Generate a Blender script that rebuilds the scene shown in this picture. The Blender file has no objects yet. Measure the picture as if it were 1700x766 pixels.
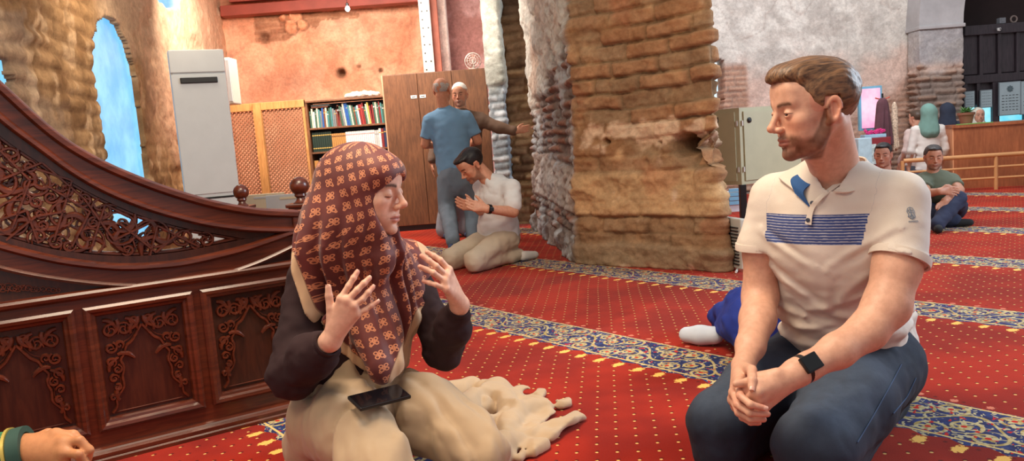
import bpy, bmesh, math, random
import numpy as np
from mathutils import Vector, Matrix

# ---------------------------------------------------------------- camera, light, exposure
SC = bpy.context.scene
COL = SC.collection
F_PX, CAM_H, PITCH, ROLL = 1270.0, 0.95, math.atan(145/1270.0), 0.075
_f = np.array([0, math.cos(PITCH), -math.sin(PITCH)])
_u0 = np.array([0, math.sin(PITCH), math.cos(PITCH)]); _r0 = np.array([1., 0, 0])
_u = _u0*math.cos(ROLL) + _r0*math.sin(ROLL)
_r = _r0*math.cos(ROLL) - _u0*math.sin(ROLL)
CAMP = np.array([0, 0, CAM_H])
cam_d = bpy.data.cameras.new('camera'); cam = bpy.data.objects.new('camera', cam_d); COL.objects.link(cam)
cam_d.sensor_fit = 'HORIZONTAL'; cam_d.sensor_width = 36.0; cam_d.lens = 36.0*F_PX/1700.0
cam_d.clip_start = 0.05; cam_d.clip_end = 200
M = Matrix(((_r[0], _u[0], -_f[0], 0), (_r[1], _u[1], -_f[1], 0), (_r[2], _u[2], -_f[2], CAM_H), (0, 0, 0, 1)))
cam.matrix_world = M
SC.camera = cam
SC.view_settings.view_transform = 'Standard'; SC.view_settings.look = 'None'
SC.view_settings.gamma = 1.0; SC.view_settings.use_curve_mapping = False
SC.view_settings.exposure = 0.42

w = bpy.data.worlds.new('hall_ambient'); SC.world = w; w.use_nodes = True
w.node_tree.nodes['Background'].inputs[0].default_value = (0.96, 0.96, 1.0, 1)
w.node_tree.nodes['Background'].inputs[1].default_value = 0.36

def sunpatch(name, loc, target, size, energy, color):
    d = bpy.data.lights.new(name, 'SPOT'); d.energy = energy; d.color = color; d.spot_size = size; d.spot_blend = .55; d.shadow_soft_size = .12
    o = bpy.data.objects.new(name, d); COL.objects.link(o); o.location = loc
    o.rotation_euler = (Vector(target)-Vector(loc)).to_track_quat('-Z', 'Y').to_euler(); return o
sunpatch('high_window_sun_a', (4.5, 9.0, 6.5), (.45, 3.75, 0), math.radians(9), 900, (1, .93, .8))
sunpatch('high_window_sun_b', (5.5, 8.0, 6.5), (-.15, 3.0, 0), math.radians(8), 600, (1, .93, .8))
def area(name, loc, target, size, sizey, energy, color, spread=None):
    d = bpy.data.lights.new(name, 'AREA'); d.shape = 'RECTANGLE'; d.size = size; d.size_y = sizey
    d.energy = energy; d.color = color
    if spread: d.spread = spread
    o = bpy.data.objects.new(name, d); COL.objects.link(o); o.location = loc
    v = Vector(target) - Vector(loc); o.rotation_euler = v.to_track_quat('-Z', 'Y').to_euler()
    return o
area('chandelier_light', (-0.5, 1.9, 3.3), (0.3, 2.6, 0), 1.3, 1.3, 85, (1.0, 0.82, 0.60))
area('lamp_row_light', (-1.6, 0.2, 2.9), (-0.4, 2.6, 0.4), .9, .9, 22, (1.0, 0.80, 0.56))
area('right_window_light', (5.5, 3.6, 2.6), (1.0, 2.6, 0.5), 1.6, 2.2, 170, (0.72, 0.86, 1.0))
area('right_wall_fill', (3.6, 7.6, 3.8), (3.8, 9.6, .6), 3.0, 1.6, 120, (0.94, 0.95, 1.0))  # added fill inside the hall, placed to brighten the right back wall
area('rear_hall_light', (-1.9, 7.9, 3.4), (-2.0, 11, 1.6), 2.0, 1.2, 190, (1.0, 0.88, 0.78))
area('left_wall_light', (-2.2, 5.6, 2.4), (-2.95, 5.5, 1.2), 0.6, 0.6, 9, (1.0, 0.82, 0.60))  # unseen warm lamp inside the hall, aimed at the left wall

# ---------------------------------------------------------------- helpers
def ray(x, y): return _f + _r*(x-850)/F_PX - _u*(y-383)/F_PX
def G(x, y, z=0.0):
    d = ray(x, y); return CAMP + d*(z-CAM_H)/d[2]
def P(x, y, Y):
    d = ray(x, y); return CAMP + d*Y/d[1]
def PX(x, y, X):
    d = ray(x, y); return CAMP + d*X/d[0]
def lin(c):
    c = np.asarray(c, float)/255.0
    return np.where(c <= 0.04045, c/12.92, ((c+0.055)/1.055)**2.4)
def rgb(r, g, b): return tuple(lin((r, g, b))) + (1.0,)
rng = np.random.default_rng(7)

# vectorised value noise
def _hash(i, j, k, s):
    h = (i*374761393 + j*668265263 + k*2147483647 + s*144665) & 0xffffffff
    h = ((h ^ (h >> 13))*1274126177) & 0xffffffff
    h = h ^ (h >> 16)
    return (h & 0xffff)/65535.0
def vnoise(p, s=0):
    p = np.asarray(p, float); i = np.floor(p).astype(np.int64); f = p - i; f = f*f*(3-2*f)
    r = 0
    for a in (0, 1):
        wa = f[..., 0] if a else 1-f[..., 0]
        for b in (0, 1):
            wb = f[..., 1] if b else 1-f[..., 1]
            for c in (0, 1):
                wc = f[..., 2] if c else 1-f[..., 2]
                r = r + wa*wb*wc*_hash(i[..., 0]+a, i[..., 1]+b, i[..., 2]+c, s)
    return r
def fbm(p, oct=4, s=0):
    r = 0; a = .5; t = 0
    for o in range(oct):
        r = r + a*vnoise(np.asarray(p)*2**o, s+o); t += a; a *= .5
    return r/t
def sst(a, b, x):
    t = np.clip((x-a)/(b-a), 0, 1); return t*t*(3-2*t)

# ---------------------------------------------------------------- node expressions
class E:
    def __init__(s, nt, o): s.nt, s.o = nt, o
    def _m(s, op, *a):
        n = s.nt.nodes.new('ShaderNodeMath'); n.operation = op
        for k, x in enumerate((s,)+a):
            if isinstance(x, E): s.nt.links.new(x.o, n.inputs[k])
            else: n.inputs[k].default_value = float(x)
        return E(s.nt, n.outputs[0])
    def __add__(s, b): return s._m('ADD', b)
    __radd__ = __add__
    def __sub__(s, b): return s._m('SUBTRACT', b)
    def __rsub__(s, b): return (s*-1)._m('ADD', b)
    def __mul__(s, b): return s._m('MULTIPLY', b)
    __rmul__ = __mul__
    def __truediv__(s, b): return s._m('DIVIDE', b)
    def __neg__(s): return s*-1
    def sin(s): return s._m('SINE')
    def cos(s): return s._m('COSINE')
    def abs(s): return s._m('ABSOLUTE')
    def fr(s): return s._m('FRACT')
    def fl(s): return s._m('FLOOR')
    def sqrt(s): return s._m('SQRT')
    def mn(s, b): return s._m('MINIMUM', b)
    def mx(s, b): return s._m('MAXIMUM', b)
    def lt(s, b): return s._m('LESS_THAN', b)
    def gt(s, b): return s._m('GREATER_THAN', b)
    def at2(s, b): return s._m('ARCTAN2', b)
    def wrap(s, p):  # to [-p/2, p/2)
        return ((s/p + 0.5).fr() - 0.5)*p
    def ss(s, a, b):
        n = s.nt.nodes.new('ShaderNodeMapRange'); n.interpolation_type = 'SMOOTHSTEP'
        s.nt.links.new(s.o, n.inputs[0]); n.inputs[1].default_value = a; n.inputs[2].default_value = b
        return E(s.nt, n.outputs[0])
class MatB:
    def __init__(s, name):
        s.m = bpy.data.materials.new(name); s.m.use_nodes = True; s.nt = s.m.node_tree
        s.b = s.nt.nodes['Principled BSDF']
    def node(s, t): return s.nt.nodes.new(t)
    def coord(s, kind='Object'):
        n = s.node('ShaderNodeTexCoord'); return n.outputs[kind]
    def world(s):
        return s.node('ShaderNodeNewGeometry').outputs['Position']
    def xyz(s, o):
        n = s.node('ShaderNodeSeparateXYZ'); s.nt.links.new(o, n.inputs[0]); return [E(s.nt, x) for x in n.outputs]
    def noise(s, vec, scale, detail=3, rough=.5, sc=(1, 1, 1), dist=0):
        if sc != (1, 1, 1):
            mp = s.node('ShaderNodeMapping'); mp.inputs['Scale'].default_value = sc
            s.nt.links.new(vec, mp.inputs[0]); vec = mp.outputs[0]
        n = s.node('ShaderNodeTexNoise'); n.inputs['Scale'].default_value = scale
        n.inputs['Detail'].default_value = detail; n.inputs['Roughness'].default_value = rough
        n.inputs['Distortion'].default_value = dist
        s.nt.links.new(vec, n.inputs['Vector']); return E(s.nt, n.outputs[0])
    def mix(s, a, b, f, blend='MIX'):
        n = s.node('ShaderNodeMix'); n.data_type = 'RGBA'; n.blend_type = blend
        for x, k in ((a, 6), (b, 7)):
            if isinstance(x, (tuple, list)): n.inputs[k].default_value = x
            else: s.nt.links.new(x, n.inputs[k])
        if isinstance(f, E): s.nt.links.new(f.o, n.inputs[0])
        else: n.inputs[0].default_value = f
        return n.outputs[2]
    def attr(s, name):
        n = s.node('ShaderNodeAttribute'); n.attribute_name = name; return n
    def set(s, k, v):
        if isinstance(v, E): s.nt.links.new(v.o, s.b.inputs[k])
        elif isinstance(v, bpy.types.NodeSocket): s.nt.links.new(v, s.b.inputs[k])
        else: s.b.inputs[k].default_value = v
    def bump(s, h, strength=.3, dist=.01):
        n = s.node('ShaderNodeBump'); n.inputs['Strength'].default_value = strength; n.inputs['Distance'].default_value = dist
        s.nt.links.new(h.o, n.inputs['Height']); s.nt.links.new(n.outputs[0], s.b.inputs['Normal'])
def simple(name, col, rough=.6, metal=0, var=.12, nscale=6, bump=0, bscale=40, bdist=.004, vcol=None, coat=0, sheen=0, sss=0, nsc=(1, 1, 1), emis=0):
    m = MatB(name); co = m.coord()
    base = m.attr(vcol).outputs['Color'] if vcol else col
    if var:
        f = m.noise(co, nscale, 4, .6, nsc)
        dark = (1-var, 1-var, 1-var, 1); light = (1+var, 1+var, 1+var, 1)
        k = m.mix(dark, light, f.ss(.25, .75))
        base = m.mix(base, k, 1.0, 'MULTIPLY')
    m.set('Base Color', base); m.set('Roughness', rough); m.set('Metallic', metal)
    if coat: m.set('Coat Weight', coat); m.set('Coat Roughness', .15)
    if sheen: m.set('Sheen Weight', sheen)
    if sss:
        m.set('Subsurface Weight', sss); m.set('Subsurface Radius', (1.0, .35, .2)); m.set('Subsurface Scale', .006)
    if bump: m.bump(m.noise(co, bscale, 5, .6, nsc), bump, bdist)
    if emis:
        m.set('Emission Color', base); m.set('Emission Strength', emis)
    return m.m

# ---------------------------------------------------------------- object helpers
WL = {}
def tag(o, label=None, cat=None, group=None, kind=None):
    for k, v in (('label', label), ('category', cat), ('group', group), ('kind', kind)):
        if v: o[k] = v
    return o
def thing(name, loc, label, cat, group=None):
    o = bpy.data.objects.new(name, None); COL.objects.link(o); o.location = [float(x) for x in loc]
    o.empty_display_size = .1; WL[o.name] = np.array(loc, float); return tag(o, label, cat, group)
def mesh_obj(name, V, Fs, mat, parent=None, origin=None, smooth=False, attrs=None, uv=None):
    V = np.asarray(V, float)
    if parent is not None: L = WL[parent.name]
    elif origin is not None: L = np.asarray(origin, float)
    else: L = np.zeros(3)
    me = bpy.data.meshes.new(name)
    if isinstance(Fs, np.ndarray):
        nf, k = Fs.shape
        me.vertices.add(len(V)); me.vertices.foreach_set('co', (V-L).astype(np.float32).ravel())
        me.loops.add(nf*k); me.loops.foreach_set('vertex_index', Fs.astype(np.int32).ravel())
        me.polygons.add(nf); me.polygons.foreach_set('loop_start', np.arange(0, nf*k, k, dtype=np.int32))
        me.update(calc_edges=True)
    else:
        me.from_pydata((V-L).tolist(), [], [list(f) for f in Fs]); me.update()
    if smooth: me.polygons.foreach_set('use_smooth', [True]*len(me.polygons))
    for n, a in (attrs or {}).items():
        a = np.asarray(a, np.float32)
        if a.ndim == 1:
            at = me.attributes.new(n, 'FLOAT', 'POINT'); at.data.foreach_set('value', a)
        else:
            at = me.attributes.new(n, 'FLOAT_COLOR', 'POINT')
            if a.shape[1] == 3: a = np.concatenate([a, np.ones((len(a), 1), np.float32)], 1)
            at.data.foreach_set('color', a.ravel())
    if mat: me.materials.append(mat)
    o = bpy.data.objects.new(name, me); COL.objects.link(o)
    if parent is not None: o.parent = parent
    else: o.location = L.tolist()
    WL[o.name] = L
    return o
class MB:
    def __init__(s): s.V = []; s.F = []
    def add(s, V, Fs):
        n = len(s.V); s.V += [tuple(map(float, v)) for v in V]; s.F += [tuple(i+n for i in f) for f in Fs]; return s
    def box(s, c, size, rz=0, R=None, bev=0):
        h = np.array(size)/2.; c = np.array(c, float)
        if R is None: R = np.array(Matrix.Rotation(rz, 3, 'Z'))
        bev = min(bev, h.min()*.6)
        if bev <= 0:
            V = [c + R @ (np.array([i, j, k])*h) for i in (-1, 1) for j in (-1, 1) for k in (-1, 1)]
            return s.add(V, [(0, 1, 3, 2), (4, 6, 7, 5), (0, 4, 5, 1), (2, 3, 7, 6), (0, 2, 6, 4), (1, 5, 7, 3)])
        bm = bmesh.new(); bmesh.ops.create_cube(bm, size=1)
        for v in bm.verts: v.co = Vector([v.co[i]*2*h[i] for i in range(3)])
        bmesh.ops.bevel(bm, geom=bm.edges[:], offset=bev, segments=2, affect='EDGES', profile=.6)
        V = [c + R @ np.array(v.co) for v in bm.verts]; bm.verts.index_update()
        Fs = [[v.index for v in f.verts] for f in bm.faces]; bm.free()
        return s.add(V, Fs)
    def tube(s, pts, r, n=8, cap=True, flat=None):
        pts = np.array(pts, float); m = len(pts); rr = np.full(m, r) if np.isscalar(r) else np.array(r, float)
        T = np.gradient(pts, axis=0); T /= np.linalg.norm(T, axis=1)[:, None] + 1e-9
        up = np.array([0, 0, 1.]) if abs(T[0][2]) < .9 else np.array([1., 0, 0])
        V = []; a = np.cross(T[0], up); a /= np.linalg.norm(a)
        for i in range(m):
            a = a - T[i]*(a@T[i]); a /= np.linalg.norm(a)+1e-9; b = np.cross(T[i], a)
            for k in range(n):
                t = 2*math.pi*k/n; V.append(pts[i] + rr[i]*(a*math.cos(t) + b*math.sin(t)))
        Fs = [(i*n+k, i*n+(k+1) % n, (i+1)*n+(k+1) % n, (i+1)*n+k) for i in range(m-1) for k in range(n)]
        if cap: Fs += [tuple(range(n))[::-1], tuple((m-1)*n+k for k in range(n))]
        return s.add(V, Fs)
    def lathe(s, c, prof, n=24, axis=None):
        c = np.array(c, float); R = np.eye(3)
        if axis is not None:
            R = np.array(Vector((0, 0, 1)).rotation_difference(Vector(axis)).to_matrix())
        V = [c + R @ np.array([r*math.cos(2*math.pi*k/n), r*math.sin(2*math.pi*k/n), z]) for r, z in prof for k in range(n)]
        m = len(prof)
        Fs = [(i*n+k, i*n+(k+1) % n, (i+1)*n+(k+1) % n, (i+1)*n+k) for i in range(m-1) for k in range(n)]
        Fs += [tuple(range(n))[::-1], tuple((m-1)*n+k for k in range(n))]
        return s.add(V, Fs)
    def sweep(s, path, prof, fr, closed=False):
        """profile (a,b) points swept along path; fr(i)-> (pos, A, B) world axes of the profile"""
        V = []; n = len(prof); m = len(path)
        for i in range(m):
            p, A, B = fr(i)
            for a, b in prof: V.append(p + A*a + B*b)
        mm = m if closed else m-1
        Fs = [(i*n+k, i*n+(k+1) % n, ((i+1) % m)*n+(k+1) % n, ((i+1) % m)*n+k) for i in range(mm) for k in range(n)]
        if not closed: Fs += [tuple(range(n))[::-1], tuple((m-1)*n+k for k in range(n))]
        return s.add(V, Fs)
    def prism(s, poly, fn, d0, d1):
        """2-D polygon extruded between offsets d0,d1; fn(u,v,off)->world"""
        n = len(poly); V = [fn(u, v, d0) for u, v in poly] + [fn(u, v, d1) for u, v in poly]
        return s.add(V, [tuple(range(n)), tuple(range(2*n-1, n-1, -1))] + [(i, i+n, (i+1) % n+n, (i+1) % n) for i in range(n)])
    def build(s, name, mat, parent=None, origin=None, smooth=False, fixn=True):
        o = mesh_obj(name, s.V, s.F, mat, parent, origin)
        me = o.data
        if fixn:
            bm = bmesh.new(); bm.from_mesh(me); bmesh.ops.recalc_face_normals(bm, faces=bm.faces[:]); bm.to_mesh(me); bm.free()
        if smooth:
            me.polygons.foreach_set('use_smooth', [True]*len(me.polygons))
            try: me.set_sharp_from_angle(angle=math.radians(40))
            except Exception: pass
        return o

# ---------------------------------------------------------------- implicit surfaces
def rc(p, a, b, ra, rb):
    a = np.asarray(a, float); b = np.asarray(b, float); ab = b-a
    t = np.clip(((p-a) @ ab)/(ab@ab+1e-12), 0, 1)
    return np.linalg.norm(p-a-t[:, None]*ab, axis=1) - (ra+(rb-ra)*t)
def ell(p, c, r, R=None):
    q = p-np.asarray(c, float)
    if R is not None: q = q @ R
    r = np.asarray(r, float)
    k0 = np.linalg.norm(q/r, axis=1); k1 = np.linalg.norm(q/(r*r), axis=1)+1e-9
    return k0*(k0-1)/k1
def chain(p, pts, rs, k=0.0):
    d = None
    for i in range(len(pts)-1):
        e = rc(p, pts[i], pts[i+1], rs[i], rs[i+1]); d = e if d is None else smin(d, e, k)
    return d
def smin(a, b, k):
    if k <= 0: return np.minimum(a, b)
    h = np.clip(.5+.5*(b-a)/k, 0, 1); return b+(a-b)*h - k*h*(1-h)
def smax(a, b, k): return -smin(-a, -b, k)
def flatcone(p, a, b, ra, rb, nrm, sq):
    """round cone squashed along nrm by factor sq (<1 = flatter)"""
    nrm = np.asarray(nrm, float); nrm = nrm/np.linalg.norm(nrm); a = np.asarray(a, float); b = np.asarray(b, float)
    def S(x): return x + np.outer((x-a)@nrm, nrm)*(1/sq-1) if x.ndim == 2 else x + nrm*((x-a)@nrm)*(1/sq-1)
    return rc(S(p), a, S(b), ra, rb)*sq**.5
def surf(fn, lo, hi, h):
    lo = np.asarray(lo, float); hi = np.asarray(hi, float); B = 6
    nb = np.ceil((hi-lo)/(h*B)).astype(int); n = nb*B+1
    D = np.full(n, 1e3, np.float32)
    ci = np.stack(np.meshgrid(*[np.arange(k) for k in nb], indexing='ij'), -1).reshape(-1, 3)
    cc = lo + (ci*B+B/2)*h
    cd = np.concatenate([fn(cc[i:i+60000]) for i in range(0, len(cc), 60000)])
    act = np.abs(cd) < h*B*.87*1.9 + h*2
    off = np.stack(np.meshgrid(*[np.arange(B+1)]*3, indexing='ij'), -1).reshape(-1, 3)
    for c, d in zip(ci[~act], cd[~act]):
        D[c[0]*B:c[0]*B+B+1, c[1]*B:c[1]*B+B+1, c[2]*B:c[2]*B+B+1] = np.sign(d)*1e3
    ca = ci[act]
    for i in range(0, len(ca), 400):
        idx = (ca[i:i+400, None, :]*B + off[None]).reshape(-1, 3)
        v = fn(lo+idx*h); D[idx[:, 0], idx[:, 1], idx[:, 2]] = v
    D[0] = np.abs(D[0])+1e-6; D[-1] = np.abs(D[-1])+1e-6; D[:, 0] = np.abs(D[:, 0])+1e-6; D[:, -1] = np.abs(D[:, -1])+1e-6
    D[:, :, 0] = np.abs(D[:, :, 0])+1e-6; D[:, :, -1] = np.abs(D[:, :, -1])+1e-6
    S = D < 0
    c = np.array(S.shape)-1
    sl = lambda a, b: slice(a, a+b)
    cnt = sum(S[sl(i, c[0]), sl(j, c[1]), sl(k, c[2])].astype(np.int8) for i in (0, 1) for j in (0, 1) for k in (0, 1))
    cells = np.argwhere((cnt > 0) & (cnt < 8))
    idm = np.full(c, -1, np.int64); idm[tuple(cells.T)] = np.arange(len(cells))
    acc = np.zeros((len(cells), 3)); num = np.zeros(len(cells))
    for ax in range(3):
        o1, o2 = [a for a in range(3) if a != ax]
        for i in (0, 1):
            for j in (0, 1):
                A = cells.copy(); A[:, o1] += i; A[:, o2] += j; Bq = A.copy(); Bq[:, ax] += 1
                da = D[tuple(A.T)]; db = D[tuple(Bq.T)]; m = (da < 0) != (db < 0)
                t = np.where(m, da/(da-db+1e-20), 0); t = np.where(np.abs(da) > 500, .5, t)
                pt = A.astype(float); pt[:, ax] += t
                acc[m] += pt[m]; num[m] += 1
    V = lo + acc/num[:, None]*h
    quads = []
    for ax in range(3):
        o1, o2 = (ax+1) % 3, (ax+2) % 3
        a = [slice(None)]*3; b = [slice(None)]*3; a[ax] = slice(0, -1); b[ax] = slice(1, None)
        sa = S[tuple(a)]; sb = S[tuple(b)]; e = np.argwhere(sa != sb)
        ok = (e[:, o1] > 0) & (e[:, o2] > 0) & (e[:, o1] < c[o1]) & (e[:, o2] < c[o2]); e = e[ok]
        q = []
        for d1, d2 in ((-1, -1), (0, -1), (0, 0), (-1, 0)):
            g = e.copy(); g[:, o1] += d1; g[:, o2] += d2; q.append(idm[tuple(g.T)])
        q = np.stack(q, 1); flip = ~sa[tuple(e.T)]; q[flip] = q[flip][:, ::-1]; quads.append(q)
    Q = np.concatenate(quads); Q = Q[(Q >= 0).all(1)]
    # light smoothing
    for it in range(2):
        s = np.zeros_like(V); k = np.zeros(len(V))
        for a, b in ((0, 1), (1, 2), (2, 3), (3, 0)):
            np.add.at(s, Q[:, a], V[Q[:, b]]); np.add.at(k, Q[:, a], 1)
            np.add.at(s, Q[:, b], V[Q[:, a]]); np.add.at(k, Q[:, b], 1)
        V = V*.5 + .5*s/np.maximum(k, 1)[:, None]
    return V, Q
def join_meshes(parts):
    Vs, Qs, n = [], [], 0
    for V, Q in parts: Vs.append(V); Qs.append(Q+n); n += len(V)
    return np.concatenate(Vs), np.concatenate(Qs)
def nz(v): v = np.asarray(v, float); return v/np.linalg.norm(v)

# ================================================================ SETTING
NT = np.array([.788, .616]); NS = np.array([.616, -.788])
def carpet_mat():
    m = MatB('prayer_carpet'); x, y, z = m.xyz(m.world())
    wob = m.noise(m.world(), .6, 2, .5)
    t = x*.788 + y*.616 + (wob-.5)*.06; s = x*.616 - y*.788
    d = (t-1.05).wrap(1.38)                       # distance from stripe centre
    ad = d.abs()
    # red ground with woven dots, a dark shadow painted beside each
    a = .088
    def dots(o):
        du = (s+o).wrap(a); dv = (t+o).wrap(a)
        return (du*du*1.0 + dv*dv*1.0).sqrt()
    dd = dots(0).mn(dots(a/2))
    dot = 1-dd.ss(.0035, .0062)
    dot_shade = (((s+.004).wrap(a)*(s+.004).wrap(a) + (t-.007).wrap(a)*(t-.007).wrap(a)).sqrt()).mn((((s+.004+a/2).wrap(a)*(s+.004+a/2).wrap(a) + (t-.007+a/2).wrap(a)*(t-.007+a/2).wrap(a)).sqrt()))
    pile = m.noise(m.world(), 260, 2, .6); big = m.noise(m.world(), 1.7, 3, .6)
    red = m.mix(rgb(128, 20, 10), rgb(166, 36, 17), big.ss(.35, .65))
    red = m.mix(rgb(70, 8, 10), red, dot_shade.ss(.004, .0085)*.75+.25)
    red = m.mix(red, rgb(226, 176, 104), dot*(ad.gt(.2)))
    # blue band
    blue = m.mix(rgb(10, 34, 76), rgb(18, 60, 118), m.noise(m.world(), 30, 2, .6).ss(.3, .7))
    L = .34
    s2 = s.wrap(L); vine = (d - (s*(2*math.pi/L)).sin()*.066)
    v1 = 1-vine.abs().ss(.005, .009)
    def scroll(so, to, sg, R, p):
        u = (s-so).wrap(L); v = d-to
        r = (u*u+v*v).sqrt(); th = v.at2(u)
        ph = ((r/p + th*(sg/(2*math.pi))).fr()-.5).abs()
        arm = (1-ph.ss(.13, .22))*(1-r.ss(R-.004, R))
        pet = r + (th*5).cos()*.007
        core = 1-pet.ss(.019, .023)
        return arm, core, r.lt(.009)
    A = None; Rr = None
    for so, to, sg in ((L*.25, -.035, 1), (L*.75, .035, -1), (L*.0, .085, 1), (L*.5, -.085, -1), (L*.02, -.095, 1), (L*.52, .095, -1)):
        ar, co, ct = scroll(so, to, sg, .060, .034)
        k = ar.mx(co); A = k if A is None else A.mx(k); Rr = ct if Rr is None else Rr.mx(ct)
    leafn = m.noise(m.world(), 34, 1, .5, dist=1.5)
    leaf = leafn.ss(.585, .615)
    pat = A.mx(v1).mx(leaf)
    cream = m.mix(rgb(176, 152, 84), rgb(200, 186, 140), leafn.ss(.4, .6))
    band = m.mix(blue, cream, pat*.92)
    band = m.mix(band, rgb(190, 30, 24), Rr.mx(m.noise(m.world(), 38, 1, .5, dist=.6).ss(.665, .68)))
    # edging lines
    band = m.mix(band, rgb(222, 190, 120), 1-(ad-.138).abs().ss(.003, .006))
    # scalloped pointed fringe on the near side
    sc = ((s/.11).fr()-.5).abs()
    edge = ad + (d.lt(0))*(sc*-.05+.0) - .0
    isblue = 1-edge.ss(.146, .149)
    # leaf sprigs on the near side of each band
    us = s.wrap(.11); ut = d+.205
    sp = ((us*us/(.021*.021) + ut*ut/(.034*.034)).sqrt() + (m.noise(m.world(), 70, 2, .7)-.5)*1.7)
    sprig = (1-sp.ss(.75, .95))
    red = m.mix(red, rgb(244, 190, 96), sprig)
    us2 = (s+.055).wrap(.11); ut2 = d-.172
    sp2 = ((us2*us2/(.016*.016) + ut2*ut2/(.016*.016)).sqrt() + (m.noise(m.world(), 70, 2, .7)-.5)*1.7)
    red = m.mix(red, rgb(240, 150, 120), (1-sp2.ss(.7, .9))*.6)
    col = m.mix(red, band, isblue)
    col = m.mix(col, m.mix((.72, .72, .72, 1), (1.25, 1.25, 1.25, 1), pile), .55, 'MULTIPLY')
    m.set('Base Color', col); m.set('Roughness', .95); m.set('Specular IOR Level', .12); m.set('Sheen Weight', .14); m.set('Sheen Roughness', .5)
    m.set('Sheen Tint', (1, .5, .4, 1))
    h = m.noise(m.world(), 220, 3, .7)*.6 + m.noise(m.world(), 5, 2, .5)*2.0 + pat*isblue*.5
    m.bump(h, .35, .006)
    return m.m
M_CARPET = carpet_mat()
fl = MB().box((2, 5.5, -.13), (18, 17, .2)); o = fl.build('floor', simple('floor_stone', rgb(120, 105, 95), .8))
tag(o, kind='structure')
# carpet as a thick woven sheet with a soft swell
nx, ny = 150, 150
gx, gy = np.meshgrid(np.linspace(-6.5, 10.5, nx), np.linspace(-2.5, 13.5, ny), indexing='ij')
def carpet_z(x, y):
    b = .0*np.exp(-((x-.05)**2/.25 + (y-7.0)**2/1.6))
    return b
gz = carpet_z(gx, gy)
V = np.stack([gx, gy, gz], -1).reshape(-1, 3)
idx = np.arange(nx*ny).reshape(nx, ny)
Q = np.stack([idx[:-1, :-1], idx[1:, :-1], idx[1:, 1:], idx[:-1, 1:]], -1).reshape(-1, 4)
bt = MB().box((2, 5.5, -.016), (17, 16, .029))
nv = len(V); V = np.concatenate([V, np.array(bt.V)]); Q = np.concatenate([Q, np.array(bt.F)+nv])
o = mesh_obj('carpet', V, Q, M_CARPET, smooth=False)
tag(o, 'red prayer hall carpet with small dots and blue floral bands covering the floor', 'carpet')

# ---- masonry
def masonry(name, rough=.92):
    m = MatB(name); co = m.world()
    base = m.attr('Col').outputs['Color']
    n1 = m.noise(co, 28, 5, .7); n2 = m.noise(co, 4, 4, .65, dist=.8)
    k = m.mix((.72, .70, .68, 1), (1.26, 1.26, 1.26, 1), n1.ss(.3, .7))
    c = m.mix(base, k, .5, 'MULTIPLY')
    k2 = m.mix((.82, .80, .78, 1), (1.15, 1.13, 1.1, 1), n2.ss(.35, .65))
    c = m.mix(c, k2, .8, 'MULTIPLY')
    m.set('Base Color', c); m.set('Roughness', rough); m.set('Specular IOR Level', .2)
    m.bump(m.noise(co, 60, 5, .7)*.7 + m.noise(co, 14, 4, .6)*2.0, .45, .012)
    return m.m
M_MAS = masonry('old_masonry')

def courses(u, v, ch, bw, seed, wob=.35, joint=.16):
    """returns brick mask 0..1, per-brick random"""
    p3 = np.stack([u*1.3, v*.6, np.full_like(u, seed*3.1)], -1)
    vv = v/ch + (fbm(p3, 3, seed)-.5)*2*wob + (fbm(p3*5, 2, seed+9)-.5)*.25
    r = np.floor(vv); fv = vv-r
    off = _hash(r.astype(np.int64), 0, 7, seed)*3
    uu = u/bw + off + (fbm(p3*4+7, 2, seed+3)-.5)*.3
    c = np.floor(uu); fu = uu-c
    rnd = _hash(c.astype(np.int64), r.astype(np.int64), 3, seed)
    j = joint*(1+(.8*(rnd-.5)))
    m = sst(0, j, fv)*sst(0, j, 1-fv)*sst(0, joint*.45*ch/bw*2.2, fu)*sst(0, joint*.45*ch/bw*2.2, 1-fu)
    return m, rnd
def L3(*c): return lin(c)
def blend(base, c, f): return base*(1-f[:, None]) + np.asarray(c)*f[:, None]

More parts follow.
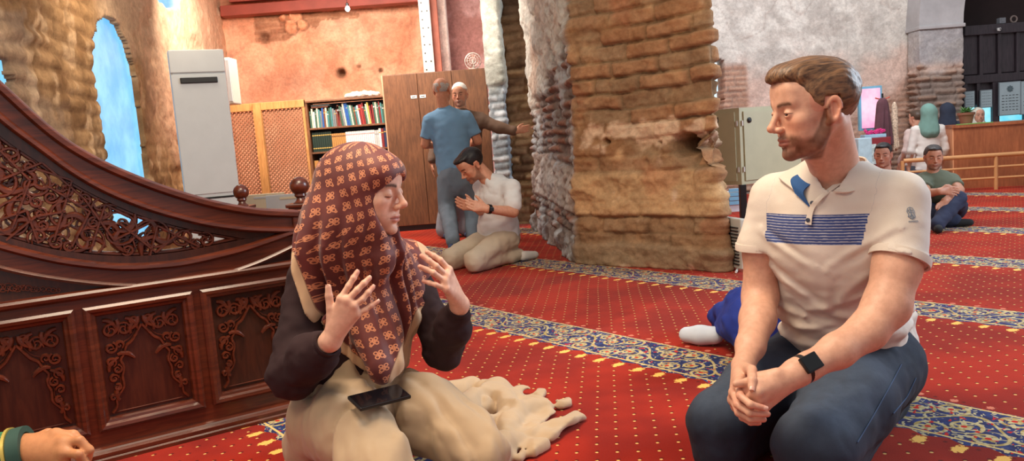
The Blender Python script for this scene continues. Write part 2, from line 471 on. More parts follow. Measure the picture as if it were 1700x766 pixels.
def wallgrid(name, pts, z0, z1, res, fn, depth=.5, mask=None, closed=False, mat=None, kind='structure', smoothN=True):
    """vertical wall over a ground polyline; fn(u,z,XYZ)->(disp, colour). Open edges are extruded back for thickness"""
    pts = [np.array(p, float) for p in pts]; seg = [np.linalg.norm(pts[i+1]-pts[i]) for i in range(len(pts)-1)]
    cum = np.concatenate([[0], np.cumsum(seg)]); n = int(cum[-1]/res)+2; us = np.linspace(0, cum[-1], n)
    X = np.interp(us, cum, [p[0] for p in pts]); Y = np.interp(us, cum, [p[1] for p in pts])
    N = np.zeros((n, 2))
    for i in range(len(seg)):
        d = (pts[i+1]-pts[i])/seg[i]; nn = np.array([d[1], -d[0]]); s = (us >= cum[i]-1e-6) & (us <= cum[i+1]+1e-6); N[s] += nn
    if len(seg) > 1:
        k = max(1, int(.05/res)); ker = np.ones(2*k+1)/(2*k+1)
        for a in (0, 1): N[:, a] = np.convolve(np.pad(N[:, a], k, mode='edge'), ker, 'valid')
    N /= np.linalg.norm(N, axis=1)[:, None]
    m = int((z1-z0)/res)+2; zs = np.linspace(z0, z1, m)
    U, Z = np.meshgrid(us, zs, indexing='ij'); U = U.ravel(); Z = Z.ravel()
    XX = np.repeat(X, m); YY = np.repeat(Y, m); NX = np.repeat(N[:, 0], m); NY = np.repeat(N[:, 1], m)
    d, col = fn(U, Z, np.stack([XX, YY, Z], -1))
    V = np.stack([XX+NX*d, YY+NY*d, Z], -1)
    ids = np.arange(n*m).reshape(n, m)
    Q = np.stack([ids[:-1, :-1], ids[1:, :-1], ids[1:, 1:], ids[:-1, 1:]], -1).reshape(-1, 4)
    if mask is not None:
        cU = U[Q].mean(1); cZ = Z[Q].mean(1); Q = Q[~mask(cU, cZ)]
    # thickness: duplicate and rim
    e = np.concatenate([Q[:, [0, 1]], Q[:, [1, 2]], Q[:, [2, 3]], Q[:, [3, 0]]])
    key = set(map(tuple, e.tolist())); be = np.array([x for x in key if (x[1], x[0]) not in key])
    bv = np.unique(be); mp = {int(b): i for i, b in enumerate(bv)}; nv = len(V)
    Vb = V[bv]-np.stack([NX[bv], NY[bv], 0*bv], -1)*depth
    rim = np.array([[a, nv+mp[int(a)], nv+mp[int(b)], b] for a, b in be.tolist()])
    V = np.concatenate([V, Vb]); col = np.concatenate([col, col[bv]*.9]); Q = np.concatenate([Q, rim])
    o = mesh_obj(name, V, Q, mat or M_MAS, attrs={'Col': np.clip(col, 0, 1)}, origin=(V[:, 0].mean(), V[:, 1].mean(), 0), smooth=True)
    return tag(o, kind=kind)
def plane_uv(px, py, A, B):
    """pixel ray hits the vertical plane over ground line A-B -> (distance along, z)"""
    A = np.array(A[:2], float); B = np.array(B[:2], float); d = (B-A)/np.linalg.norm(B-A); n = np.array([d[1], -d[0]])
    r = ray(px, py); t = ((A-CAMP[:2])@n)/(r[:2]@n); p = CAMP+r*t
    return float((p[:2]-A)@d), float(p[2])
def inpoly(u, v, poly):
    r = np.zeros(len(u), bool); n = len(poly)
    for i in range(n):
        x1, y1 = poly[i]; x2, y2 = poly[(i+1) % n]
        if y1 == y2: continue
        c = ((y1 > v) != (y2 > v)) & (u < (x2-x1)*(v-y1)/(y2-y1)+x1); r ^= c
    return r

# main pier
def pier_fn(U, Z, p):
    lw = PIER_L; left = 1-sst(lw-.06, lw+.02, U); front = 1-left
    m, rnd = courses(U, Z, .115, .38, 3, .55, .15)
    ml, rl = courses(U, Z, .075, .30, 5, .5, .3)
    m = m*front+ml*left; rnd = rnd*front+rl*left
    nb = fbm(p*np.array([5, 5, 7.]), 5, 11); nb2 = fbm(p*1.3, 3, 15); nf = fbm(p*np.array([22, 22, 26.]), 3, 19)
    # rubble/plaster belt and heavy base blocks
    belt = sst(.36, .42, Z+(.5-nb)*.12)*(1-sst(.66, .74, Z+(nb-.5)*.16+(U-lw)*.05))
    base = 1-sst(.14, .18, Z+(nb-.5)*.05)
    smear = sst(.5, .66, nb2*.6+nb*.4 + .12*sst(1.35, 2.0, Z))
    wplas = left*sst(-.15, .12, Z-1.25-.45*(U/lw)*1.1+(nb-.5)*.5)     # plaster left high on the side face
    bm = m*(1-belt*.85)*(1-base)*(1-smear*.65)*(1-wplas)
    keep = sst(.12, .22, rnd+nb*.25-.12)
    d = (bm*(.014+.040*rnd)*keep) + (nb-.5)*.085 + (nf-.5)*.034 + belt*.035*(.6+nb) + base*.045 + wplas*.045 + smear*.02
    d = d + .055*(1-sst(.25, .80, Z))
    # sockets in the masonry
    for hx, hz, hr, dp in HOLES:
        rr = np.sqrt((U-hx)**2+((Z-hz)*1.15)**2); d = d - dp*(1-sst(hr*.55, hr*1.25, rr+(nf-.5)*.03))
    # bite out of the right arris above the socket
    rr = np.sqrt(((U-BITE[0])/.24)**2+((Z-BITE[1])/.14)**2); d = d-.12*(1-sst(.4, 1.1, rr))
    tan = np.tile(L3(160, 136, 108), (len(U), 1))
    tan = blend(tan, L3(140, 104, 72), sst(.4, .7, nb)); tan = blend(tan, L3(196, 160, 120), sst(.55, .8, fbm(p*9, 3, 23)))
    brick = L3(160, 116, 82)*(rnd[:, None] > .5) + L3(142, 112, 84)*(rnd[:, None] <= .5)
    c = blend(tan, 0, 0*U) ; c = c*(1-(bm*.75)[:, None]) + brick*(bm*.75)[:, None]
    c = blend(c, L3(196, 160, 118), belt*.8)
    c = blend(c, L3(150, 126, 100), base*.8)
    mort = (1-m)*(1-belt)*(1-base)*(1-smear); c = blend(c, L3(100, 76, 54), mort*.6)
    wt = sst(.62, .72, fbm(p*6, 4, 29)+.18*np.exp(-((Z-.92)/.12)**2)-.05); c = blend(c, L3(214, 186, 158), wt*.8)
    red = sst(.6, .7, fbm(p*3.2+5, 3, 31)); c = blend(c, L3(176, 112, 80), red*.35*front)
    lc = blend(np.tile(L3(128, 118, 112), (len(U), 1)), L3(170, 176, 180), sst(.45, .62, nb)); lc = blend(lc, L3(150, 98, 76), sst(.55, .7, rnd)*bm*.7)
    lc = blend(lc, L3(196, 196, 188), wplas*.9); lc = blend(lc, L3(196, 170, 150), sst(.55, .75, nb2)*wplas*.6)
    lc = blend(lc, L3(186, 176, 168), belt*.6)
    c = blend(c, 0, 0*U)*front[:, None] + lc*left[:, None]
    return d, c
PF = [(.33, 8.45), (.55, 5.80), (1.375, 5.06), (1.47, 5.65), (1.08, 7.4)]
PIER_L = float(np.hypot(.22, 2.65))
def puv(px, py):
    u, z = plane_uv(px, py, PF[1], PF[2]); return u+PIER_L, z
HOLES = [(*puv(1138, 240), .085, .38), (*puv(1012, 235), .028, .12), (*puv(1098, 238), .016, .08), (*puv(960, 306), .02, .07)]
BITE = puv(1180, 250)
o = wallgrid('masonry_pier', PF, .001, 3.4, .0125, pier_fn, depth=.02, kind=None)
tag(o, 'massive rough brick and rubble pier standing in the middle of the carpet', 'pillar')

# left wall with arched window
LA, LB = (-2.42, 2.6), (-3.80, 10.95)
def uvl(px, py): return plane_uv(px, py, LA, LB)
WIN = [uvl(*q) for q in [(151, 90), (152, 62), (157, 42), (164, 33), (172, 28), (184, 32), (195, 43), (209, 70), (220, 105), (230, 160), (239, 220), (247, 298), (256, 400), (184, 400), (178, 300), (173, 245), (166, 205), (159, 155), (153, 115)]]
WIN2 = [uvl(*q) for q in [(374, 44), (385, 42), (391, 70), (392, 96), (380, 92)]]
WIN3 = [uvl(*q) for q in [(258, -20), (300, -20), (297, 14), (280, 16), (262, 4)]]
WIN4 = [uvl(*q) for q in [(-60, 85), (2, 95), (14, 100), (12, 118), (20, 136), (12, 150), (-10, 160), (-60, 160)]]
def wobble_mask(polys):
    def f(u, z):
        p = np.stack([u*9, z*9, 0*u], -1); a = u+(fbm(p, 3, 41)-.5)*.05; b = z+(fbm(p+9, 3, 43)-.5)*.05
        r = np.zeros(len(u), bool)
        for q in polys: r |= inpoly(a, b, q)
        return r
    return f
def leftwall_fn(U, Z, p):
    nb = fbm(p*np.array([4, 4, 6.]), 5, 51); n2 = fbm(p*1.1, 3, 53); nf = fbm(p*20, 3, 55)
    m, rnd = courses(U, Z, .115, .38, 57, .5, .3)
    uw = (U-WIN[0][0])
    stone = 1-sst(-.1, .25, uw+.0*Z + (nb-.5)*.4); low = 1-sst(.7, 1.3, Z-(.9-.5*uw)+(nb-.5)*.5)
    br = np.clip(stone*(1-sst(2.2, 2.6, Z+(nb-.5)*.8))*.9+low*.45*(uw > 0), 0, 1)
    d = m*br*.020*(.4+rnd) + (nb-.5)*.055 + (nf-.5)*.022
    rid = np.abs(np.sin((U*3.1+Z*1.3+nb*5)))*.008; d += rid*(1-br)
    c = np.tile(L3(172, 134, 92), (len(U), 1)); c = blend(c, L3(136, 100, 64), sst(.42, .62, nb)); c = blend(c, L3(206, 170, 128), sst(.58, .72, nb2 := fbm(p*7, 3, 59)))
    c = blend(c, L3(120, 86, 56), (1-m)*br*.6)
    far = sst(.9, 2.0, U-WIN[0][0]+ (nb-.5)*.8)*sst(.9, 1.4, Z+(nb-.5)*.4)
    c = blend(c, L3(222, 176, 142), far*.85); c = blend(c, L3(226, 160, 132), sst(2.6, 4.2, U-WIN[0][0])*.8)
    c = blend(c, L3(208, 178, 146), sst(.05, .5, uw)*sst(1.7, 2.2, Z+(nb-.5)*.5)*.7)
    gr = sst(.55, .62, fbm(p*3+3, 3, 61))*(1-sst(-.9, -.2, uw)); c = blend(c, L3(160, 150, 138), gr*.25)
    return d, c
wallgrid('wall_left', [LA, LB], 0, 3.9, .02, leftwall_fn, depth=.42, mask=wobble_mask([WIN, WIN2, WIN3, WIN4]))
def glow_mat(name, c1, c2, st):
    m = MatB(name); co = m.world(); n = m.noise(co, 3.0, 4, .6)
    m.set('Base Color', (0, 0, 0, 1)); m.set('Emission Color', m.mix(c1, c2, n.ss(.3, .7))); m.set('Emission Strength', st); m.set('Roughness', .3)
    return m.m
M_SKYGL = glow_mat('daylit_blue_glass', rgb(96, 178, 232), rgb(140, 212, 246), .95)
def backing(name, polys, A, B, off, mat, z1=None):
    """window glass as a slab set back in the wall thickness"""
    A2 = np.array(A); B2 = np.array(B); d = (B2-A2)/np.linalg.norm(B2-A2); n = np.array([d[1], -d[0]])
    for k, q in enumerate(polys):
        us = [p[0] for p in q]; zs = [p[1] for p in q]; a, b, c, e = min(us)-.25, max(us)+.35, max(0, min(zs)-.2), max(zs)+.2
        fn = lambda u, v, o: np.array([*(A2+d*u-n*(off+o)), v])
        ob = MB().prism([(a, c), (b, c), (b, e), (a, e)], fn, 0, .02).build('window_%d' % (backing.n), mat, origin=fn((a+b)/2, c, 0)); backing.n += 1
        tag(ob, kind='structure')
backing.n = 1
backing('window', [WIN, WIN2, WIN3, WIN4], LA, LB, .035, M_SKYGL)

# back wall (salmon plaster)
BA, BB = (-3.95, 10.9), (-1.02, 11.05)
def uvb(px, py): return plane_uv(px, py, BA, BB)
bh = [(*uvb(567, 121), .05, .2), (*uvb(596, 110), .018, .08), (*uvb(632, 117), .022, .1), (*uvb(440, 62), .05, .1)]
rub = [uvb(*q) for q in [(425, 15), (560, 18), (600, 22), (590, 30), (545, 32), (520, 45), (500, 50), (470, 66), (440, 72), (425, 70)]]
blobs = [(*uvb(x, y), r) for x, y, r in [(478, 28, .09), (492, 28, .10), (484, 46, .10), (503, 42, .075), (470, 30, .06)]]
def back_fn(U, Z, p):
    nb = fbm(p*np.array([3, 3, 3.]), 5, 71); n2 = fbm(p*.9, 4, 73); nf = fbm(p*18, 3, 75)
    q = np.stack([U*7, Z*7, 0*U], -1); wu = U+(fbm(q, 3, 77)-.5)*.12; wz = Z+(fbm(q+4, 3, 78)-.5)*.12
    rb = inpoly(wu, wz, rub).astype(float); m, rnd = courses(U, Z, .09, .30, 79, .3, .3)
    d = (nb-.5)*.06 + (nf-.5)*.01 - rb*.03 + rb*m*.05
    c = np.tile(L3(232, 172, 138), (len(U), 1)); c = blend(c, L3(216, 150, 116), sst(.42, .6, nb)); c = blend(c, L3(238, 192, 164), sst(.5, .68, n2)*sst(1.0, 2.0, U)*.8)
    c = blend(c, L3(176, 124, 100), np.exp(-((U-1.0)/.5)**2-((Z-2.05)/.22)**2)*.7)
    c = blend(c, L3(176, 130, 100), rb*.8); c = blend(c, L3(150, 96, 70), rb*m*.5)
    crack = 1-sst(0, .014, np.abs(n2-.5)); c = blend(c, L3(180, 110, 84), crack*.35)
    for u, z, r in blobs:
        rr = np.hypot(U-u, Z-z); k = 1-sst(r*.75, r, rr); d = d+k*.05; c = blend(c, L3(226, 158, 120), k); c = blend(c, L3(120, 84, 64), (1-sst(0, .02, np.abs(rr-r))) * .6)
    for u, z, r, dp in bh:
        rr = np.hypot(U-u, Z-z); d = d-dp*(1-sst(r*.5, r*1.2, rr)); c = blend(c, L3(140, 96, 72), 1-sst(r, r*2.2, rr))
    return d, c
o = wallgrid('wall_back', [BA, BB], 0, 3.6, .022, back_fn, depth=.3)
# white pilaster, mauve wall
def plain_fn(c0, c1, seed, amp=.03):
    def f(U, Z, p):
        nb = fbm(p*3, 4, seed); c = np.tile(L3(*c0), (len(U), 1)); c = blend(c, L3(*c1), sst(.5, .62, nb)); return (nb-.5)*amp, c
    return f
x0 = P(727, 60, 10.8)[0]; x1 = P(743, 60, 10.8)[0]
tag(wallgrid('trim_1', [(x0, 10.8), (x1, 10.8)], 0, 3.6, .03, plain_fn((232, 208, 194), (220, 190, 176), 81, .005), depth=.3), kind='structure')
wallgrid('wall_centre', [(x1-.05, 11.3), (2.3, 11.3)], 0, 3.8, .025, plain_fn((206, 158, 150), (176, 122, 112), 83), depth=.3)
# ceiling over the rear bay
cm = simple('painted_red_timber', rgb(150, 66, 50), .6, var=.2, nscale=3)
cb = MB(); cb.box((-2.3, 9.9, 3.42), (3.6, 2.6, .08)); 
for k in range(9): cb.box((-3.9+k*.42, 9.9, 3.36), (.06, 2.6, .05))
tag(cb.build('ceiling', cm), kind='structure')
z = P(560, 8, 10.75)[2]
tag(MB().box((-2.35, 10.78, z+.02), (2.75, .2, .14), bev=.01).box((-2.2, 10.7, z+.16), (2.75, .12, .08), bev=.01).build('trim_2', cm), kind='structure')

# far pier with arched recess behind the main pier
fx0 = P(817, 200, 8.7)[0]; fx1 = P(836, 200, 8.65)[0]
def fp_fn(U, Z, p):
    nb = fbm(p*np.array([4, 4, 6.]), 5, 91); m, rnd = courses(U, Z, .085, .25, 93, .8, .3)
    lo = 1-sst(1.45, 1.75, Z+(nb-.5)*.6)
    d = lo*(m*.014*(.4+rnd)) + (nb-.5)*.09 + (1-lo)*.03
    c = np.tile(L3(190, 194, 184), (len(U), 1)); c = blend(c, L3(160, 164, 156), sst(.45, .6, nb)); c = blend(c, L3(120, 132, 142), lo*.9); c = blend(c, L3(176, 184, 190), lo*m*sst(.5, .7, rnd)); return d, c
o = wallgrid('plastered_pier', [(fx0, 9.0), (fx0, 8.7), (fx1+.02, 8.62), (fx1+.04, 8.95)], .001, 3.6, .016, fp_fn, depth=.02, kind=None)
tag(o, 'narrow pale plastered pier beside the tall wooden cupboard', 'pillar')
def rec_fn(U, Z, p):
    nb = fbm(p*np.array([4, 4, 6.]), 5, 95); m, rnd = courses(U, Z, .10, .34, 97, .4, .3)
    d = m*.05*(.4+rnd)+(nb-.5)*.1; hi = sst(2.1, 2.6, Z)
    c = np.tile(L3(138, 106, 78), (len(U), 1)); c = blend(c, L3(104, 76, 54), sst(.45, .6, nb)); c = blend(c, L3(176, 140, 100), sst(.55, .7, rnd)*.5); c = blend(c, L3(70, 52, 40), hi*.8)  # shadow at the recess top is painted in as dark brown
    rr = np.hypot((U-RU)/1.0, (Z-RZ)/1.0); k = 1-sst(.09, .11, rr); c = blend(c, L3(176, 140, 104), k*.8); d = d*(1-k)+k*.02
    return d, c
RA, RB = (fx1-.05, 9.0), (.60, 8.75)
RU, RZ = plane_uv(873, 215, RA, RB)
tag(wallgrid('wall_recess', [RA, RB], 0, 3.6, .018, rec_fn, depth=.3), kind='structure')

# right back wall
QA, QB = (2.0, 10.95), (6.1, 10.95)
def uvr(px, py): return plane_uv(px, py, QA, QB)
SLIT = [uvr(*q) for q in [(1186, 95), (1202, 100), (1205, 150), (1201, 182), (1184, 186)]]
def right_fn(U, Z, p):
    nb = fbm(p*np.array([2.6, 2.6, 3.4]), 5, 101); n2 = fbm(p*1.0, 4, 103); nf = fbm(p*16, 3, 105)
    m, rnd = courses(U, Z, .075, .26, 107, .3, .28)
    br = 1-sst(.45, .95, Z-(U-2.2)*.28+(nb-.5)*1.0); br = np.clip(br, 0, 1)
    e = (1-sst(.16, .24, np.abs(U-uvr(1216, 120)[0])))*sst(1.1, 1.2, Z)*(1-sst(1.75, 1.85, Z)); br = np.maximum(br, e)
    d = (nb-.5)*.05+(nf-.5)*.014 + br*(m*.028*(.3+rnd)-.04)
    c = np.tile(L3(214, 210, 202), (len(U), 1)); c = blend(c, L3(196, 190, 182), sst(.45, .62, nb))
    pk = (1-sst(1.45, 2.0, Z+(nb-.5)*.9)); c = blend(c, L3(208, 166, 146), pk*.85); c = blend(c, L3(226, 206, 194), sst(.52, .62, n2)*.6*pk)
    c = blend(c, L3(196, 162, 140), br*.85); c = blend(c, L3(176, 134, 112), br*m*.6); c = blend(c, L3(120, 104, 98), br*(1-m)*.5)
    seam = 1-sst(.0, .012, np.abs(U-uvr(1407, 60)[0])); c = blend(c, L3(150, 146, 140), seam*.5)
    cr = 1-sst(0, .01, np.abs(n2-.48)); c = blend(c, L3(150, 130, 120), cr*.4)
    return d, c
wallgrid('wall_right', [QA, QB], 0, 3.6, .02, right_fn, depth=.4, mask=wobble_mask([SLIT]))
backing('window', [SLIT], QA, QB, .38, glow_mat('white_daylight_glass', rgb(190, 226, 246), rgb(240, 248, 255), 1.0))
# arched pier on the far right and the arch that springs from it
ax0 = P(1527, 100, 10.6)[0]; ax1 = P(1600, 100, 10.6)[0]; zi = P(1565, 47, 10.6)[2]; zb = P(1565, 112, 10.6)[2]
def ap_fn(U, Z, p):
    nb = fbm(p*np.array([3.5, 3.5, 5]), 5, 111); m, rnd = courses(U, Z, .085, .28, 113, .4, .3)
    lo = 1-sst(zb-.05, zb+.02, Z+(nb-.5)*.35)
    d = lo*(m*.06*(.3+rnd)-.03)+(nb-.5)*.05 + .0*U
    c = np.tile(L3(172, 170, 172), (len(U), 1)); c = blend(c, L3(176, 172, 170), sst(.45, .62, nb)); c = blend(c, L3(140, 124, 114), lo*.9); c = blend(c, L3(160, 130, 112), lo*m*sst(.4, .6, rnd)*.8); c = blend(c, L3(204, 176, 160), np.exp(-((Z-zb)/.07)**2)*.7)
    return d, c
o = wallgrid('arch_pier', [(ax0, 10.9), (ax0, 10.6), (ax1, 10.6), (ax1, 11.3)], .001, zi, .02, ap_fn, depth=.02, kind=None)
tag(o, 'grey plastered pier with ruined brick foot beside the dark timber screen', 'pillar')
ab = MB(); W_ = ax1-ax0; R1 = 1.75
path = [i*math.radians(62)/14 for i in range(15)]
def afr(i):
    a = path[i]; c = np.array([ax1+R1, 10.85, zi+.05])
    rad = np.array([-math.cos(a), 0, math.sin(a)]); return c+rad*(R1+W_/2), rad, np.array([0, 1., 0])
ab.sweep(path, [(-W_/2, -.25), (W_/2, -.25), (W_/2, .35), (-W_/2, .35)], afr)
ab.box(((ax0+ax1)/2, 10.85, zi+.025), (W_+.03, .56, .05), bev=.012)
o = ab.build('stone_arch', simple('grey_arch_plaster', rgb(176, 174, 174), .9, var=.15, nscale=2.5, bump=.4, bscale=20, bdist=.01), parent=None, origin=((ax0+ax1)/2, 10.85, zi))
tag(o, 'pale plaster arch springing from the grey pier on the far right', 'arch')
# wall and ceiling beyond the arch, the void's darkness put into their colour
o = MB().box((7.9, 12.2, 2.0), (5.0, .2, 4.0)).build('wall_porch', simple('porch_void_dark', rgb(52, 40, 40), .95)); tag(o, kind='structure')
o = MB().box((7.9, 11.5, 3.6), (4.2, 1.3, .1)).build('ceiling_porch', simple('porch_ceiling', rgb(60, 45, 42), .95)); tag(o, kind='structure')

# ================================================================ OBJECTS
def wood(name, c0, c1, rough=.32, coat=.35, sc=(1.2, 1.2, 9), scale=9, horiz=False):
    m = MatB(name); co = m.coord()
    s = (9, 9, 1.2) if not horiz else (1.2, 1.2, 14)
    g = m.noise(co, 5, 5, .65, s, dist=.6); g2 = m.noise(co, 2.2, 3, .5)
    c = m.mix(c0, c1, g.ss(.3, .7)); c = m.mix(c, m.mix((.75, .75, .75, 1), (1.2, 1.2, 1.2, 1), g2.ss(.3, .7)), .7, 'MULTIPLY')
    m.set('Base Color', c); m.set('Roughness', rough); m.set('Coat Weight', coat); m.set('Coat Roughness', .18)
    m.bump(g, .08, .002); return m.m
M_MAH = wood('mahogany', rgb(70, 27, 14), rgb(104, 44, 23), horiz=True)
M_MAHD = wood('mahogany_dark', rgb(48, 20, 13), rgb(72, 33, 20))
M_PINE = wood('pine', rgb(176, 122, 66), rgb(204, 150, 88), .5, .1)
M_LAM = wood('walnut_laminate', rgb(96, 60, 37), rgb(126, 82, 52), .45, .1)
M_LAM2 = wood('counter_laminate', rgb(150, 84, 48), rgb(176, 104, 62), .5, .1)
M_WHITE = simple('white_plastic', rgb(226, 228, 226), .35, var=.03)
M_BLACK = simple('black_plastic', rgb(22, 22, 24), .35, var=.05)
M_PAPER = simple('paper', rgb(226, 226, 220), .8, var=.04)
M_STEEL = simple('galvanised_steel', rgb(200, 190, 180), .45, .2, var=.08)

# ---------------- carved pulpit flank
U0 = G(151, 768)[:2]; U1 = G(471, 687)[:2]
PD = (U1-U0)/np.linalg.norm(U1-U0); PN = np.array([PD[1], -PD[0]])      # PN faces the camera
def pu(px, py): return np.array(plane_uv(px, py, U0, U1))
def pw(u, v, o=0.0): return np.array([U0[0]+PD[0]*u+PN[0]*o, U0[1]+PD[1]*u+PN[1]*o, v])
UL = pu(0, 600)[0]-.12; UR = pu(494, 420)[0]
root = thing('carved_pulpit', (*pw((UL+UR)/2, 0)[:2], 0), 'dark mahogany pulpit stair flank with curved handrail and carved panels on the left', 'pulpit')
A3 = np.array([PD[0], PD[1], 0]); N3 = np.array([PN[0], PN[1], 0]); Z3 = np.array([0, 0, 1.])
def line_v(p, q):
    a, b = pu(*p), pu(*q); return lambda u: a[1]+(b[1]-a[1])*(u-a[0])/(b[0]-a[0])
vt = (pu(151, 745)[1]+pu(469, 670)[1])/2
vr = line_v((0, 512), (474, 441))                # underside of the shelf moulding
def hor(v, u0, u1, prof, name, mat=M_MAH):
    mb = MB(); mb.sweep([0, 1], prof, lambda i: (pw((u0, u1)[i], v), Z3, N3)); return mb.build(name, mat, root)
# plinth moulding
hor(0, UL, UR, [(0, -.1), (0, .05), (.012, .05), (.016, .044), (.03, .044), (.036, .034), (vt*.72, .034), (vt*.78, .026), (vt*.9, .022), (vt, .012), (vt, -.1)], 'plinth')
vtop = (vr(UL)+vr(UR))/2
slab = MB(); slab.prism([(UL, vt-.005), (UR, vt-.005), (UR, vtop), (UL, vtop)], pw, -.06, -.028); slab.build('back_board', M_MAHD, root)
# panels
pq = [[(-74, 560), (116, 526), (135, 715), (-58, 760)], [(149, 521), (310, 495), (328, 668), (176, 707)], [(340, 488), (482, 468), (494, 632), (364, 660)]]
PR = []
for q in pq:
    uv = np.array([pu(*c) for c in q]); u0 = (uv[0][0]+uv[3][0])/2; u1 = (uv[1][0]+uv[2][0])/2; PR.append([u0, u1, 0, 0])
pv0 = np.mean([pu(176, 707)[1], pu(328, 668)[1], pu(364, 660)[1]]); pv1 = np.mean([pu(149, 521)[1], pu(310, 495)[1], pu(340, 488)[1]])
wpan = PR[1][1]-PR[1][0]; gap = PR[2][0]-PR[1][1]; PR[2][1] = PR[2][0]+wpan; PR[0][1] = PR[1][0]-gap; PR[0][0] = PR[0][1]-wpan
# stiles and rails round the openings
st = MB(); xs = [UL]+[x for p in PR for x in p[:2]]+[UR]
for i in range(0, len(xs), 2):
    if xs[i+1] > xs[i]: st.prism([(xs[i], vt), (xs[i+1], vt), (xs[i+1], vtop), (xs[i], vtop)], pw, -.03, 0)
for p in PR:
    st.prism([(p[0], vt), (p[1], vt), (p[1], pv0), (p[0], pv0)], pw, -.03, -.0002); st.prism([(p[0], pv1), (p[1], pv1), (p[1], vtop), (p[0], vtop)], pw, -.03, -.0002)
st.build('stile_frame', M_MAH, root)
def spiral(c, r0, turns, a0, sg, n=26):
    t = np.linspace(0, 1, n); r = r0*(1-t)**.8+.004*.6; a = a0+sg*t*turns*2*math.pi
    return np.stack([c[0]+r*np.cos(a), c[1]+r*np.sin(a)], 1)
def ribbon(mb, pts, wdt, o0, h, taper=True):
    """carved strand: a ridged section swept in the panel plane"""
    pts = np.asarray(pts, float); n = len(pts); T = np.gradient(pts, axis=0); T /= np.linalg.norm(T, axis=1)[:, None]+1e-9
    def fr(i):
        k = 1.0 if not taper else .45+.55*math.sin(math.pi*min(1, .15+.85*i/(n-1)))
        nrm = np.array([-T[i][1], T[i][0]])*k
        return pw(pts[i][0], pts[i][1], o0), A3*nrm[0]+Z3*nrm[1], N3*(.75+.25*k)
    w = wdt/2
    mb.sweep(list(range(n)), [(-w, 0), (-w, h*.55), (-w*.45, h), (w*.45, h), (w, h*.55), (w, 0)], fr)
def bez(p0, p1, p2, p3, n=14):
    t = np.linspace(0, 1, n)[:, None]; p0, p1, p2, p3 = map(np.array, (p0, p1, p2, p3))
    return (1-t)**3*p0+3*(1-t)**2*t*p1+3*(1-t)*t*t*p2+t**3*p3
def leaf(mb, c, a, L, o0, h, k=.3):
    d = np.array([math.cos(a), math.sin(a)]); n = np.array([-d[1], d[0]])
    c = np.array(c)
    ribbon(mb, bez(c, c+d*L*.3+n*L*k, c+d*L*.7+n*L*k*.6, c+d*L, 8), L*.34, o0, h)
for pi, (u0, u1, _, _) in enumerate(PR):
    if u1 < UL: continue
    fr_ = MB(); w_ = .021
    ring = [(u0, pv0), (u1, pv0), (u1, pv1), (u0, pv1)]
    prof = [(-w_, 0), (-w_, .012), (-w_*.6, .02), (-w_*.1, .018), (.004, .008), (.012, .006), (.016, -.004), (.016, -.03), (-w_, -.03)]
    cx, cy = (u0+u1)/2, (pv0+pv1)/2
    def frr(i):
        u, v = ring[i]; du = 1 if u < cx else -1; dv = 1 if v < cy else -1
        return pw(u, v), A3*du+Z3*dv, N3
    fr_.sweep(ring, prof, frr, closed=True)
    panel = fr_.build('panel_moulding', M_MAH, root)
    pl = MB(); pl.prism([(u0+.012, pv0+.012), (u1-.012, pv0+.012), (u1-.012, pv1-.012), (u0+.012, pv1-.012)], pw, -.03, -.02)
    pl.build('panel', M_MAHD, root)
    cv = MB(); W = (u1-u0)-.056; Hh = pv1-pv0-.056; bx = u0+.028; by = pv0+.028; o0 = -.0205
    mp = lambda x, y: (bx+W*x, by+Hh*y)
    ribbon(cv, [mp(0, 0), mp(1, 0)], .004, o0, .005, False)
    for sgn in (0, 1):
        X = (lambda x: x) if sgn == 0 else (lambda x: 1-x)
        M2 = lambda x, y: mp(X(x), y)
        # lobed arch outline
        o_ = [(.0, 0), (.07, .06), (.06, .14), (.13, .20), (.19, .26), (.17, .36), (.22, .46), (.17, .54), (.24, .60), (.27, .68), (.36, .72), (.42, .79), (.5, .88)]
        o_ = np.array(o_); tt = np.linspace(0, len(o_)-1, 70); pts = np.stack([np.interp(tt, range(len(o_)), o_[:, k]) for k in (0, 1)], 1)
        for _k in range(5): pts[1:-1] = (pts[:-2]+2*pts[1:-1]+pts[2:])/4
        ribbon(cv, [M2(*p) for p in pts], .011, o0, .013, False)
        ribbon(cv, [M2(p[0]-.035 if p[1] < .7 else p[0]-.02, min(.97, p[1]+.035)) for p in pts[10:]], .004, o0, .007, False)
        S = 1 if sgn == 0 else -1
        for (x, y, r, tn, a0, g) in [(.10, .86, .088, 1.6, -.6, 1), (.27, .86, .078, 1.5, 2.6, -1), (.40, .93, .045, 1.2, 0, 1), (.08, .68, .062, 1.5, 1.2, -1), (.19, .70, .04, 1.2, -1, 1), (.06, .53, .05, 1.4, -1.2, 1), (.13, .45, .045, 1.3, 1.5, -1), (.07, .36, .042, 1.3, 0, 1), (.10, .26, .035, 1.2, 2, -1), (.03, .16, .026, 1.2, 0, 1)]:
            c = M2(x, y); ribbon(cv, spiral(c, r*W*1.12, tn, a0 if sgn == 0 else math.pi-a0, g*S), .0115, o0, .014)
            leaf(cv, c, (a0+2.1 if sgn == 0 else math.pi-a0-2.1), r*W*1.25, o0, .012, .35*S)
            leaf(cv, c, (a0-1.2 if sgn == 0 else math.pi-a0+1.2), r*W*1.2, o0, .010, -.35*S)
        for (x, y, a) in [(.02, .98, -.8), (.19, .97, -1.9), (.35, .80, 1.1), (.30, .97, -.9), (.15, .60, -.4), (.02, .44, .9), (.10, .12, 1.4), (.46, .97, -2.2)]:
            leaf(cv, M2(x, y), a if sgn == 0 else math.pi-a, .055, o0, .014, .3*S)
    o = cv.build('panel_carving', M_MAH, root, smooth=True)
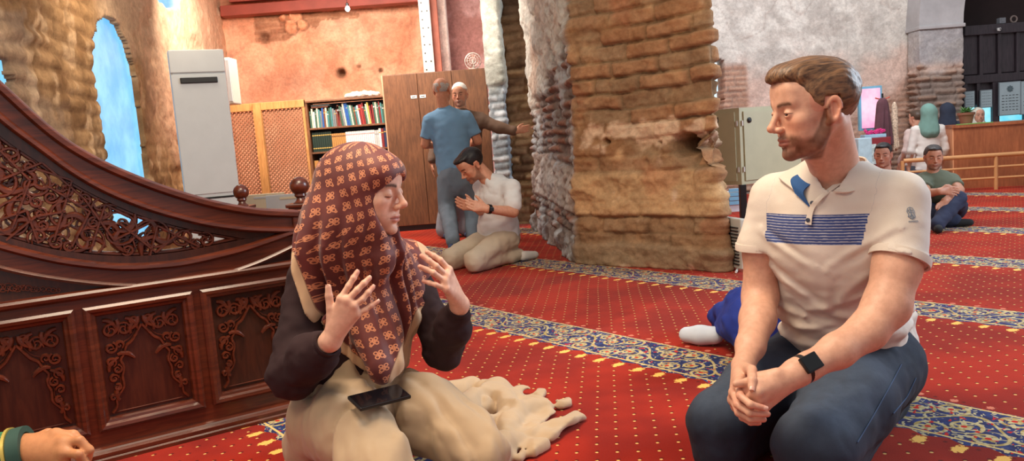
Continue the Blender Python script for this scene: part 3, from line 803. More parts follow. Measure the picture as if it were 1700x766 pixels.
# shelf moulding along the top of the panelled band, following the photo's gentle rise
pa, pb = UL, UR
path = np.linspace(pa, pb, 16); vb = vtop
ml = MB(); ml.sweep(path, [(-.012, -.06), (-.012, .008), (-.004, .018), (.006, .02), (.014, .012), (.018, 0), (.018, -.06)], lambda i: (pw(path[i], vb), Z3, N3)); ml.build('shelf_moulding', M_MAH, root)
def crv(pxs, n=60, ext=None):
    a = np.array([pu(*q) for q in pxs]); 
    if ext: a = np.concatenate([[ext], a])
    d = np.concatenate([[0], np.cumsum(np.linalg.norm(np.diff(a, axis=0), axis=1))]); t = np.linspace(0, d[-1], n)
    r = np.stack([np.interp(t, d, a[:, k]) for k in (0, 1)], 1)
    for _ in range(12): r[1:-1] = (r[:-2]+2*r[1:-1]+r[2:])/4
    return r
top = crv([(-60, 92), (0, 143), (52, 193), (104, 237), (172, 276), (261, 312), (341, 337), (397, 348), (430, 353), (492, 355)])
bead2 = crv([(-60, 130), (0, 198), (61, 240), (113, 281), (170, 315), (246, 346), (341, 372), (416, 381), (490, 382)])
fup = crv([(-60, 170), (0, 228), (76, 277), (151, 322), (227, 357), (303, 379), (409, 397)])
flo = crv([(-60, 374), (0, 391), (76, 413), (151, 424), (227, 427), (303, 419), (409, 397)])
arc1 = crv([(-60, 388), (0, 409), (101, 434), (202, 445), (302, 438), (403, 414), (488, 384)])
arc2 = crv([(-60, 424), (0, 446), (60, 458), (121, 467), (190, 474), (242, 475), (310, 470), (383, 453), (440, 432), (494, 405)])
def band(name, A, B, o0, o1, mat=M_MAH):
    n = len(A); V = []; 
    for a, b in zip(A, B): V += [pw(*a, o0), pw(*a, o1), pw(*b, o1), pw(*b, o0)]
    Fs = [(4*i+k, 4*i+(k+1) % 4, 4*i+4+(k+1) % 4, 4*i+4+k) for i in range(n-1) for k in range(4)]+[(0, 1, 2, 3), (4*n-1, 4*n-2, 4*n-3, 4*n-4)]
    return MB().add(V, Fs).build(name, mat, root)
def bead(name, Cv, prof, mat=M_MAH):
    T = np.gradient(Cv, axis=0); T /= np.linalg.norm(T, axis=1)[:, None]
    def fr(i):
        n = np.array([-T[i][1], T[i][0]]); return pw(*Cv[i]), A3*n[0]+Z3*n[1], N3
    return MB().sweep(list(range(len(Cv))), prof, fr).build(name, mat, root, smooth=True)
band('handrail_board', top, bead2, -.05, .006)
bead('handrail', top, [(-.016, -.06), (-.016, .014), (-.008, .026), (.006, .026), (.014, .014), (.014, -.06)])
bead('lower_bead', bead2, [(-.012, -.03), (-.012, .012), (-.004, .022), (.006, .02), (.012, .008), (.012, -.03)])
band('inner_cove', bead2, fup, -.04, -.012, M_MAHD)
band('lower_cove', flo, arc1, -.04, -.010, M_MAHD)
bead('arch_bead', arc1, [(-.013, -.03), (-.013, .012), (-.005, .022), (.006, .02), (.012, .008), (.012, -.03)])
band('arch_board', arc1, arc2, -.05, .002)
bead('arch_lip', arc2, [(-.008, -.03), (-.008, .008), (0, .016), (.008, .008), (.008, -.03)])
# spandrel between arch lip and the shelf moulding
sp = [(p[0], p[1]) for p in arc2]; low = [(p[0], vb-.005) for p in arc2[::-1]]
V = []; 
band('spandrel_board', arc2, np.array([(p[0], min(vb-.005, p[1]-.001)) for p in arc2]), -.055, -.014, M_MAHD)
# end wedge between rail board and arch board
wd = crv([(409, 397), (416, 384), (490, 384), (490, 386)]); 
MB().prism([tuple(pu(*q)) for q in [(400, 385), (492, 378), (494, 452), (470, 446), (430, 425)]], pw, -.056, -.016).build('end_board', M_MAH, root)
# newel at the end of the rail
nu = pu(500, 400)[0]; nv1 = pu(495, 350)[1]
nm = MB(); c = pw(nu+.01, (nv1)/2, -.02); Rm = np.stack([A3, N3, Z3], 1); nm.box(c, (.075, .075, nv1), R=Rm, bev=.006); nm.build('newel_post', M_MAH, root)
# fretwork: scrolls filling the lens between fup and flo
fw = MB(); rg = random.Random(4)
lens = [tuple(p) for p in fup]+[tuple(p) for p in flo[::-1]]
la = np.array(lens); placed = []
def inside(c, r):
    a = np.array([[c[0]+r*math.cos(t), c[1]+r*math.sin(t)] for t in np.linspace(0, 6.28, 9)]); return inpoly(a[:, 0], a[:, 1], lens).all()
for r, tries in ((.062, 500), (.046, 900), (.034, 1500), (.024, 2500), (.016, 3000)):
    for _ in range(tries):
        c = (rg.uniform(la[:, 0].min(), la[:, 0].max()), rg.uniform(la[:, 1].min(), la[:, 1].max()))
        if inside(c, r*.9) and all(math.hypot(c[0]-q[0], c[1]-q[1]) > (r+q[2])*.88 for q in placed): placed.append((c[0], c[1], r))
for k, (x, y, r) in enumerate(placed):
    a0 = rg.uniform(0, 6.28); g = 1 if k % 2 else -1
    ribbon(fw, spiral((x, y), r*1.08, 1.25+.35*rg.random(), a0, g, 24), .0125, -.03, .018)
    ribbon(fw, spiral((x, y), r*.7, .8, a0+3.1, -g, 14), .0075, -.03, .013)
    for j in range(3): leaf(fw, (x, y), a0+2.1*j+.5, r*1.25, -.03, .017, .45*g)
# second, deeper layer of foliage behind the first
for _ in range(230):
    c = (rg.uniform(la[:, 0].min(), la[:, 0].max()), rg.uniform(la[:, 1].min(), la[:, 1].max())); r = rg.uniform(.016, .034)
    if inside(c, r*.8): ribbon(fw, spiral(c, r, 1.2, rg.uniform(0, 6.28), rg.choice((-1, 1)), 16), .011, -.042, .014); leaf(fw, c, rg.uniform(0, 6.28), r*1.5, -.042, .014)
# long interlacing straps
for q in [((0, 300), (70, 270), (140, 330)), ((0, 366), (44, 350), (64, 405)), ((80, 310), (150, 352), (120, 410)), ((140, 330), (190, 400), (250, 370)), ((60, 280), (120, 300), (90, 400)), ((200, 372), (260, 420), (300, 385)), ((0, 250), (50, 300), (20, 380)), ((110, 352), (60, 360), (10, 400)), ((150, 420), (175, 340), (215, 360)), ((250, 425), (262, 375), (330, 410))]:
    p = [pu(*c) for c in q]; ribbon(fw, [p[0], p[1]], .011, -.03, .022, False); ribbon(fw, [p[1], p[2]], .011, -.03, .022, False)
# outer fillet ties strands to the frame
ribbon(fw, fup*.5+np.roll(fup, 0, 0)*.5-np.array([0, .006]), .014, -.035, .014, False); ribbon(fw, flo+np.array([0, .006]), .014, -.035, .014, False)
fw.build('fretwork', M_MAH, root, smooth=True)
# small dark carved spandrel at the lower left
ls = MB()
for k in range(16):
    x = -30+k*8.5; c = pu(x, 478+(x*.05)); r = .016*(1-k*.045); ribbon(ls, spiral(c, r, 1.3, k*1.3, 1 if k % 2 else -1, 16), .005, -.0145, .008); leaf(ls, c, k*.9, r*1.4, -.0145, .008)
ls.build('spandrel_carving', M_MAH, root, smooth=True)

# ball-topped posts on the far side of the pulpit
def ball_post(px, py, Y, r, label):
    c = P(px, py, Y); mb_root = thing('finial_post', (c[0], c[1], 0), label, 'post', 'ball topped pulpit posts')
    b = MB(); b.box((c[0], c[1], (c[2]-r*2.1)/2), (r*2.3, r*2.3, c[2]-r*2.1), bev=.008).box((c[0], c[1], c[2]-r*2.0), (r*2.7, r*2.7, r*.4), bev=.006); b.build('post', M_MAH, mb_root)
    a = MB().lathe(c, [(r*.75, -r*2.0), (r*.8, -r*1.75), (r*.5, -r*1.5), (r*.42, -r*1.25), (r*.62, -r*1.05)]+[(r*math.cos(t), r*math.sin(t)) for t in np.linspace(-.95, 1.55, 14)], 24); a.build('finial', M_MAH, mb_root, smooth=True)
ball_post(400, 319, 4.2, .042, 'dark wooden post with a ball finial beside the tall white air conditioner')
ball_post(497, 309, 3.75, .046, 'dark wooden post with a larger ball finial just left of the patterned headscarf')

# ---------------- tall white air conditioner
def obox(name, mat, root, c, size, rz, bev=.01): return MB().box(c, size, rz, bev=bev).build(name, mat, root)
acy = 5.7; a0 = P(264, 85, acy); a1 = P(352, 80, acy); acx = (a0[0]+a1[0])/2; acw = a1[0]-a0[0]; ach = (a0[2]+a1[2])/2
r_ = thing('air_conditioner', (acx, acy+.17, 0), 'tall white floor standing air conditioner against the left stone wall', 'air conditioner')
m_ac = simple('white_enamel', rgb(206, 210, 208), .25, var=.03, coat=.4)
obox('body', m_ac, r_, (acx, acy+.17, ach/2), (acw, .34, ach), 0, .022)
def acz(y): return P(320, y, acy)[2]
obox('head_panel', m_ac, r_, (acx, acy-.004, (ach+acz(122))/2), (acw*.97, .02, ach-acz(122)-.01), 0, .006)
sl = obox('display_window', M_BLACK, r_, (acx+.0, acy-.014, acz(134)), (acw*.66, .02, .042), 0, .009)
obox('lower_grille', M_BLACK, r_, (acx+.02, acy+.0, acz(331)), (acw*.75, .012, .014), 0, .002)
obox('front_panel', m_ac, r_, (acx, acy-.002, (acz(124)+acz(324))/2), (acw*.97, .016, acz(124)-acz(324)), 0, .005)
r_.rotation_euler.z = .40
zt = P(371, 97, 8.0)[2]; zb_c = P(371, 174, 8.0)[2]; xe = P(388, 130, 8.0)[0]
r_ = thing('wall_cabinet', (xe-.2, 8.0, zb_c), 'pale box mounted on the wall just right of the tall air conditioner', 'box')
obox('casing_body', simple('pale_enamel', rgb(226, 220, 206), .4, var=.04), r_, (xe-.2, 8.05, (zt+zb_c)/2), (.40, .22, zt-zb_c), 0, .012)
obox('casing_cover', M_WHITE, r_, (xe-.12, 7.935, (zt+zb_c)/2), (.22, .012, (zt-zb_c)*.9), 0, .004)

# ---------------- lattice screen, bookcase, cupboard (one row, each its own thing)
YR = 9.3
def xz(px, py, Y=YR): p = P(px, py, Y); return p[0], p[2]
lt = xz(367, 178); rt = xz(505, 168); ztop = xz(430, 171)[1]; xp0 = xz(424, 200)[0]; xp1 = xz(437, 200)[0]
r_ = thing('lattice_screen', ((lt[0]+rt[0])/2, YR, 0), 'light pine screen with two diamond lattice panels beside the bookcase', 'screen')
f = MB(); f.box(((lt[0]+rt[0])/2, YR, ztop-.045), (rt[0]-lt[0], .06, .09), bev=.005).box(((lt[0]+rt[0])/2, YR, .05), (rt[0]-lt[0], .06, .1), bev=.005).box((lt[0]+.02, YR, ztop/2), (.04, .05, ztop-.01), bev=.004).box((rt[0]-.015, YR, ztop/2), (.03, .05, ztop-.01), bev=.004)
f.build('screen_frame', M_PINE, r_)
MB().box(((xp0+xp1)/2, YR-.02, ztop/2), (xp1-xp0, .09, ztop-.004), bev=.006).build('centre_post', M_PINE, r_)
M_LAT = simple('lattice_brown', rgb(150, 104, 74), .6, var=.1)
for (xa, xb) in ((lt[0]+.03, xp0), (xp1, rt[0]-.02)):
    l = MB(); sp_ = .034; za, zb_ = .09, ztop-.08; wd_ = .0068
    for sg in (1, -1):
        k = -80
        for k in range(-90, 90):
            c0 = k*sp_*1.414
            # line z = za + sg*(x-xa) + c0 clipped
            pts = []
            x_lo = max(xa, xa+(-c0)/1 if sg == 1 else xa+(c0-(zb_-za))); x_hi = min(xb, xa+(zb_-za-c0) if sg == 1 else xa+c0)
            if x_hi-x_lo < .005: continue
            z_ = lambda x: za+c0+sg*(x-xa); n2 = np.array([-sg, 1])/1.414*wd_; oy = .004 if sg == 1 else -.004
            q = [(x_lo-n2[0], z_(x_lo)-n2[1]), (x_hi-n2[0], z_(x_hi)-n2[1]), (x_hi+n2[0], z_(x_hi)+n2[1]), (x_lo+n2[0], z_(x_lo)+n2[1])]
            l.prism(q, lambda u, v, o: np.array([u, YR+o, v]), oy-.005, oy+.005)
    l.build('lattice_panel', M_LAT, r_, fixn=False)

bl = xz(506, 168)[0]; brr = xz(636, 163)[0]+.03; bt_ = xz(570, 166)[1]; s1 = xz(572, 209)[1]; s2_ = xz(576, 249)[1]; dep = .30
r_ = thing('bookcase', ((bl+brr)/2, YR+dep/2, 0), 'open wooden bookcase holding three visible rows of books', 'bookcase')
cx = (bl+brr)/2; bw_ = brr-bl
MB().box((bl+.01, YR+dep/2, bt_/2), (.02, dep, bt_)).box((brr-.01, YR+dep/2, bt_/2), (.02, dep, bt_)).box((cx, YR+dep/2, bt_+.006), (bw_, dep+.02, .022), bev=.003).box((cx, YR+dep/2, .04), (bw_-.04, dep-.02, .08)).build('carcass', M_LAM, r_)
MB().box((cx, YR+dep-.006, bt_/2), (bw_-.04, .01, bt_-.02)).build('back_panel', simple('bookcase_back', rgb(96, 92, 96), .8), r_)
SH = [s1, s2_, s2_-(s1-s2_)*1.05, s2_-(s1-s2_)*2.1]
for s in SH: MB().box((cx, YR+dep/2-.004, s-.011), (bw_-.042, dep-.014, .022), bev=.003).build('shelf', M_LAM, r_)
# books
BC = {'green': (60, 96, 76), 'teal': (70, 130, 130), 'blue': (40, 90, 160), 'cream': (214, 204, 176), 'brown': (120, 70, 52), 'maroon': (130, 34, 34), 'red': (170, 50, 44), 'yellow': (206, 178, 90), 'grey': (120, 126, 126), 'white': (226, 224, 216), 'dark green': (28, 48, 38), 'tan': (186, 132, 70), 'pale grey': (190, 190, 186), 'navy': (36, 50, 84), 'black': (34, 32, 34)}
BM = {k: simple('book_'+k.replace(' ', '_'), rgb(*v), .55, var=.08, nscale=30) for k, v in BC.items()}
M_PG = simple('book_pages', rgb(222, 212, 190), .9)
M_BAND = {k: simple('spine_'+k, rgb(*v), .5, var=.05) for k, v in {'gold': (196, 164, 84), 'pink': (206, 150, 150), 'white': (230, 226, 214), 'grey': (150, 150, 150), 'dark': (90, 60, 40)}.items()}
seen_labels = set()
def book(x, zb, th, h, colour, label, group, lean=0, bandc='gold', nb=2, d=.17):
    y = YR+.035; piv = (x+th/2, y+d/2, zb)
    R = np.array(Matrix.Rotation(lean, 3, 'Y')); c0 = np.array([x+th/2, y+d/2, zb+abs(math.sin(lean))*th/2])
    def b(c, s): return (c0+R@np.array(c), s)
    rt = thing('book', tuple(c0), label, 'book', group)
    m = MB(); c, s = b((0, -d/2+.004, h/2), (th, .008, h)); m.box(c, s, R=R, bev=.003)
    for sx in (-1, 1): c, s = b((sx*(th/2-.0015), 0, h/2), (.003, d, h)); m.box(c, s, R=R)
    m.build('cover', BM[colour], rt)
    m = MB(); c, s = b((0, .003, h/2), (th-.006, d-.012, h-.008)); m.box(c, s, R=R); m.build('pages', M_PG, rt)
    if nb:
        for q in ([.78] if nb == 2 else [.84, .18]): c, s = b((0, -d/2-.0005, h*q), (th*.86, .003, h*.05)); MB().box(c, s, R=R).build('spine_band', M_BAND[bandc], rt)
row = 'green cream white green cream teal grey blue brown cream teal green teal grey grey brown maroon brown green grey cream blue blue teal cream green brown teal white maroon red maroon green cream yellow maroon maroon green cream green maroon teal green'.split()
rg = random.Random(3); x = bl+.03; zb = SH[0]+.001; end = brr-.03; tot = end-x; th = tot/len(row)*.97
for i, c in enumerate(row):
    h = rg.uniform(.19, .235) if i < 16 else rg.uniform(.21, .262); 
    if i in (20, 21, 22): h = .27
    pv = row[i-1] if i else 'the left side'; nx_ = row[i+1] if i < len(row)-1 else 'the right side'
    where = 'left third' if i < 15 else ('middle' if i < 29 else 'right third')
    lab = f'{c} book on top shelf between {pv} and {nx_}, {where}'.replace('the left side', 'shelf end').replace('the right side', 'shelf end')
    ln = 0 if i < 17 else (-.10 if i < 36 else -.05)
    if lab in seen_labels: lab = f'{c} book {i+1} places from the left end of the top shelf'
    seen_labels.add(lab)
    book(x, zb, th*.9, h, c, lab, 'books on the top shelf', ln, rg.choice(['gold', 'white', 'grey']), 2 if rg.random() < .6 else 0); x += tot/len(row)
# three books lying on top of the left ones
for k, (c, w) in enumerate((('brown', .2), ('grey', .22))):
    xx = bl+.06; z_ = zb+.236+k*.019; rt = thing('book', (xx+.1, YR+.1, z_), f'{c} book lying flat on the upright books at the left of the top shelf', 'book', 'books on the top shelf')
    MB().box((xx+w/2, YR+.1, z_+.0015), (w, .14, .003)).box((xx+w/2, YR+.1, z_+.0155), (w, .14, .003)).box((xx+w/2, YR+.172-.14, z_+.0085), (w, .004, .017)).build('cover', BM[c], rt); MB().box((xx+w/2, YR+.103, z_+.0085), (w-.006, .132, .011)).build('pages', M_PG, rt)
ORD = ['leftmost']+[w_+' from left' for w_ in 'second third fourth fifth sixth seventh eighth ninth tenth eleventh twelfth thirteenth fourteenth fifteenth sixteenth seventeenth eighteenth nineteenth twentieth twenty-first twenty-second twenty-third twenty-fourth twenty-fifth twenty-sixth twenty-seventh twenty-eighth'.split()]
x = bl+.035; zb = SH[1]+.001
for n, c, h, lab, bc, nb, w in ((9, 'dark green', .235, 'dark green book with gold bands in the matching set on the second shelf', 'gold', 4, .235), (7, 'tan', .205, 'tan brown book in the matching set on the second shelf', 'dark', 4, .17), (14, 'white', .215, 'white and pink book in the long matching set on the second shelf', 'pink', 4, .35), (2, 'pale grey', .21, 'pale grey book at the end of the white set on the second shelf', 'grey', 2, .05)):
    for k in range(n): book(x, zb, w/n*.94, h, c, f'{c} book, {ORD[k]} in its {"gold-banded " if c == "dark green" else ""}matching set on the second shelf', 'matching '+c+' books', 0, bc, nb); x += w/n
for c, h, lab in (('white', .23, 'white book near the right end of the second shelf'), ('maroon', .225, 'maroon book near the right end of the second shelf'), ('navy', .235, 'navy book next to last on the second shelf'), ('blue', .22, 'bright blue book last on the second shelf')):
    book(x, zb, .028, h, c, lab, 'single books at the right of the second shelf', 0, 'gold', 2); x += .031
x = bl+.03; zb = SH[2]+.001
book(x, zb, .05, .2, 'tan', 'thick plain tan box-like book at the left of the third shelf', 'books on the third shelf', 0, 'gold', 0); x += .07
n = 28; wq = (brr-.03-x)/n
for k in range(n): book(x, zb, wq*.93, .225, 'pale grey', f'pale grey volume, {ORD[k]} in the long set on the third shelf', 'pale grey volumes on the third shelf', 0, 'grey', 4); x += wq

# crumpled plastic on the bookcase
def crumple(p, s=0): return fbm(p*14, 4, s)
zc = bt_+.02; xa = xz(566, 158)[0]; xb = xz(628, 158)[0]
Vq, Qq = surf(lambda p: ell(p, ((xa+xb)/2, YR+.16, zc+.03), ((xb-xa)/2, .11, .05)) + (crumple(p*2.2, 5)-.5)*.07, (xa-.08, YR-.02, zc), (xb+.08, YR+.36, zc+.15), .012)
tag(mesh_obj('plastic_bag', Vq, Qq, simple('crumpled_plastic', rgb(226, 214, 202), .3, var=.25, nscale=20, bump=.4, bscale=30, bdist=.01), origin=((xa+xb)/2, YR+.16, zc)), 'crumpled whitish plastic bag lying on top of the bookcase', 'bag')

# tall cupboard
YC = 9.08; ca = P(634, 125, YC); cb_ = P(806, 113, YC); zt = (ca[2]+cb_[2])/2; cw = cb_[0]-ca[0]; ccx = (ca[0]+cb_[0])/2
r_ = thing('tall_cupboard', (ccx, YC+.2, 0), 'tall brown wood laminate cupboard behind the two standing men', 'cupboard')
MB().box((ccx, YC+.21, zt/2+.03), (cw, .38, zt-.06)).build('cupboard_body', M_LAM, r_)
for k in range(3):
    MB().box((ca[0]+cw*(k+.5)/3, YC+.01, zt/2+.03), (cw/3-.006, .02, zt-.07), bev=.003).build('cupboard_door', M_LAM, r_)
for q in ((-.02, .0),): pass
MB().box((ca[0]-.006, YC+.21, zt/2+.03), (.014, .40, zt-.06)).build('edge_strip', simple('pale_edge', rgb(206, 160, 124), .6), r_)
MB().box((ccx, YC+.2, .03), (cw-.06, .36, .06)).build('kickboard', M_BLACK, r_)
for k, (px, py) in enumerate(((687, 161), (702, 160))):
    c = P(px, py, YC-.002); lb = MB().box((c[0], YC-.003, c[2]), (.072, .004, .036), bev=.001).build('label_plate', M_PAPER, r_)
    MB().box((c[0], YC-.006, c[2]), (.045, .002, .006)).build('label_line', M_BLACK, r_)
# floor fan on the cupboard
c = P(785, 101, 9.2); r_ = thing('desk_fan', (c[0], 9.2, zt), 'small round metal fan standing on top of the tall cupboard', 'fan')
rr_ = .095; circ = lambda r, y=0, n=28: [(c[0]+r*math.cos(t), 9.2+y, c[2]+r*math.sin(t)) for t in np.linspace(0, 2*math.pi, n)]
g_ = MB(); [g_.tube(circ(r, y), .0035, 6, cap=False) for r, y in ((rr_, 0), (rr_*.7, -.03), (rr_*.4, -.04), (rr_, .06))]
for k in range(12):
    t = k*math.pi/6; g_.tube([(c[0]+rr_*math.cos(t), 9.2, c[2]+rr_*math.sin(t)), (c[0]+rr_*.6*math.cos(t), 9.2-.035, c[2]+rr_*.6*math.sin(t)), (c[0], 9.2-.045, c[2])], .002, 5)
g_.build('fan_guard', M_STEEL, r_)
bld = MB()
for k in range(4):
    t0 = k*math.pi/2; q = []
    for (rq, dt, yy) in ((.02, -.3, 0), (.075, -.45, -.012), (.08, .25, .012), (.02, .4, 0)): q.append((c[0]+rq*math.cos(t0+dt), 9.2+.02+yy, c[2]+rq*math.sin(t0+dt)))
    bld.add(q+[(a, b+.003, d) for a, b, d in q], [(0, 1, 2, 3), (7, 6, 5, 4), (0, 4, 5, 1), (1, 5, 6, 2), (2, 6, 7, 3), (3, 7, 4, 0)])
bld.build('fan_blades', simple('brown_fan_blade', rgb(150, 96, 80), .5), r_)
MB().lathe((c[0], 9.24, zt), [(.07, 0), (.07, .012), (.02, .02), (.015, max(.03, c[2]-zt))], 20).build('fan_stand', M_STEEL, r_)

# pierced steel post, red timber post and hanging bulb at the back
pa = P(700, 0, 10.5); pb = P(716, 115, 10.5); xm = (pa[0]+pb[0])/2-.0
m_ = MB(); m_.box((xm, 10.5, 1.7), (.15, .05, 3.4))
for k in range(30):
    for sx in ((-.035, .035) if k % 2 else (-.035,)): m_.box((xm+sx, 10.474, .25+k*.11), (.02, .004, .02))
r_ = thing('steel_post', (xm, 10.5, 0), 'pale perforated steel post rising in front of the pink wall', 'post')
MB().box((xm, 10.5, 1.7), (.15, .05, 3.4), bev=.004).build('channel', M_STEEL, r_)
h = MB()
for k in range(30):
    for sx in ((-.035, .035) if k % 2 else (-.035,)): h.lathe((xm+sx, 10.473, .25+k*.11), [(.011, 0), (.011, .003)], 10, axis=(0, -1, 0))
h.build('bolt_holes', M_BLACK, r_)
xr = P(716, 60, 10.6)[0]; tag(MB().box((xr+.05, 10.62, 1.7), (.12, .1, 3.4), bev=.006).build('timber_post', simple('red_brown_timber', rgb(176, 96, 72), .6, var=.15), origin=(xr+.05, 10.62, 0)), 'reddish painted timber post right behind the perforated steel post', 'post')
c = P(577, 15, 9.6); r_ = thing('pendant_bulb', (c[0], 9.6, c[2]), 'small bright bulb hanging from the red ceiling', 'lamp')
MB().lathe((c[0], 9.6, c[2]), [(.008, -.03), (.024, -.018), (.03, 0), (.026, .018), (.014, .034)], 16).build('bulb', glow_mat('bulb_glow', (1, .95, .85, 1), (1, .9, .8, 1), 6), r_, smooth=True)
MB().lathe((c[0], 9.6, c[2]+.034), [(.018, 0), (.018, .03), (.01, .04)], 12).tube([(c[0], 9.6, c[2]+.06), (c[0], 9.6, 3.38)], .004, 6).build('bulb_holder', M_BLACK, r_)

# plastic chairs behind the pulpit
M_CH = simple('cream_plastic', rgb(206, 186, 150), .4, var=.04); M_CH2 = simple('grey_plastic', rgb(186, 180, 172), .4, var=.04)
def pchair(px, py, Y, mat, label, w=.42):
    c = P(px, py, Y); zt = c[2]; r = thing('plastic_chair', (c[0], Y+.2, 0), label, 'chair', 'plastic chairs behind the pulpit')
    MB().box((c[0], Y, zt-.17), (w, .03, .34), bev=.02).build('backrest', mat, r)
    MB().box((c[0], Y+.22, zt-.40), (w, .42, .03), bev=.012).build('seat', mat, r)
    for sx in (-1, 1):
        for sy in (0, 1): MB().tube([(c[0]+sx*w*.42, Y+.03+sy*.38, zt-.4), (c[0]+sx*w*.5, Y+sy*.42, 0)], [.022, .016], 8).build('leg', mat, r)
    MB().box((c[0]-.0, Y-.018, zt-.035), (w*.4, .006, .02), bev=.002).build('grip_slot', M_CH2 if mat is M_CH else M_CH, r)
pchair(436, 322, 7.4, M_CH, 'cream plastic chair seen below the lattice, nearer the air conditioner')
pchair(480, 322, 6.8, M_CH2, 'greyish white plastic chair seen below the lattice beside the headscarf')

# ---------------- electrical cabinet by the pier
kc = np.array([P(1229, 240, 6.0)[0], 6.0]); zt = P(1229, 179, 6.0)[2]; zb = P(1233, 307, 6.0)[2]
dl = nz([-.9, .72]); dr = nz([.82, .42])
wl_, wr_ = .37, .66
M_KL = simple('beige_steel', rgb(186, 180, 148), .45, var=.05); M_KR = M_KL
r_ = thing('electrical_cabinet', (kc[0]+.05, kc[1]+.35, 0), 'beige steel electrical cabinet on black legs between the pier and the seated man', 'cabinet')
def kp(a, b, z): q = kc+dl*a+dr*b; return (q[0], q[1], z)
MB().add([kp(a, b, z) for z in (zb, zt) for a, b in ((0, 0), (wl_, 0), (wl_, wr_), (0, wr_))], [(0, 1, 2, 3), (7, 6, 5, 4), (0, 4, 5, 1), (1, 5, 6, 2), (2, 6, 7, 3), (3, 7, 4, 0)]).build('cabinet_body', M_KL, r_)
nl = np.array([-dl[1], dl[0]]); nl = nl if nl@(-kc) > 0 else -nl; nr = np.array([-dr[1], dr[0]]); nr = nr if nr@(-kc) > 0 else -nr
def face_panel(d, n, w, name, m0=.035):
    def q(a, z, o): p = kc+d*a+n*o; return (p[0], p[1], z)
    m = MB(); m.prism([(m0, zb+.03), (w-m0, zb+.03), (w-m0, zt-.03), (m0, zt-.03)], q, 0, .012); ob = m.build(name, M_KR, r_)
    for z in (zb+.12, zt-.12): MB().prism([(m0-.02, z-.02), (m0-.008, z-.02), (m0-.008, z+.02), (m0-.02, z+.02)], q, 0, .014).build('hinge', M_STEEL, r_)
    return q
q1 = face_panel(dl, nl, wl_, 'side_door'); q2 = face_panel(dr, nr, wr_, 'front_door')
kn = MB(); kn.lathe(q2(.09, zt-.10, .012), [(.022, 0), (.022, .006), (.01, .012)], 16, axis=(nr[0], nr[1], 0)); kn.build('lock', M_BLACK, r_)
sl = MB(); [sl.prism([(wl_*.45, z-.02), (wl_*.45+.008, z-.02), (wl_*.45+.008, z+.02), (wl_*.45, z+.02)], q1, .012, .014) for z in (zt-.08, zb+.1)]; sl.build('lock_slot', M_BLACK, r_)
for a, b in ((.02, .03), (wl_-.03, .03), (.02, wr_-.03), (wl_-.03, wr_-.03)):
    p = kp(a, b, 0); MB().box((p[0], p[1], zb/2), (.05, .05, zb), bev=.004).build('leg', M_BLACK, r_)
MB().add([kp(a, b, z) for z in (.10, .13) for a, b in ((.02, .03), (wl_-.02, .03), (wl_-.02, wr_-.03), (.02, wr_-.03))], [(0, 1, 2, 3), (7, 6, 5, 4), (0, 4, 5, 1), (1, 5, 6, 2), (2, 6, 7, 3), (3, 7, 4, 0)]).build('lower_shelf', M_BLACK, r_)
# heater panel leaning at the pier foot
h0 = P(1219, 440, 4.95); zt_ = P(1219, 364, 4.95)[2]
r_ = thing('panel_heater', (h0[0]+.02, 5.0, 0), 'thin grey white heater panel standing at the foot of the brick pier', 'heater')
MB().box((h0[0]+.035, 5.02, zt_/2+.01), (.05, .22, zt_-.02), .25, bev=.008).build('heater_body', simple('grey_white_enamel', rgb(190, 188, 178), .4, var=.04), r_)
g_ = MB(); [g_.box((h0[0]+.007, 5.01, .05+k*.022), (.012, .16, .006), .25) for k in range(int((zt_-.08)/.022))]; g_.build('grille', M_BLACK, r_)
cpts = [G(*q, .012) for q in [(1222, 452), (1226, 444), (1232, 440), (1236, 432), (1246, 430), (1258, 431)]]
tag(MB().tube(cpts, .008, 8).build('power_cord', M_WHITE, origin=cpts[0]), 'white power cord lying on the carpet at the foot of the pier', 'cord')
# low window-like glass stand seen below the cabinet
sx, sz = P(1219, 350, 8.6)[0], P(1219, 318, 8.6)[2]; r_ = thing('display_stand', (sx, 8.6, 0), 'low bright stand with pale blue shelves seen under the electrical cabinet', 'stand')
MB().box((sx, 8.6, sz/2), (.22, .2, sz), bev=.004).build('stand_body', simple('pale_stand', rgb(226, 232, 236), .5), r_)
for k in range(4): MB().box((sx, 8.49, .1+k*sz/4.6), (.17, .02, sz/6), bev=.003).build('shelf_front', simple('pale_blue_board', rgb(130, 190, 222), .4) if k == 0 else bpy.data.materials['pale_blue_board'], r_)

# ---------------- right background
# backlit poster
pc = [P(1427, 147, 9.9), P(1463, 142, 9.9), P(1464, 213, 9.9), P(1430, 217, 9.9)]
cx_ = np.mean([p[0] for p in pc]); z1_ = (pc[0][2]+pc[1][2])/2; z0_ = (pc[2][2]+pc[3][2])/2; wq = pc[1][0]-pc[0][0]
r_ = thing('display_screen', (cx_, 9.9, z0_), 'upright pink lit poster screen in a pale blue frame by the brick wall', 'screen')
MB().box((cx_, 9.93, (z0_+z1_)/2), (wq+.02, .05, z1_-z0_+.02), bev=.005).build('screen_frame', simple('pale_blue_frame', rgb(110, 170, 196), .5), r_)
MB().box((cx_, 9.9, (z0_+z1_)/2), (wq-.04, .012, z1_-z0_-.04)).build('lit_panel', glow_mat('pink_poster', rgb(246, 150, 190), rgb(252, 206, 222), 1.0), r_)
MB().tube([(cx_-.1, 9.95, 0), (cx_-.03, 9.95, z0_)], .012, 8).tube([(cx_+.1, 9.95, 0), (cx_+.03, 9.95, z0_)], .012, 8).build('easel_legs', M_BLACK, r_)
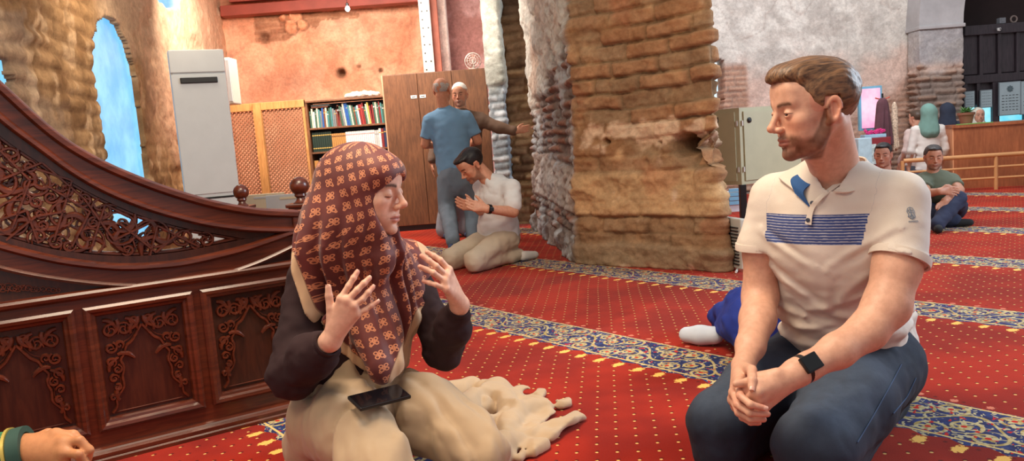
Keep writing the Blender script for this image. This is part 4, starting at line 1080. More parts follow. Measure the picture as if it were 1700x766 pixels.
# small red cabinet with flowers
c = P(1446, 250, 9.25); zt = P(1446, 229, 9.25)[2]
r_ = thing('side_cabinet', (c[0], 9.25, 0), 'small dark red cabinet with framed pictures below the pink screen', 'cabinet')
MB().box((c[0]+.02, 9.25, zt/2), (.32, .25, zt), bev=.006).build('cabinet_body', simple('red_brown_lacquer', rgb(136, 44, 50), .4, var=.1), r_)
for k, (dx, cc) in enumerate(((-.08, (196, 214, 210)), (.07, (150, 120, 90)))): MB().box((c[0]+.02+dx, 9.118, zt*.72), (.12, .012, .24), bev=.003).build('picture', simple('picture_%s' % ('pale' if k == 0 else 'brown'), rgb(*cc), .5, var=.4, nscale=25), r_)
r_ = thing('flower_box', (c[0]+.02, 9.23, zt), 'box of magenta artificial flowers on top of the small red cabinet', 'flowers')
MB().box((c[0]+.02, 9.23, zt+.02), (.26, .12, .04), bev=.005).build('planter', simple('blue_white_box', rgb(150, 190, 210), .5), r_)
fm = MB(); rg = random.Random(9)
for k in range(26):
    q = (c[0]+.02+rg.uniform(-.12, .12), 9.23+rg.uniform(-.05, .05), zt+.055+rg.uniform(0, .04))
    for j in range(5):
        t = j*1.2566+k; fm.lathe((q[0]+.011*math.cos(t), q[1], q[2]+.011*math.sin(t)), [(.001, -.008), (.009, -.004), (.009, .004), (.001, .008)], 6, axis=(0, -1, .2))
fm.build('blossoms', simple('magenta_petals', rgb(206, 40, 120), .6), r_)
lc = P(1431, 238, 8.9); tag(MB().box((lc[0], 8.9, lc[2]/2+.03), (.16, .16, lc[2]+.06), bev=.01).build('storage_box', simple('pale_blue_plastic', rgb(176, 206, 216), .4, var=.15, nscale=12), origin=(lc[0], 8.9, 0)), 'pale blue white box standing left of the small red cabinet', 'box')
# coat on a stand and a patterned scarf
c = P(1471, 168, 9.45)
r_ = thing('coat_stand', (c[0]+.03, 9.55, 0), 'slim coat stand in front of the brick wall', 'coat stand')
MB().tube([(c[0]+.03, 9.6, 0), (c[0]+.03, 9.6, c[2]+.10)], .012, 10).build('pole', M_BLACK, r_); MB().lathe((c[0]+.03, 9.6, 0), [(.14, 0), (.14, .015), (.02, .03)], 20).build('base', M_BLACK, r_)
MB().tube([(c[0]-.06, 9.6, c[2]+.05), (c[0]+.03, 9.6, c[2]+.02), (c[0]+.12, 9.6, c[2]+.05)], .008, 8).build('hooks', simple('orange_red_hook', rgb(196, 80, 60), .5), r_)
def cloth_hang(name, x, y, z1, z0, w1, w0, mat, label, cat, seed, dpt=.07):
    def fn(p):
        t = np.clip((z1-p[:, 2])/(z1-z0), 0, 1); w = w1+(w0-w1)*t**.6
        xx = (p[:, 0]-x)/w; fold = np.sin(xx*9+seed+t*1.5)*.018*(.3+t); yy = (p[:, 1]-y-fold)/dpt
        r = np.sqrt(xx**2+yy**2); d = (r-1)*dpt*.7
        return smax(smax(d, p[:, 2]-z1-.02*np.cos(xx*2)+ np.abs(xx)*.03, .02), z0-p[:, 2]+.02*np.sin(xx*7+seed), .01)
    Vq, Qq = surf(fn, (x-w0-w1, y-.16, z0-.05), (x+w0+w1, y+.16, z1+.06), .014)
    return tag(mesh_obj(name, Vq, Qq, mat, origin=(x, y, z0), smooth=True), label, cat)
cloth_hang('coat', c[0]-.02, 9.5, c[2]+.03, P(1470, 243, 9.5)[2], .05, .12, simple('maroon_cloth', rgb(92, 58, 66), .9, var=.15), 'long maroon brown coat hanging from the coat stand', 'coat', 1)
c2 = P(1486, 170, 9.5); cloth_hang('scarf', c2[0], 9.52, c2[2], P(1488, 250, 9.5)[2], .03, .05, simple('speckled_cloth', rgb(206, 184, 160), .9, var=.5, nscale=60), 'speckled beige scarf hanging beside the maroon coat', 'scarf', 2, .03)

# timber screen under the arch
YS = 11.35; sx0 = P(1598, 90, YS)[0]; sx1 = sx0+1.6; z_a = P(1650, 43, YS)[2]; z_b = P(1640, 134, YS)[2]
M_DK = wood('dark_oak', rgb(44, 38, 44), rgb(62, 52, 58), .5, .1)
r_ = thing('timber_screen', ((sx0+sx1)/2, YS, 0), 'dark panelled timber entrance screen under the arch at far right', 'screen')
m_ = MB(); m_.box(((sx0+sx1)/2, YS, z_a-.05), (1.6, .14, .14), bev=.01).box(((sx0+sx1)/2, YS, z_b+.03), (1.6, .10, .12), bev=.008); m_.build('beam', M_DK, r_)
pwid = .27
for k in range(6):
    xc = sx0-.02+pwid*(k+.5); MB().box((xc, YS+.02, (z_a+z_b)/2), (pwid-.055, .05, z_a-z_b-.2), bev=.012).build('panel', M_DK, r_)
    MB().box((xc+pwid/2, YS-.005, (z_a+z_b)/2), (.05, .07, z_a-z_b-.14), bev=.005).build('mullion', M_DK, r_)
MB().box(((sx0+sx1)/2, YS+.05, (z_a+z_b)/2), (1.6, .02, z_a-z_b)).build('back_board', M_DK, r_)
for px, w in ((1601, .05), (1622, .045), (1651, .10), (1702, .08)):
    p = P(px, 170, YS); MB().box((p[0], YS, z_b/2), (w, .08, z_b), bev=.005).build('door_post', M_DK, r_)
gm = glow_mat('cyan_door_glass', rgb(90, 200, 226), rgb(160, 226, 240), .95)
for (x0_, x1_, y0_, y1_) in ((1602, 1619, 176, 230), (1625, 1648, 176, 230), (1656, 1702, 190, 230)):
    a = P(x0_, y0_, YS); b = P(x1_, y1_, YS); MB().box(((a[0]+b[0])/2, YS+.02, (a[2]+b[2])/2), (b[0]-a[0], .015, a[2]-b[2])).build('glass_pane', gm, r_)
a = P(1602, 140, YS); b = P(1655, 180, YS); MB().box(((a[0]+b[0])/2, YS+.03, (a[2]+b[2])/2), (b[0]-a[0], .02, a[2]-b[2])).build('door_panel', M_DK, r_)
M_NOT = simple('notice_paper', rgb(170, 190, 196), .6, var=.06)
def notice(x0_, y0_, x1_, y1_, label, lines, emblem=False):
    a = P(x0_, y0_, YS-.08); b = P(x1_, y1_, YS-.08); cx, cz, w_, h_ = (a[0]+b[0])/2, (a[2]+b[2])/2, b[0]-a[0], a[2]-b[2]
    r = thing('notice', (cx, YS-.08, cz-h_/2), label, 'notice', 'framed notices on the timber screen')
    MB().box((cx, YS-.075, cz), (w_+.02, .02, h_+.02), bev=.003).build('frame', simple('notice_frame', rgb(120, 130, 136), .5) if not bpy.data.materials.get('notice_frame') else bpy.data.materials['notice_frame'], r)
    MB().box((cx, YS-.087, cz), (w_, .006, h_)).build('sheet', M_NOT, r)
    t = MB()
    for k in range(lines):
        zz = cz+h_*(.1-.45*k/max(1, lines-1)) if emblem else cz+h_*(.35-.7*k/max(1, lines-1))
        for j in range(5):
            ww = w_*random.Random(k*7+j+lines).uniform(.07, .15); t.box((cx+w_*(-.34+.17*j), YS-.0905, zz), (ww, .002, h_*.018))
    t.build('writing', M_BLACK, r)
    if emblem:
        e = MB(); ce = np.array([cx, YS-.092, cz+h_*.3])
        for k in range(8):
            t0 = k*math.pi/4; e.lathe(ce+np.array([math.cos(t0), 0, math.sin(t0)])*w_*.12, [(w_*.045, 0), (w_*.045, .003)], 8, axis=(0, -1, 0))
        e.lathe(ce, [(w_*.1, 0), (w_*.1, .003)], 8, axis=(0, -1, 0)); e.build('emblem', simple('emblem_grey', rgb(96, 116, 122), .6) if not bpy.data.materials.get('emblem_grey') else bpy.data.materials['emblem_grey'], r)
notice(1659, 138, 1693, 189, 'large grey white framed notice with round emblem on the timber screen', 6, True)
notice(1695, 136, 1730, 187, 'large framed notice cut off by the right edge of the photo', 7)
notice(1602, 153, 1617, 177, 'small notice on the left door leaf of the timber screen', 5)
notice(1628, 151, 1646, 177, 'small notice on the second door leaf beside the large notice', 5)
c = P(1657, 49, YS-.10); r_ = thing('dome_camera', (c[0], YS-.12, c[2]), 'small white security camera on the top beam of the timber screen', 'camera')
MB().lathe((c[0], YS-.12, c[2]), [(.004, -.03), (.02, -.022), (.028, 0), (.028, .016), (.02, .02)], 16).build('housing', M_WHITE, r_, smooth=True); MB().lathe((c[0], YS-.148, c[2]), [(.010, 0), (.008, .004)], 12, axis=(0, -1, 0)).build('lens', M_BLACK, r_)
c = P(1662, 38, YS); tag(MB().box((c[0], YS, z_a+.065), (.09, .08, .08), bev=.006).box((c[0], YS-.042, z_a+.07), (.05, .006, .04)).build('junction_box', simple('grey_plastic_box', rgb(120, 124, 130), .5), origin=(c[0], YS, z_a+.02)), 'small grey box standing on the beam of the timber screen', 'box')
c = P(1683, 41, YS); cr = [(c[0]+.045*math.cos(t), YS, z_a+.075+.045*math.sin(t)) for t in np.linspace(0, 2*math.pi, 24)]
tag(MB().tube(cr, .012, 8, cap=False).build('ring_lamp', simple('dull_brass', rgb(130, 116, 110), .5), origin=(c[0], YS, z_a+.02)), 'round ring shaped object on the beam of the timber screen', 'ring')

# counter
k0 = P(1583, 209, 9.2)[:2]; k1 = np.array([P(1700, 205, 8.9)[0]+.9, 8.75]); kd = nz(k1-k0); kn_ = np.array([kd[1], -kd[0]]); kz = P(1583, 209, 9.2)[2]
kb = P(1561, 211, 9.95)[:2]; ke = kb-k0
r_ = thing('reception_counter', (*((k0+k1)/2), 0), 'long orange brown wooden reception counter at far right', 'counter')
K = [k0, k1, k1+ke, k0+ke]
MB().add([(*q, z) for z in (0, kz-.03) for q in K], [(0, 1, 2, 3), (7, 6, 5, 4), (0, 4, 5, 1), (1, 5, 6, 2), (2, 6, 7, 3), (3, 7, 4, 0)]).build('counter_body', M_LAM2, r_)
K2 = [k0-kd*.02+kn_*.02, k1+kn_*.02, k1+ke, k0+ke-kd*.02]
MB().add([(*q, z) for z in (kz-.03, kz) for q in K2], [(0, 1, 2, 3), (7, 6, 5, 4), (0, 4, 5, 1), (1, 5, 6, 2), (2, 6, 7, 3), (3, 7, 4, 0)]).build('counter_top', M_LAM2, r_)
q_ = k0-nz(np.array([ke[1], -ke[0]]))*0
MB().add([(*(k0+ke*t-kd*o), z) for z in (.02, kz-.032) for t, o in ((0, .0), (0, .012), (1, .012), (1, 0))], [(0, 1, 2, 3), (7, 6, 5, 4), (0, 4, 5, 1), (1, 5, 6, 2), (2, 6, 7, 3), (3, 7, 4, 0)]).build('end_panel', simple('light_end_panel', rgb(226, 158, 112), .5, var=.05), r_)
# low railing in front
M_RAIL = simple('golden_wood_rail', rgb(206, 150, 96), .4, var=.1, coat=.3)
a = P(1500, 271, 9.0); b = P(1700, 251, 8.75); dd_ = b-a; bb = b+dd_*.3; zr = (a[2]+b[2])/2
r_ = thing('low_railing', ((a[0]+b[0])/2, 8.9, 0), 'low golden wooden railing with two thin rails before the counter', 'railing')
tr = lambda t, z: (a[0]+(bb[0]-a[0])*t, a[1]+(bb[1]-a[1])*t, z)
MB().tube([tr(0, zr), tr(1, zr)], .026, 10).build('top_rail', M_RAIL, r_, smooth=True)
for f_ in (.66, .34): MB().tube([tr(0, zr*f_), tr(1, zr*f_)], .014, 8).build('lower_rail', M_RAIL, r_, smooth=True)
for px in (1506, 1645): t = (P(px, 280, 8.9)[0]-a[0])/(bb[0]-a[0]); MB().tube([tr(t, 0), tr(t, zr)], .022, 10).build('rail_post', M_RAIL, r_, smooth=True)
# potted plant
c = P(1604, 206, 9.5); r_ = thing('potted_plant', (c[0], 9.5, kz), 'leafy plant in a brown plastic pot on the reception counter', 'plant')
MB().lathe((c[0], 9.5, kz), [(.062, 0), (.085, .11), (.098, .115), (.1, .145), (.09, .145), (.085, .125)], 20).build('pot', simple('brown_pot', rgb(136, 88, 68), .6), r_, smooth=True)
lf = MB(); rg = random.Random(5)
for k in range(46):
    t = rg.uniform(0, 6.28); l_ = rg.uniform(.06, .13); up_ = rg.uniform(.25, 1.1); b0 = np.array([c[0], 9.5, kz+.13]); d = np.array([math.cos(t)*math.cos(up_), math.sin(t)*math.cos(up_), math.sin(up_)]); sd = np.cross(d, (0, 0, 1.)); sd /= np.linalg.norm(sd)+1e-6
    p1 = b0+d*l_*.5; p2 = b0+d*l_; q = [b0+d*l_*.2, p1+sd*.02, p2+np.array([0, 0, -.01]), p1-sd*.02]
    lf.add(q+[x+np.array([0, 0, .003]) for x in q], [(0, 1, 2, 3), (7, 6, 5, 4), (0, 4, 5, 1), (1, 5, 6, 2), (2, 6, 7, 3), (3, 7, 4, 0)])
lf.build('foliage', simple('leaf_green', rgb(84, 130, 70), .6, var=.3, nscale=20), r_)
c = P(1622, 203, 9.3); tag(MB().box((c[0], 9.35, kz+.006), (.34, .2, .01), .1, bev=.003).build('green_folder', simple('green_folder', rgb(130, 170, 90), .6), origin=(c[0], 9.35, kz)), 'flat green folder lying on the counter under the plant', 'folder')

# ================================================================ PEOPLE
def frame(fwd, up=(0, 0, 1)):
    f = nz(fwd); l = np.cross(np.asarray(up, float), f); l = nz(l); u = np.cross(f, l)
    return np.stack([l, f, u], 1)            # columns: left, forward, up (world)
def head_sdf(q, fem=False, eyes_closed=False, beard=0):
    sx = np.abs(q[:, 0]); m = np.stack([sx, q[:, 1], q[:, 2]], 1)
    d = ell(m, (0, -.018, .035), (.074, .094, .080))
    d = smin(d, ell(m, (0, .030, .005), (.062, .060, .075)), .03)
    jw = .047 if fem else .052
    d = smin(d, ell(m, (0, .038, -.050), (.050, .046, .055)), .02)
    d = smin(d, rc(m, (jw+.004, -.004, -.045), (jw-.012, .030, -.083), .016, .015), .022)
    d = smin(d, rc(m, (jw-.014, .026, -.084), (0, .071, -.099), .016, .018 if not fem else .015), .022)
    d = smin(d, ell(m, (0, .066, -.066), (.030, .026, .030)), .016)                  # muzzle
    d = smin(d, ell(m, (.040, .056, -.022), (.024, .024, .022)), .018)               # cheekbone
    d = smin(d, ell(m, (.034, .050, -.055), (.024, .026, .024)), .02)
    br = .0125 if not fem else .010
    d = smin(d, rc(m, (.008, .0845, .020), (.042, .069, .024), br, .010), .012)      # brow
    d = smin(d, ell(m, (0, .062, .055), (.050, .030, .035)), .025)                   # forehead
    d = smax(d, -ell(m, (.032, .098, .000), (.018, .019, .0135)), .010)              # socket
    # nose
    nt = (0, .1140, -.029) if not fem else (0, .1125, -.027)
    d = smin(d, rc(m, (0, .087, .014), nt, .0070, .0086), .0075)
    d = smin(d, rc(m, (0, .090, -.038), nt, .009, .0090), .006)
    d = smin(d, ell(m, (.0120, .0985, -.0355), (.0075, .0105, .0078)), .005)
    d = smax(d, -rc(m, (.0065, .104, -.0480), (.006, .101, -.038), .0036, .0025), .002)
    # mouth
    ml = .023 if fem else .025
    d = smin(d, chain(m, [(0, .0935, -.0615), (.010, .0920, -.0605), (ml, .0800, -.0655)], [.0055, .0052, .0022]), .004)
    d = smin(d, chain(m, [(0, .0920, -.0730), (.010, .0905, -.0725), (ml-.002, .0795, -.0665)], [.0066, .0060, .002]), .004)
    d = smax(d, -chain(m, [(0, .0995, -.0670), (.011, .0968, -.0668), (ml+.002, .0840, -.0672)], [.0016, .0014, .0012]), .003)
    d = smax(d, -ell(m, (0, .0945, -.0845), (.018, .0075, .0045)), .006)
    d = smin(d, ell(m, (0, .080, -.1005), (.015, .0135, .0125)), .010)
    # eyes
    lid = np.linalg.norm(m-np.array([.0315, .0765, 0]), axis=1)-.0142
    if eyes_closed: cut = ell(m, (.0318, .0905, -.0068), (.0145, .006, .0009))
    else: cut = ell(m, (.0318, .0915, -.0014), (.0130, .0078, .0025))
    lid = smax(lid, -cut, .0012)
    d = smin(d, lid, .0035)
    # crease above the lid
    d = smax(d, -chain(m, [(.020, .0900, .0075), (.032, .0918, .0105), (.044, .0825, .0070)], [.001, .0012, .001]), .003)
    # ear
    e0 = np.array([.0735, -.008, -.008]); a = math.radians(12)
    qe = m-e0; y2 = qe[:, 1]*math.cos(a)+qe[:, 2]*math.sin(a)*.0+qe[:, 2]*math.sin(a); z2 = -qe[:, 1]*math.sin(a)+qe[:, 2]*math.cos(a); x2 = qe[:, 0]+y2*.38
    w_ = np.where(z2 > 0, .0170, .0135)
    rr = np.sqrt((y2/w_)**2+(z2/.0305)**2); ed = np.sqrt(((rr-.84)*.0175)**2+(x2-.006)**2)-.0042
    disk = np.maximum(np.abs(x2+.001)-.0035, (rr-.95)*.017)
    ear = smin(ed, disk, .004); ear = smin(ear, rc(np.stack([x2, y2, z2], 1), (.003, .002, -.020), (.004, .006, .012), .0032, .003), .003)
    ear = smin(ear, ell(np.stack([x2, y2, z2], 1), (.0, .004, -.029), (.005, .008, .009)), .004)
    d = smin(d, ear, .004)
    return d
def head_cols(q, base, lip, brow, beardc=None, bmask=0):
    sx = np.abs(q[:, 0]); y = q[:, 1]; z = q[:, 2]; c = np.tile(lin(base), (len(q), 1))
    n = fbm(q*60, 3, 5)
    c = blend(c, lin(base)*np.array([1.05, .72, .62]), np.exp(-((sx-.042)/.022)**2-((z+.03)/.022)**2)*(y > .03)*.45)
    c = blend(c, lin(base)*np.array([1.02, .66, .55]), np.exp(-((sx)/.012)**2-((z+.032)/.014)**2)*(y > .09)*.4)
    c = blend(c, lin(base)*np.array([1.0, .62, .55]), (sx > .066)*(np.abs(z) < .045)*.45)
    if beardc is not None:
        zc = np.interp(y, [-.01, .008, .022, .045, .065, .078, .085], [.012, .004, -.034, -.060, -.062, -.052, -.047])
        msk = sst(-.004, .012, zc-z+(n-.5)*.012)*sst(-.006, .006, y)*(1-sst(.118, .130, -z))
        msk = msk*(1-np.exp(-(sx/.020)**2-((z+.068)/.0060)**2)*.9)*(1-.6*np.exp(-((z+.086)/.006)**2)*(sx > .012)*(y > .075))
        c = blend(c, lin(beardc), msk*bmask*(.55+.6*n))
    lp = np.exp(-np.maximum(0, (sx-.017)/.006)**2)*np.exp(-((z+.0675)/.0085)**4)*(y > .075)
    c = blend(c, lin(lip), lp*.75)
    c = blend(c, lin(lip)*.25, np.exp(-((z+.067)/.0016)**2)*(sx < .024)*(y > .08)*.7)
    ls_ = np.exp(-((z-.0018+4.5*(sx-.031)**2)/.0011)**2)*sst(.016, .020, sx)*(1-sst(.044, .048, sx))*(y > .06)*(0 if lip == (186, 104, 98) else 1); c = blend(c, lin((40, 26, 22)), ls_*.85)
    bz = .0205+.004*np.sin(np.clip((sx-.012)/.036, 0, 1)*math.pi*.8)
    bm = np.exp(-((z-bz)/.0048)**2)*sst(.010, .016, sx)*(1-sst(.044, .052, sx))*(y > .04)
    c = blend(c, lin(brow), np.clip(bm*1.1*(.6+.7*fbm(q*np.array([300, 100, 500]), 2, 8)), 0, .92))
    return c
def skin_mat(name):
    m = MatB(name); col = m.attr('Col').outputs['Color']; co = m.world()
    n = m.noise(co, 55, 3, .6); col = m.mix(col, m.mix((.90, .86, .84, 1), (1.08, 1.08, 1.08, 1), n.ss(.3, .7)), .8, 'MULTIPLY')
    m.set('Base Color', col); m.set('Roughness', .48); m.set('Specular IOR Level', .4)
    m.set('Subsurface Weight', .12); m.set('Subsurface Radius', (1, .35, .2)); m.set('Subsurface Scale', .008)
    m.bump(m.noise(co, 420, 3, .6), .12, .0015); return m.m
M_SKIN = skin_mat('skin')
def hair_mat(name, c0, c1, rough=.45):
    m = MatB(name); a = m.attr('loc').outputs['Color']
    g = m.noise(a, 1.0, 4, .6, (260, 22, 90)); m.set('Base Color', m.mix(c0, c1, g.ss(.3, .7))); m.set('Roughness', rough); m.set('Specular IOR Level', .45)
    m.bump(g, .35, .003); return m.m
M_EYE = None
def eye_mat():
    m = MatB('eye'); a = m.attr('loc').outputs['Color']; x, y, z = m.xyz(a); r = (x*x+z*z).sqrt()
    c = m.mix(rgb(60, 66, 66), rgb(178, 162, 152), r.ss(.0058, .0066)); c = m.mix(rgb(12, 10, 10), c, r.ss(.0024, .0028)); m.set('Base Color', c); m.set('Roughness', .08); return m.m
M_EYE = eye_mat()
def to_local(p, c, R, s): return ((p-np.asarray(c)) @ R)/s
def to_world(q, c, R, s): return np.asarray(c)+s*(np.asarray(q) @ R.T)
def eyes(root, c, R, s, gaze):
    for sg in (-1, 1):
        ctr = np.array([sg*.0315, .0765, 0]); bm = bmesh.new(); bmesh.ops.create_uvsphere(bm, u_segments=24, v_segments=16, radius=.0122)
        v = np.array([x.co[:] for x in bm.verts]); bm.verts.index_update(); Fs = [[k.index for k in f.verts] for f in bm.faces]; bm.free()
        Rg = frame(gaze); loc = v @ Rg     # components along gaze frame
        loc2 = np.stack([loc[:, 0], loc[:, 1], loc[:, 2]], 1); loc2[loc2[:, 1] < 0] *= 5
        mesh_obj('eye', to_world(v+ctr, c, R, s), Fs, M_EYE, root, smooth=True, attrs={'loc': loc2})
def hair_zmin(y, kind):
    if kind == 'short': xs = [-.13, -.09, -.035, -.026, .008, .013, .030, .038, .055, .068, .085, .12]; zs = [-.040, -.050, -.045, .022, .026, -.018, -.006, .036, .050, .068, .078, .080]
    elif kind == 'balding': xs = [-.13, -.06, -.03, -.02, .01, .02, .04, .06, .12]; zs = [-.055, -.05, -.04, .02, .024, .01, .045, .2, .3]
    return np.interp(y, xs, zs)
def hair_sdf(q, vol=1.0, kind='short', seed=1):
    m = np.stack([np.abs(q[:, 0]), q[:, 1], q[:, 2]], 1)
    d = ell(m, (0, -.018, .036), (.0785, .0975, .0865))
    if kind == 'short':
        d = smin(d, ell(q, (.006, .030, .088), (.058, .066, .030*vol)), .025); d = smin(d, ell(q, (-.01, .066, .088), (.044, .030, .020*vol)), .018)
        d = smin(d, ell(m, (0, -.045, .035), (.072, .066, .070)), .03)
    g = fbm(q*np.array([150, 18, 60])+seed, 3, seed)-.5; g2 = fbm(q*np.array([45, 12, 22])+seed, 2, seed+2)-.5
    d = d+g*.006+g2*.009*vol
    cut = (hair_zmin(q[:, 1]+(fbm(q*70, 2, 9)-.5)*.010, kind)-q[:, 2]+(fbm(q*90, 2, 6)-.5)*.008)*.45
    if kind == 'balding': d = smax(d+.0035, q[:, 2]-.066+.5*np.maximum(0, q[:, 1]), .01)
    return smax(d, cut, .004)
def make_mesh(name, fn, lo, hi, h, mat, root, attrf=None, smooth=True):
    V, Q = surf(fn, lo, hi, h); return mesh_obj(name, V, Q, mat, root, smooth=smooth, attrs=attrf(V) if attrf else None)
def bbox(pts, pad): a = np.array(pts); return a.min(0)-pad, a.max(0)+pad
def hand_sdf(p, wrist, knk, fingers, thumb, s=1.0, k=.006, wr=.024):
    """metacarpals from the wrist to each knuckle, fingers as separate jointed chains"""
    d = None
    for kk in knk: e = rc(p, wrist, kk, wr*s, .0118*s); d = e if d is None else smin(d, e, .012*s)
    for a, b in zip(knk[:-1], knk[1:]): d = smin(d, rc(p, a, b, .0110*s, .0110*s), .008*s)
    f = None
    for i, fg in enumerate(fingers):
        r0 = (.0098, .0100, .0095, .0083)[i % 4]*s; n = len(fg); e = chain(p, fg, [r0*(1-.22*j/(n-1)) for j in range(n)], .002)
        for jn in fg[1:-1]: e = smin(e, np.linalg.norm(p-np.asarray(jn), axis=1)-r0*.95, .003)
        f = e if f is None else np.minimum(f, e)
    if f is not None: d = smin(d, f, k*s)
    if thumb is not None: n = len(thumb); d = smin(d, chain(p, thumb, [(.0150, .0122, .0108, .0088)[j]*s for j in range(n)], .004), .008*s)
    return d
def nails(root, tips, mat):
    for (tip, prev, up, r) in tips:
        tip, prev, up = map(lambda v: np.asarray(v, float), (tip, prev, up)); d = nz(tip-prev); up = nz(up-d*(up@d)); sd = np.cross(d, up)
        R = np.stack([sd, d, up], 1); V = []; 
        for i in range(5):
            for j in range(5):
                a = (i/4-.5)*2; b = (j/4-.5)*2; V.append(tip+R@np.array([a*r*.62, b*r*.75+r*.15, r*(.93-.30*a*a-.12*b*b)]))
        Vb = [v-up*.0012 for v in V]; Fs = [(i*5+j, i*5+j+1, i*5+j+6, i*5+j+5) for i in range(4) for j in range(4)]
        Fs += [tuple(25+x for x in f[::-1]) for f in Fs]; MB().add(V+Vb, Fs).build('fingernail', mat, root, smooth=True, fixn=False)
M_NAIL = simple('nail', rgb(222, 168, 150), .3, var=.03)
def hit(fn, px, py, t0=1.2, t1=3.5):
    d = nz(ray(px, py)); t = t0
    for _ in range(200):
        v = float(fn((CAMP+d*t)[None])[0])
        if v < .0006: break
        t += max(v*.6, .0006)
        if t > t1: break
    return CAMP+d*t
def fnorm(fn, p, e=.002):
    g = np.array([fn((p+np.eye(3)[i]*e)[None])[0]-fn((p-np.eye(3)[i]*e)[None])[0] for i in range(3)]); return nz(g)

# ---------------------------------------------------------------- seated man in the striped polo shirt (foreground right)
MAN = thing('person', (.93, 2.15, 0), 'man with short brown hair kneeling in white polo shirt with blue striped band and jeans', 'person')
mFd = nz([-.55, -.83, 0]); mLd = nz([.83, -.55, 0]); UPV = np.array([0, 0, 1.])
mhF = nz([-.99, -.13, -.13]); mHR = frame(mhF, (.03, .0, 1)); mHS = 1.03
mHC = P(1306, 190, 1.90) - mHS*(mHR @ np.array([.0315, .085, .0]))
nkb = P(1392, 300, 2.07)
def m_head(p):
    d = head_sdf(to_local(p, mHC, mHR, mHS))*mHS
    a = to_world((0, -.030, -.045), mHC, mHR, mHS); d = smin(d, rc(p, a, nkb, .056, .062), .022)
    b = to_world((0, .020, -.075), mHC, mHR, mHS); d = smin(d, rc(p, b, nkb+mFd*.035+np.array([0, 0, .0]), .030, .045), .03)
    e = to_world((.055, -.025, -.03), mHC, mHR, mHS); d = smin(d, rc(p, e, nkb+mFd*.055, .014, .012), .02)
    d = smin(d, ell(p, nkb+mFd*.008+np.array([0, 0, -.06]), (.13, .10, .07)), .03)
    return d
lo, hi = bbox([mHC, nkb], .17); V1 = surf(m_head, lo, hi, .0021)
# arms and clasped hands
Rsh = P(1285, 325, 2.16); Lsh = P(1490, 330, 1.96)
Rarm = [Rsh, P(1262, 420, 2.17), P(1262, 492, 2.17), P(1258, 530, 2.10), P(1246, 575, 2.0), P(1235, 607, 1.93)]
Rr = [.055, .046, .049, .048, .037, .0270]
Larm = [Lsh, P(1489, 445, 1.88), P(1472, 508, 1.85), P(1440, 550, 1.82), P(1390, 583, 1.78), P(1340, 610, 1.75), P(1322, 619, 1.74)]
Lr = [.065, .055, .054, .045, .040, .031, .028]
Lw = P(1320, 621, 1.74)
Lk = [P(1258, 637, 1.71), P(1256, 652, 1.695), P(1260, 665, 1.70), P(1268, 677, 1.715)]
Lf = [[Lk[0], P(1238, 650, 1.725), P(1232, 668, 1.75)], [Lk[1], P(1237, 664, 1.72), P(1234, 680, 1.75)], [Lk[2], P(1243, 676, 1.72), P(1240, 690, 1.75)], [Lk[3], P(1252, 687, 1.73), P(1248, 698, 1.76)]]
Lth = [P(1290, 622, 1.72), P(1262, 626, 1.735), P(1240, 636, 1.725), P(1222, 638, 1.72)]
Rw = P(1234, 608, 1.92)
Rk = [P(1226, 640, 1.76), P(1219, 652, 1.77), P(1217, 664, 1.78), P(1222, 676, 1.79)]
Rf = [[Rk[0], P(1229, 658, 1.705), P(1246, 672, 1.675), P(1268, 678, 1.675)], [Rk[1], P(1224, 672, 1.72), P(1245, 686, 1.685), P(1274, 688, 1.685)], [Rk[2], P(1226, 686, 1.735), P(1246, 696, 1.70), P(1268, 697, 1.70)], [Rk[3], P(1232, 694, 1.76), P(1246, 702, 1.73), P(1260, 703, 1.72)]]
Rth = [P(1238, 612, 1.86), P(1248, 615, 1.76), P(1249, 632, 1.705), P(1248, 645, 1.69)]
def m_rhand(p): return smin(chain(p, Rarm, Rr, .02), hand_sdf(p, Rw, Rk, Rf, Rth, 1.0), .015)
def m_lhand(p): return smin(chain(p, Larm, Lr, .02), hand_sdf(p, Lw, Lk, Lf, Lth, 1.02, wr=.027), .015)
lo, hi = bbox(Rarm+[x for f in Rf for x in f], .05); hi[2] = min(hi[2], .72); V2 = surf(lambda p: m_rhand(p), lo, hi, .0028)
lo, hi = bbox(Larm+[x for f in Lf for x in f], .06); hi[2] = min(hi[2], .72); V3 = surf(lambda p: m_lhand(p), lo, hi, .0028)
pel = np.array([.95, 2.24, .26])
lo, hi = bbox([pel, nkb], .15); V4 = surf(lambda p: rc(p, pel, nkb-UPV*.12, .10, .085), lo, hi, .015)
Vb, Qb = join_meshes([V1, V2, V3, V4])
SKC = (216, 166, 140); base = np.tile(lin(SKC), (len(Vb), 1))
base = head_cols(to_local(Vb, mHC, mHR, mHS), SKC, (176, 104, 92), (84, 54, 38), (104, 64, 42), .95)
lq = to_local(Vb, mHC, mHR, mHS); inh = (lq[:, 2] > -.13) & (np.abs(lq).max(1) < .14)
far = ~inh; cc = np.tile(lin(SKC), (far.sum(), 1)); hp = Vb[far]
rd = np.zeros(len(hp))
for f in Rf+Lf: rd = np.maximum(rd, np.exp(-(np.linalg.norm(hp-f[-1], axis=1)/.022)**2)*.6); rd = np.maximum(rd, np.exp(-(np.linalg.norm(hp-f[1], axis=1)/.012)**2)*.5)
cc = blend(cc, lin((212, 128, 108)), rd); base[far] = cc
mesh_obj('body', Vb, Qb, M_SKIN, MAN, smooth=True, attrs={'Col': base})
eyes(MAN, mHC, mHR, mHS, nz([.55, 1, -.22]))
nails(MAN, [(Rth[3], Rth[2], -mhF*0+np.array([-.1, -1, .35]), .0095), (Rf[0][3], Rf[0][2], (0, -.9, .5), .0085)], M_NAIL)
M_HB = hair_mat('brown_hair', rgb(70, 48, 33), rgb(138, 100, 68), .45)
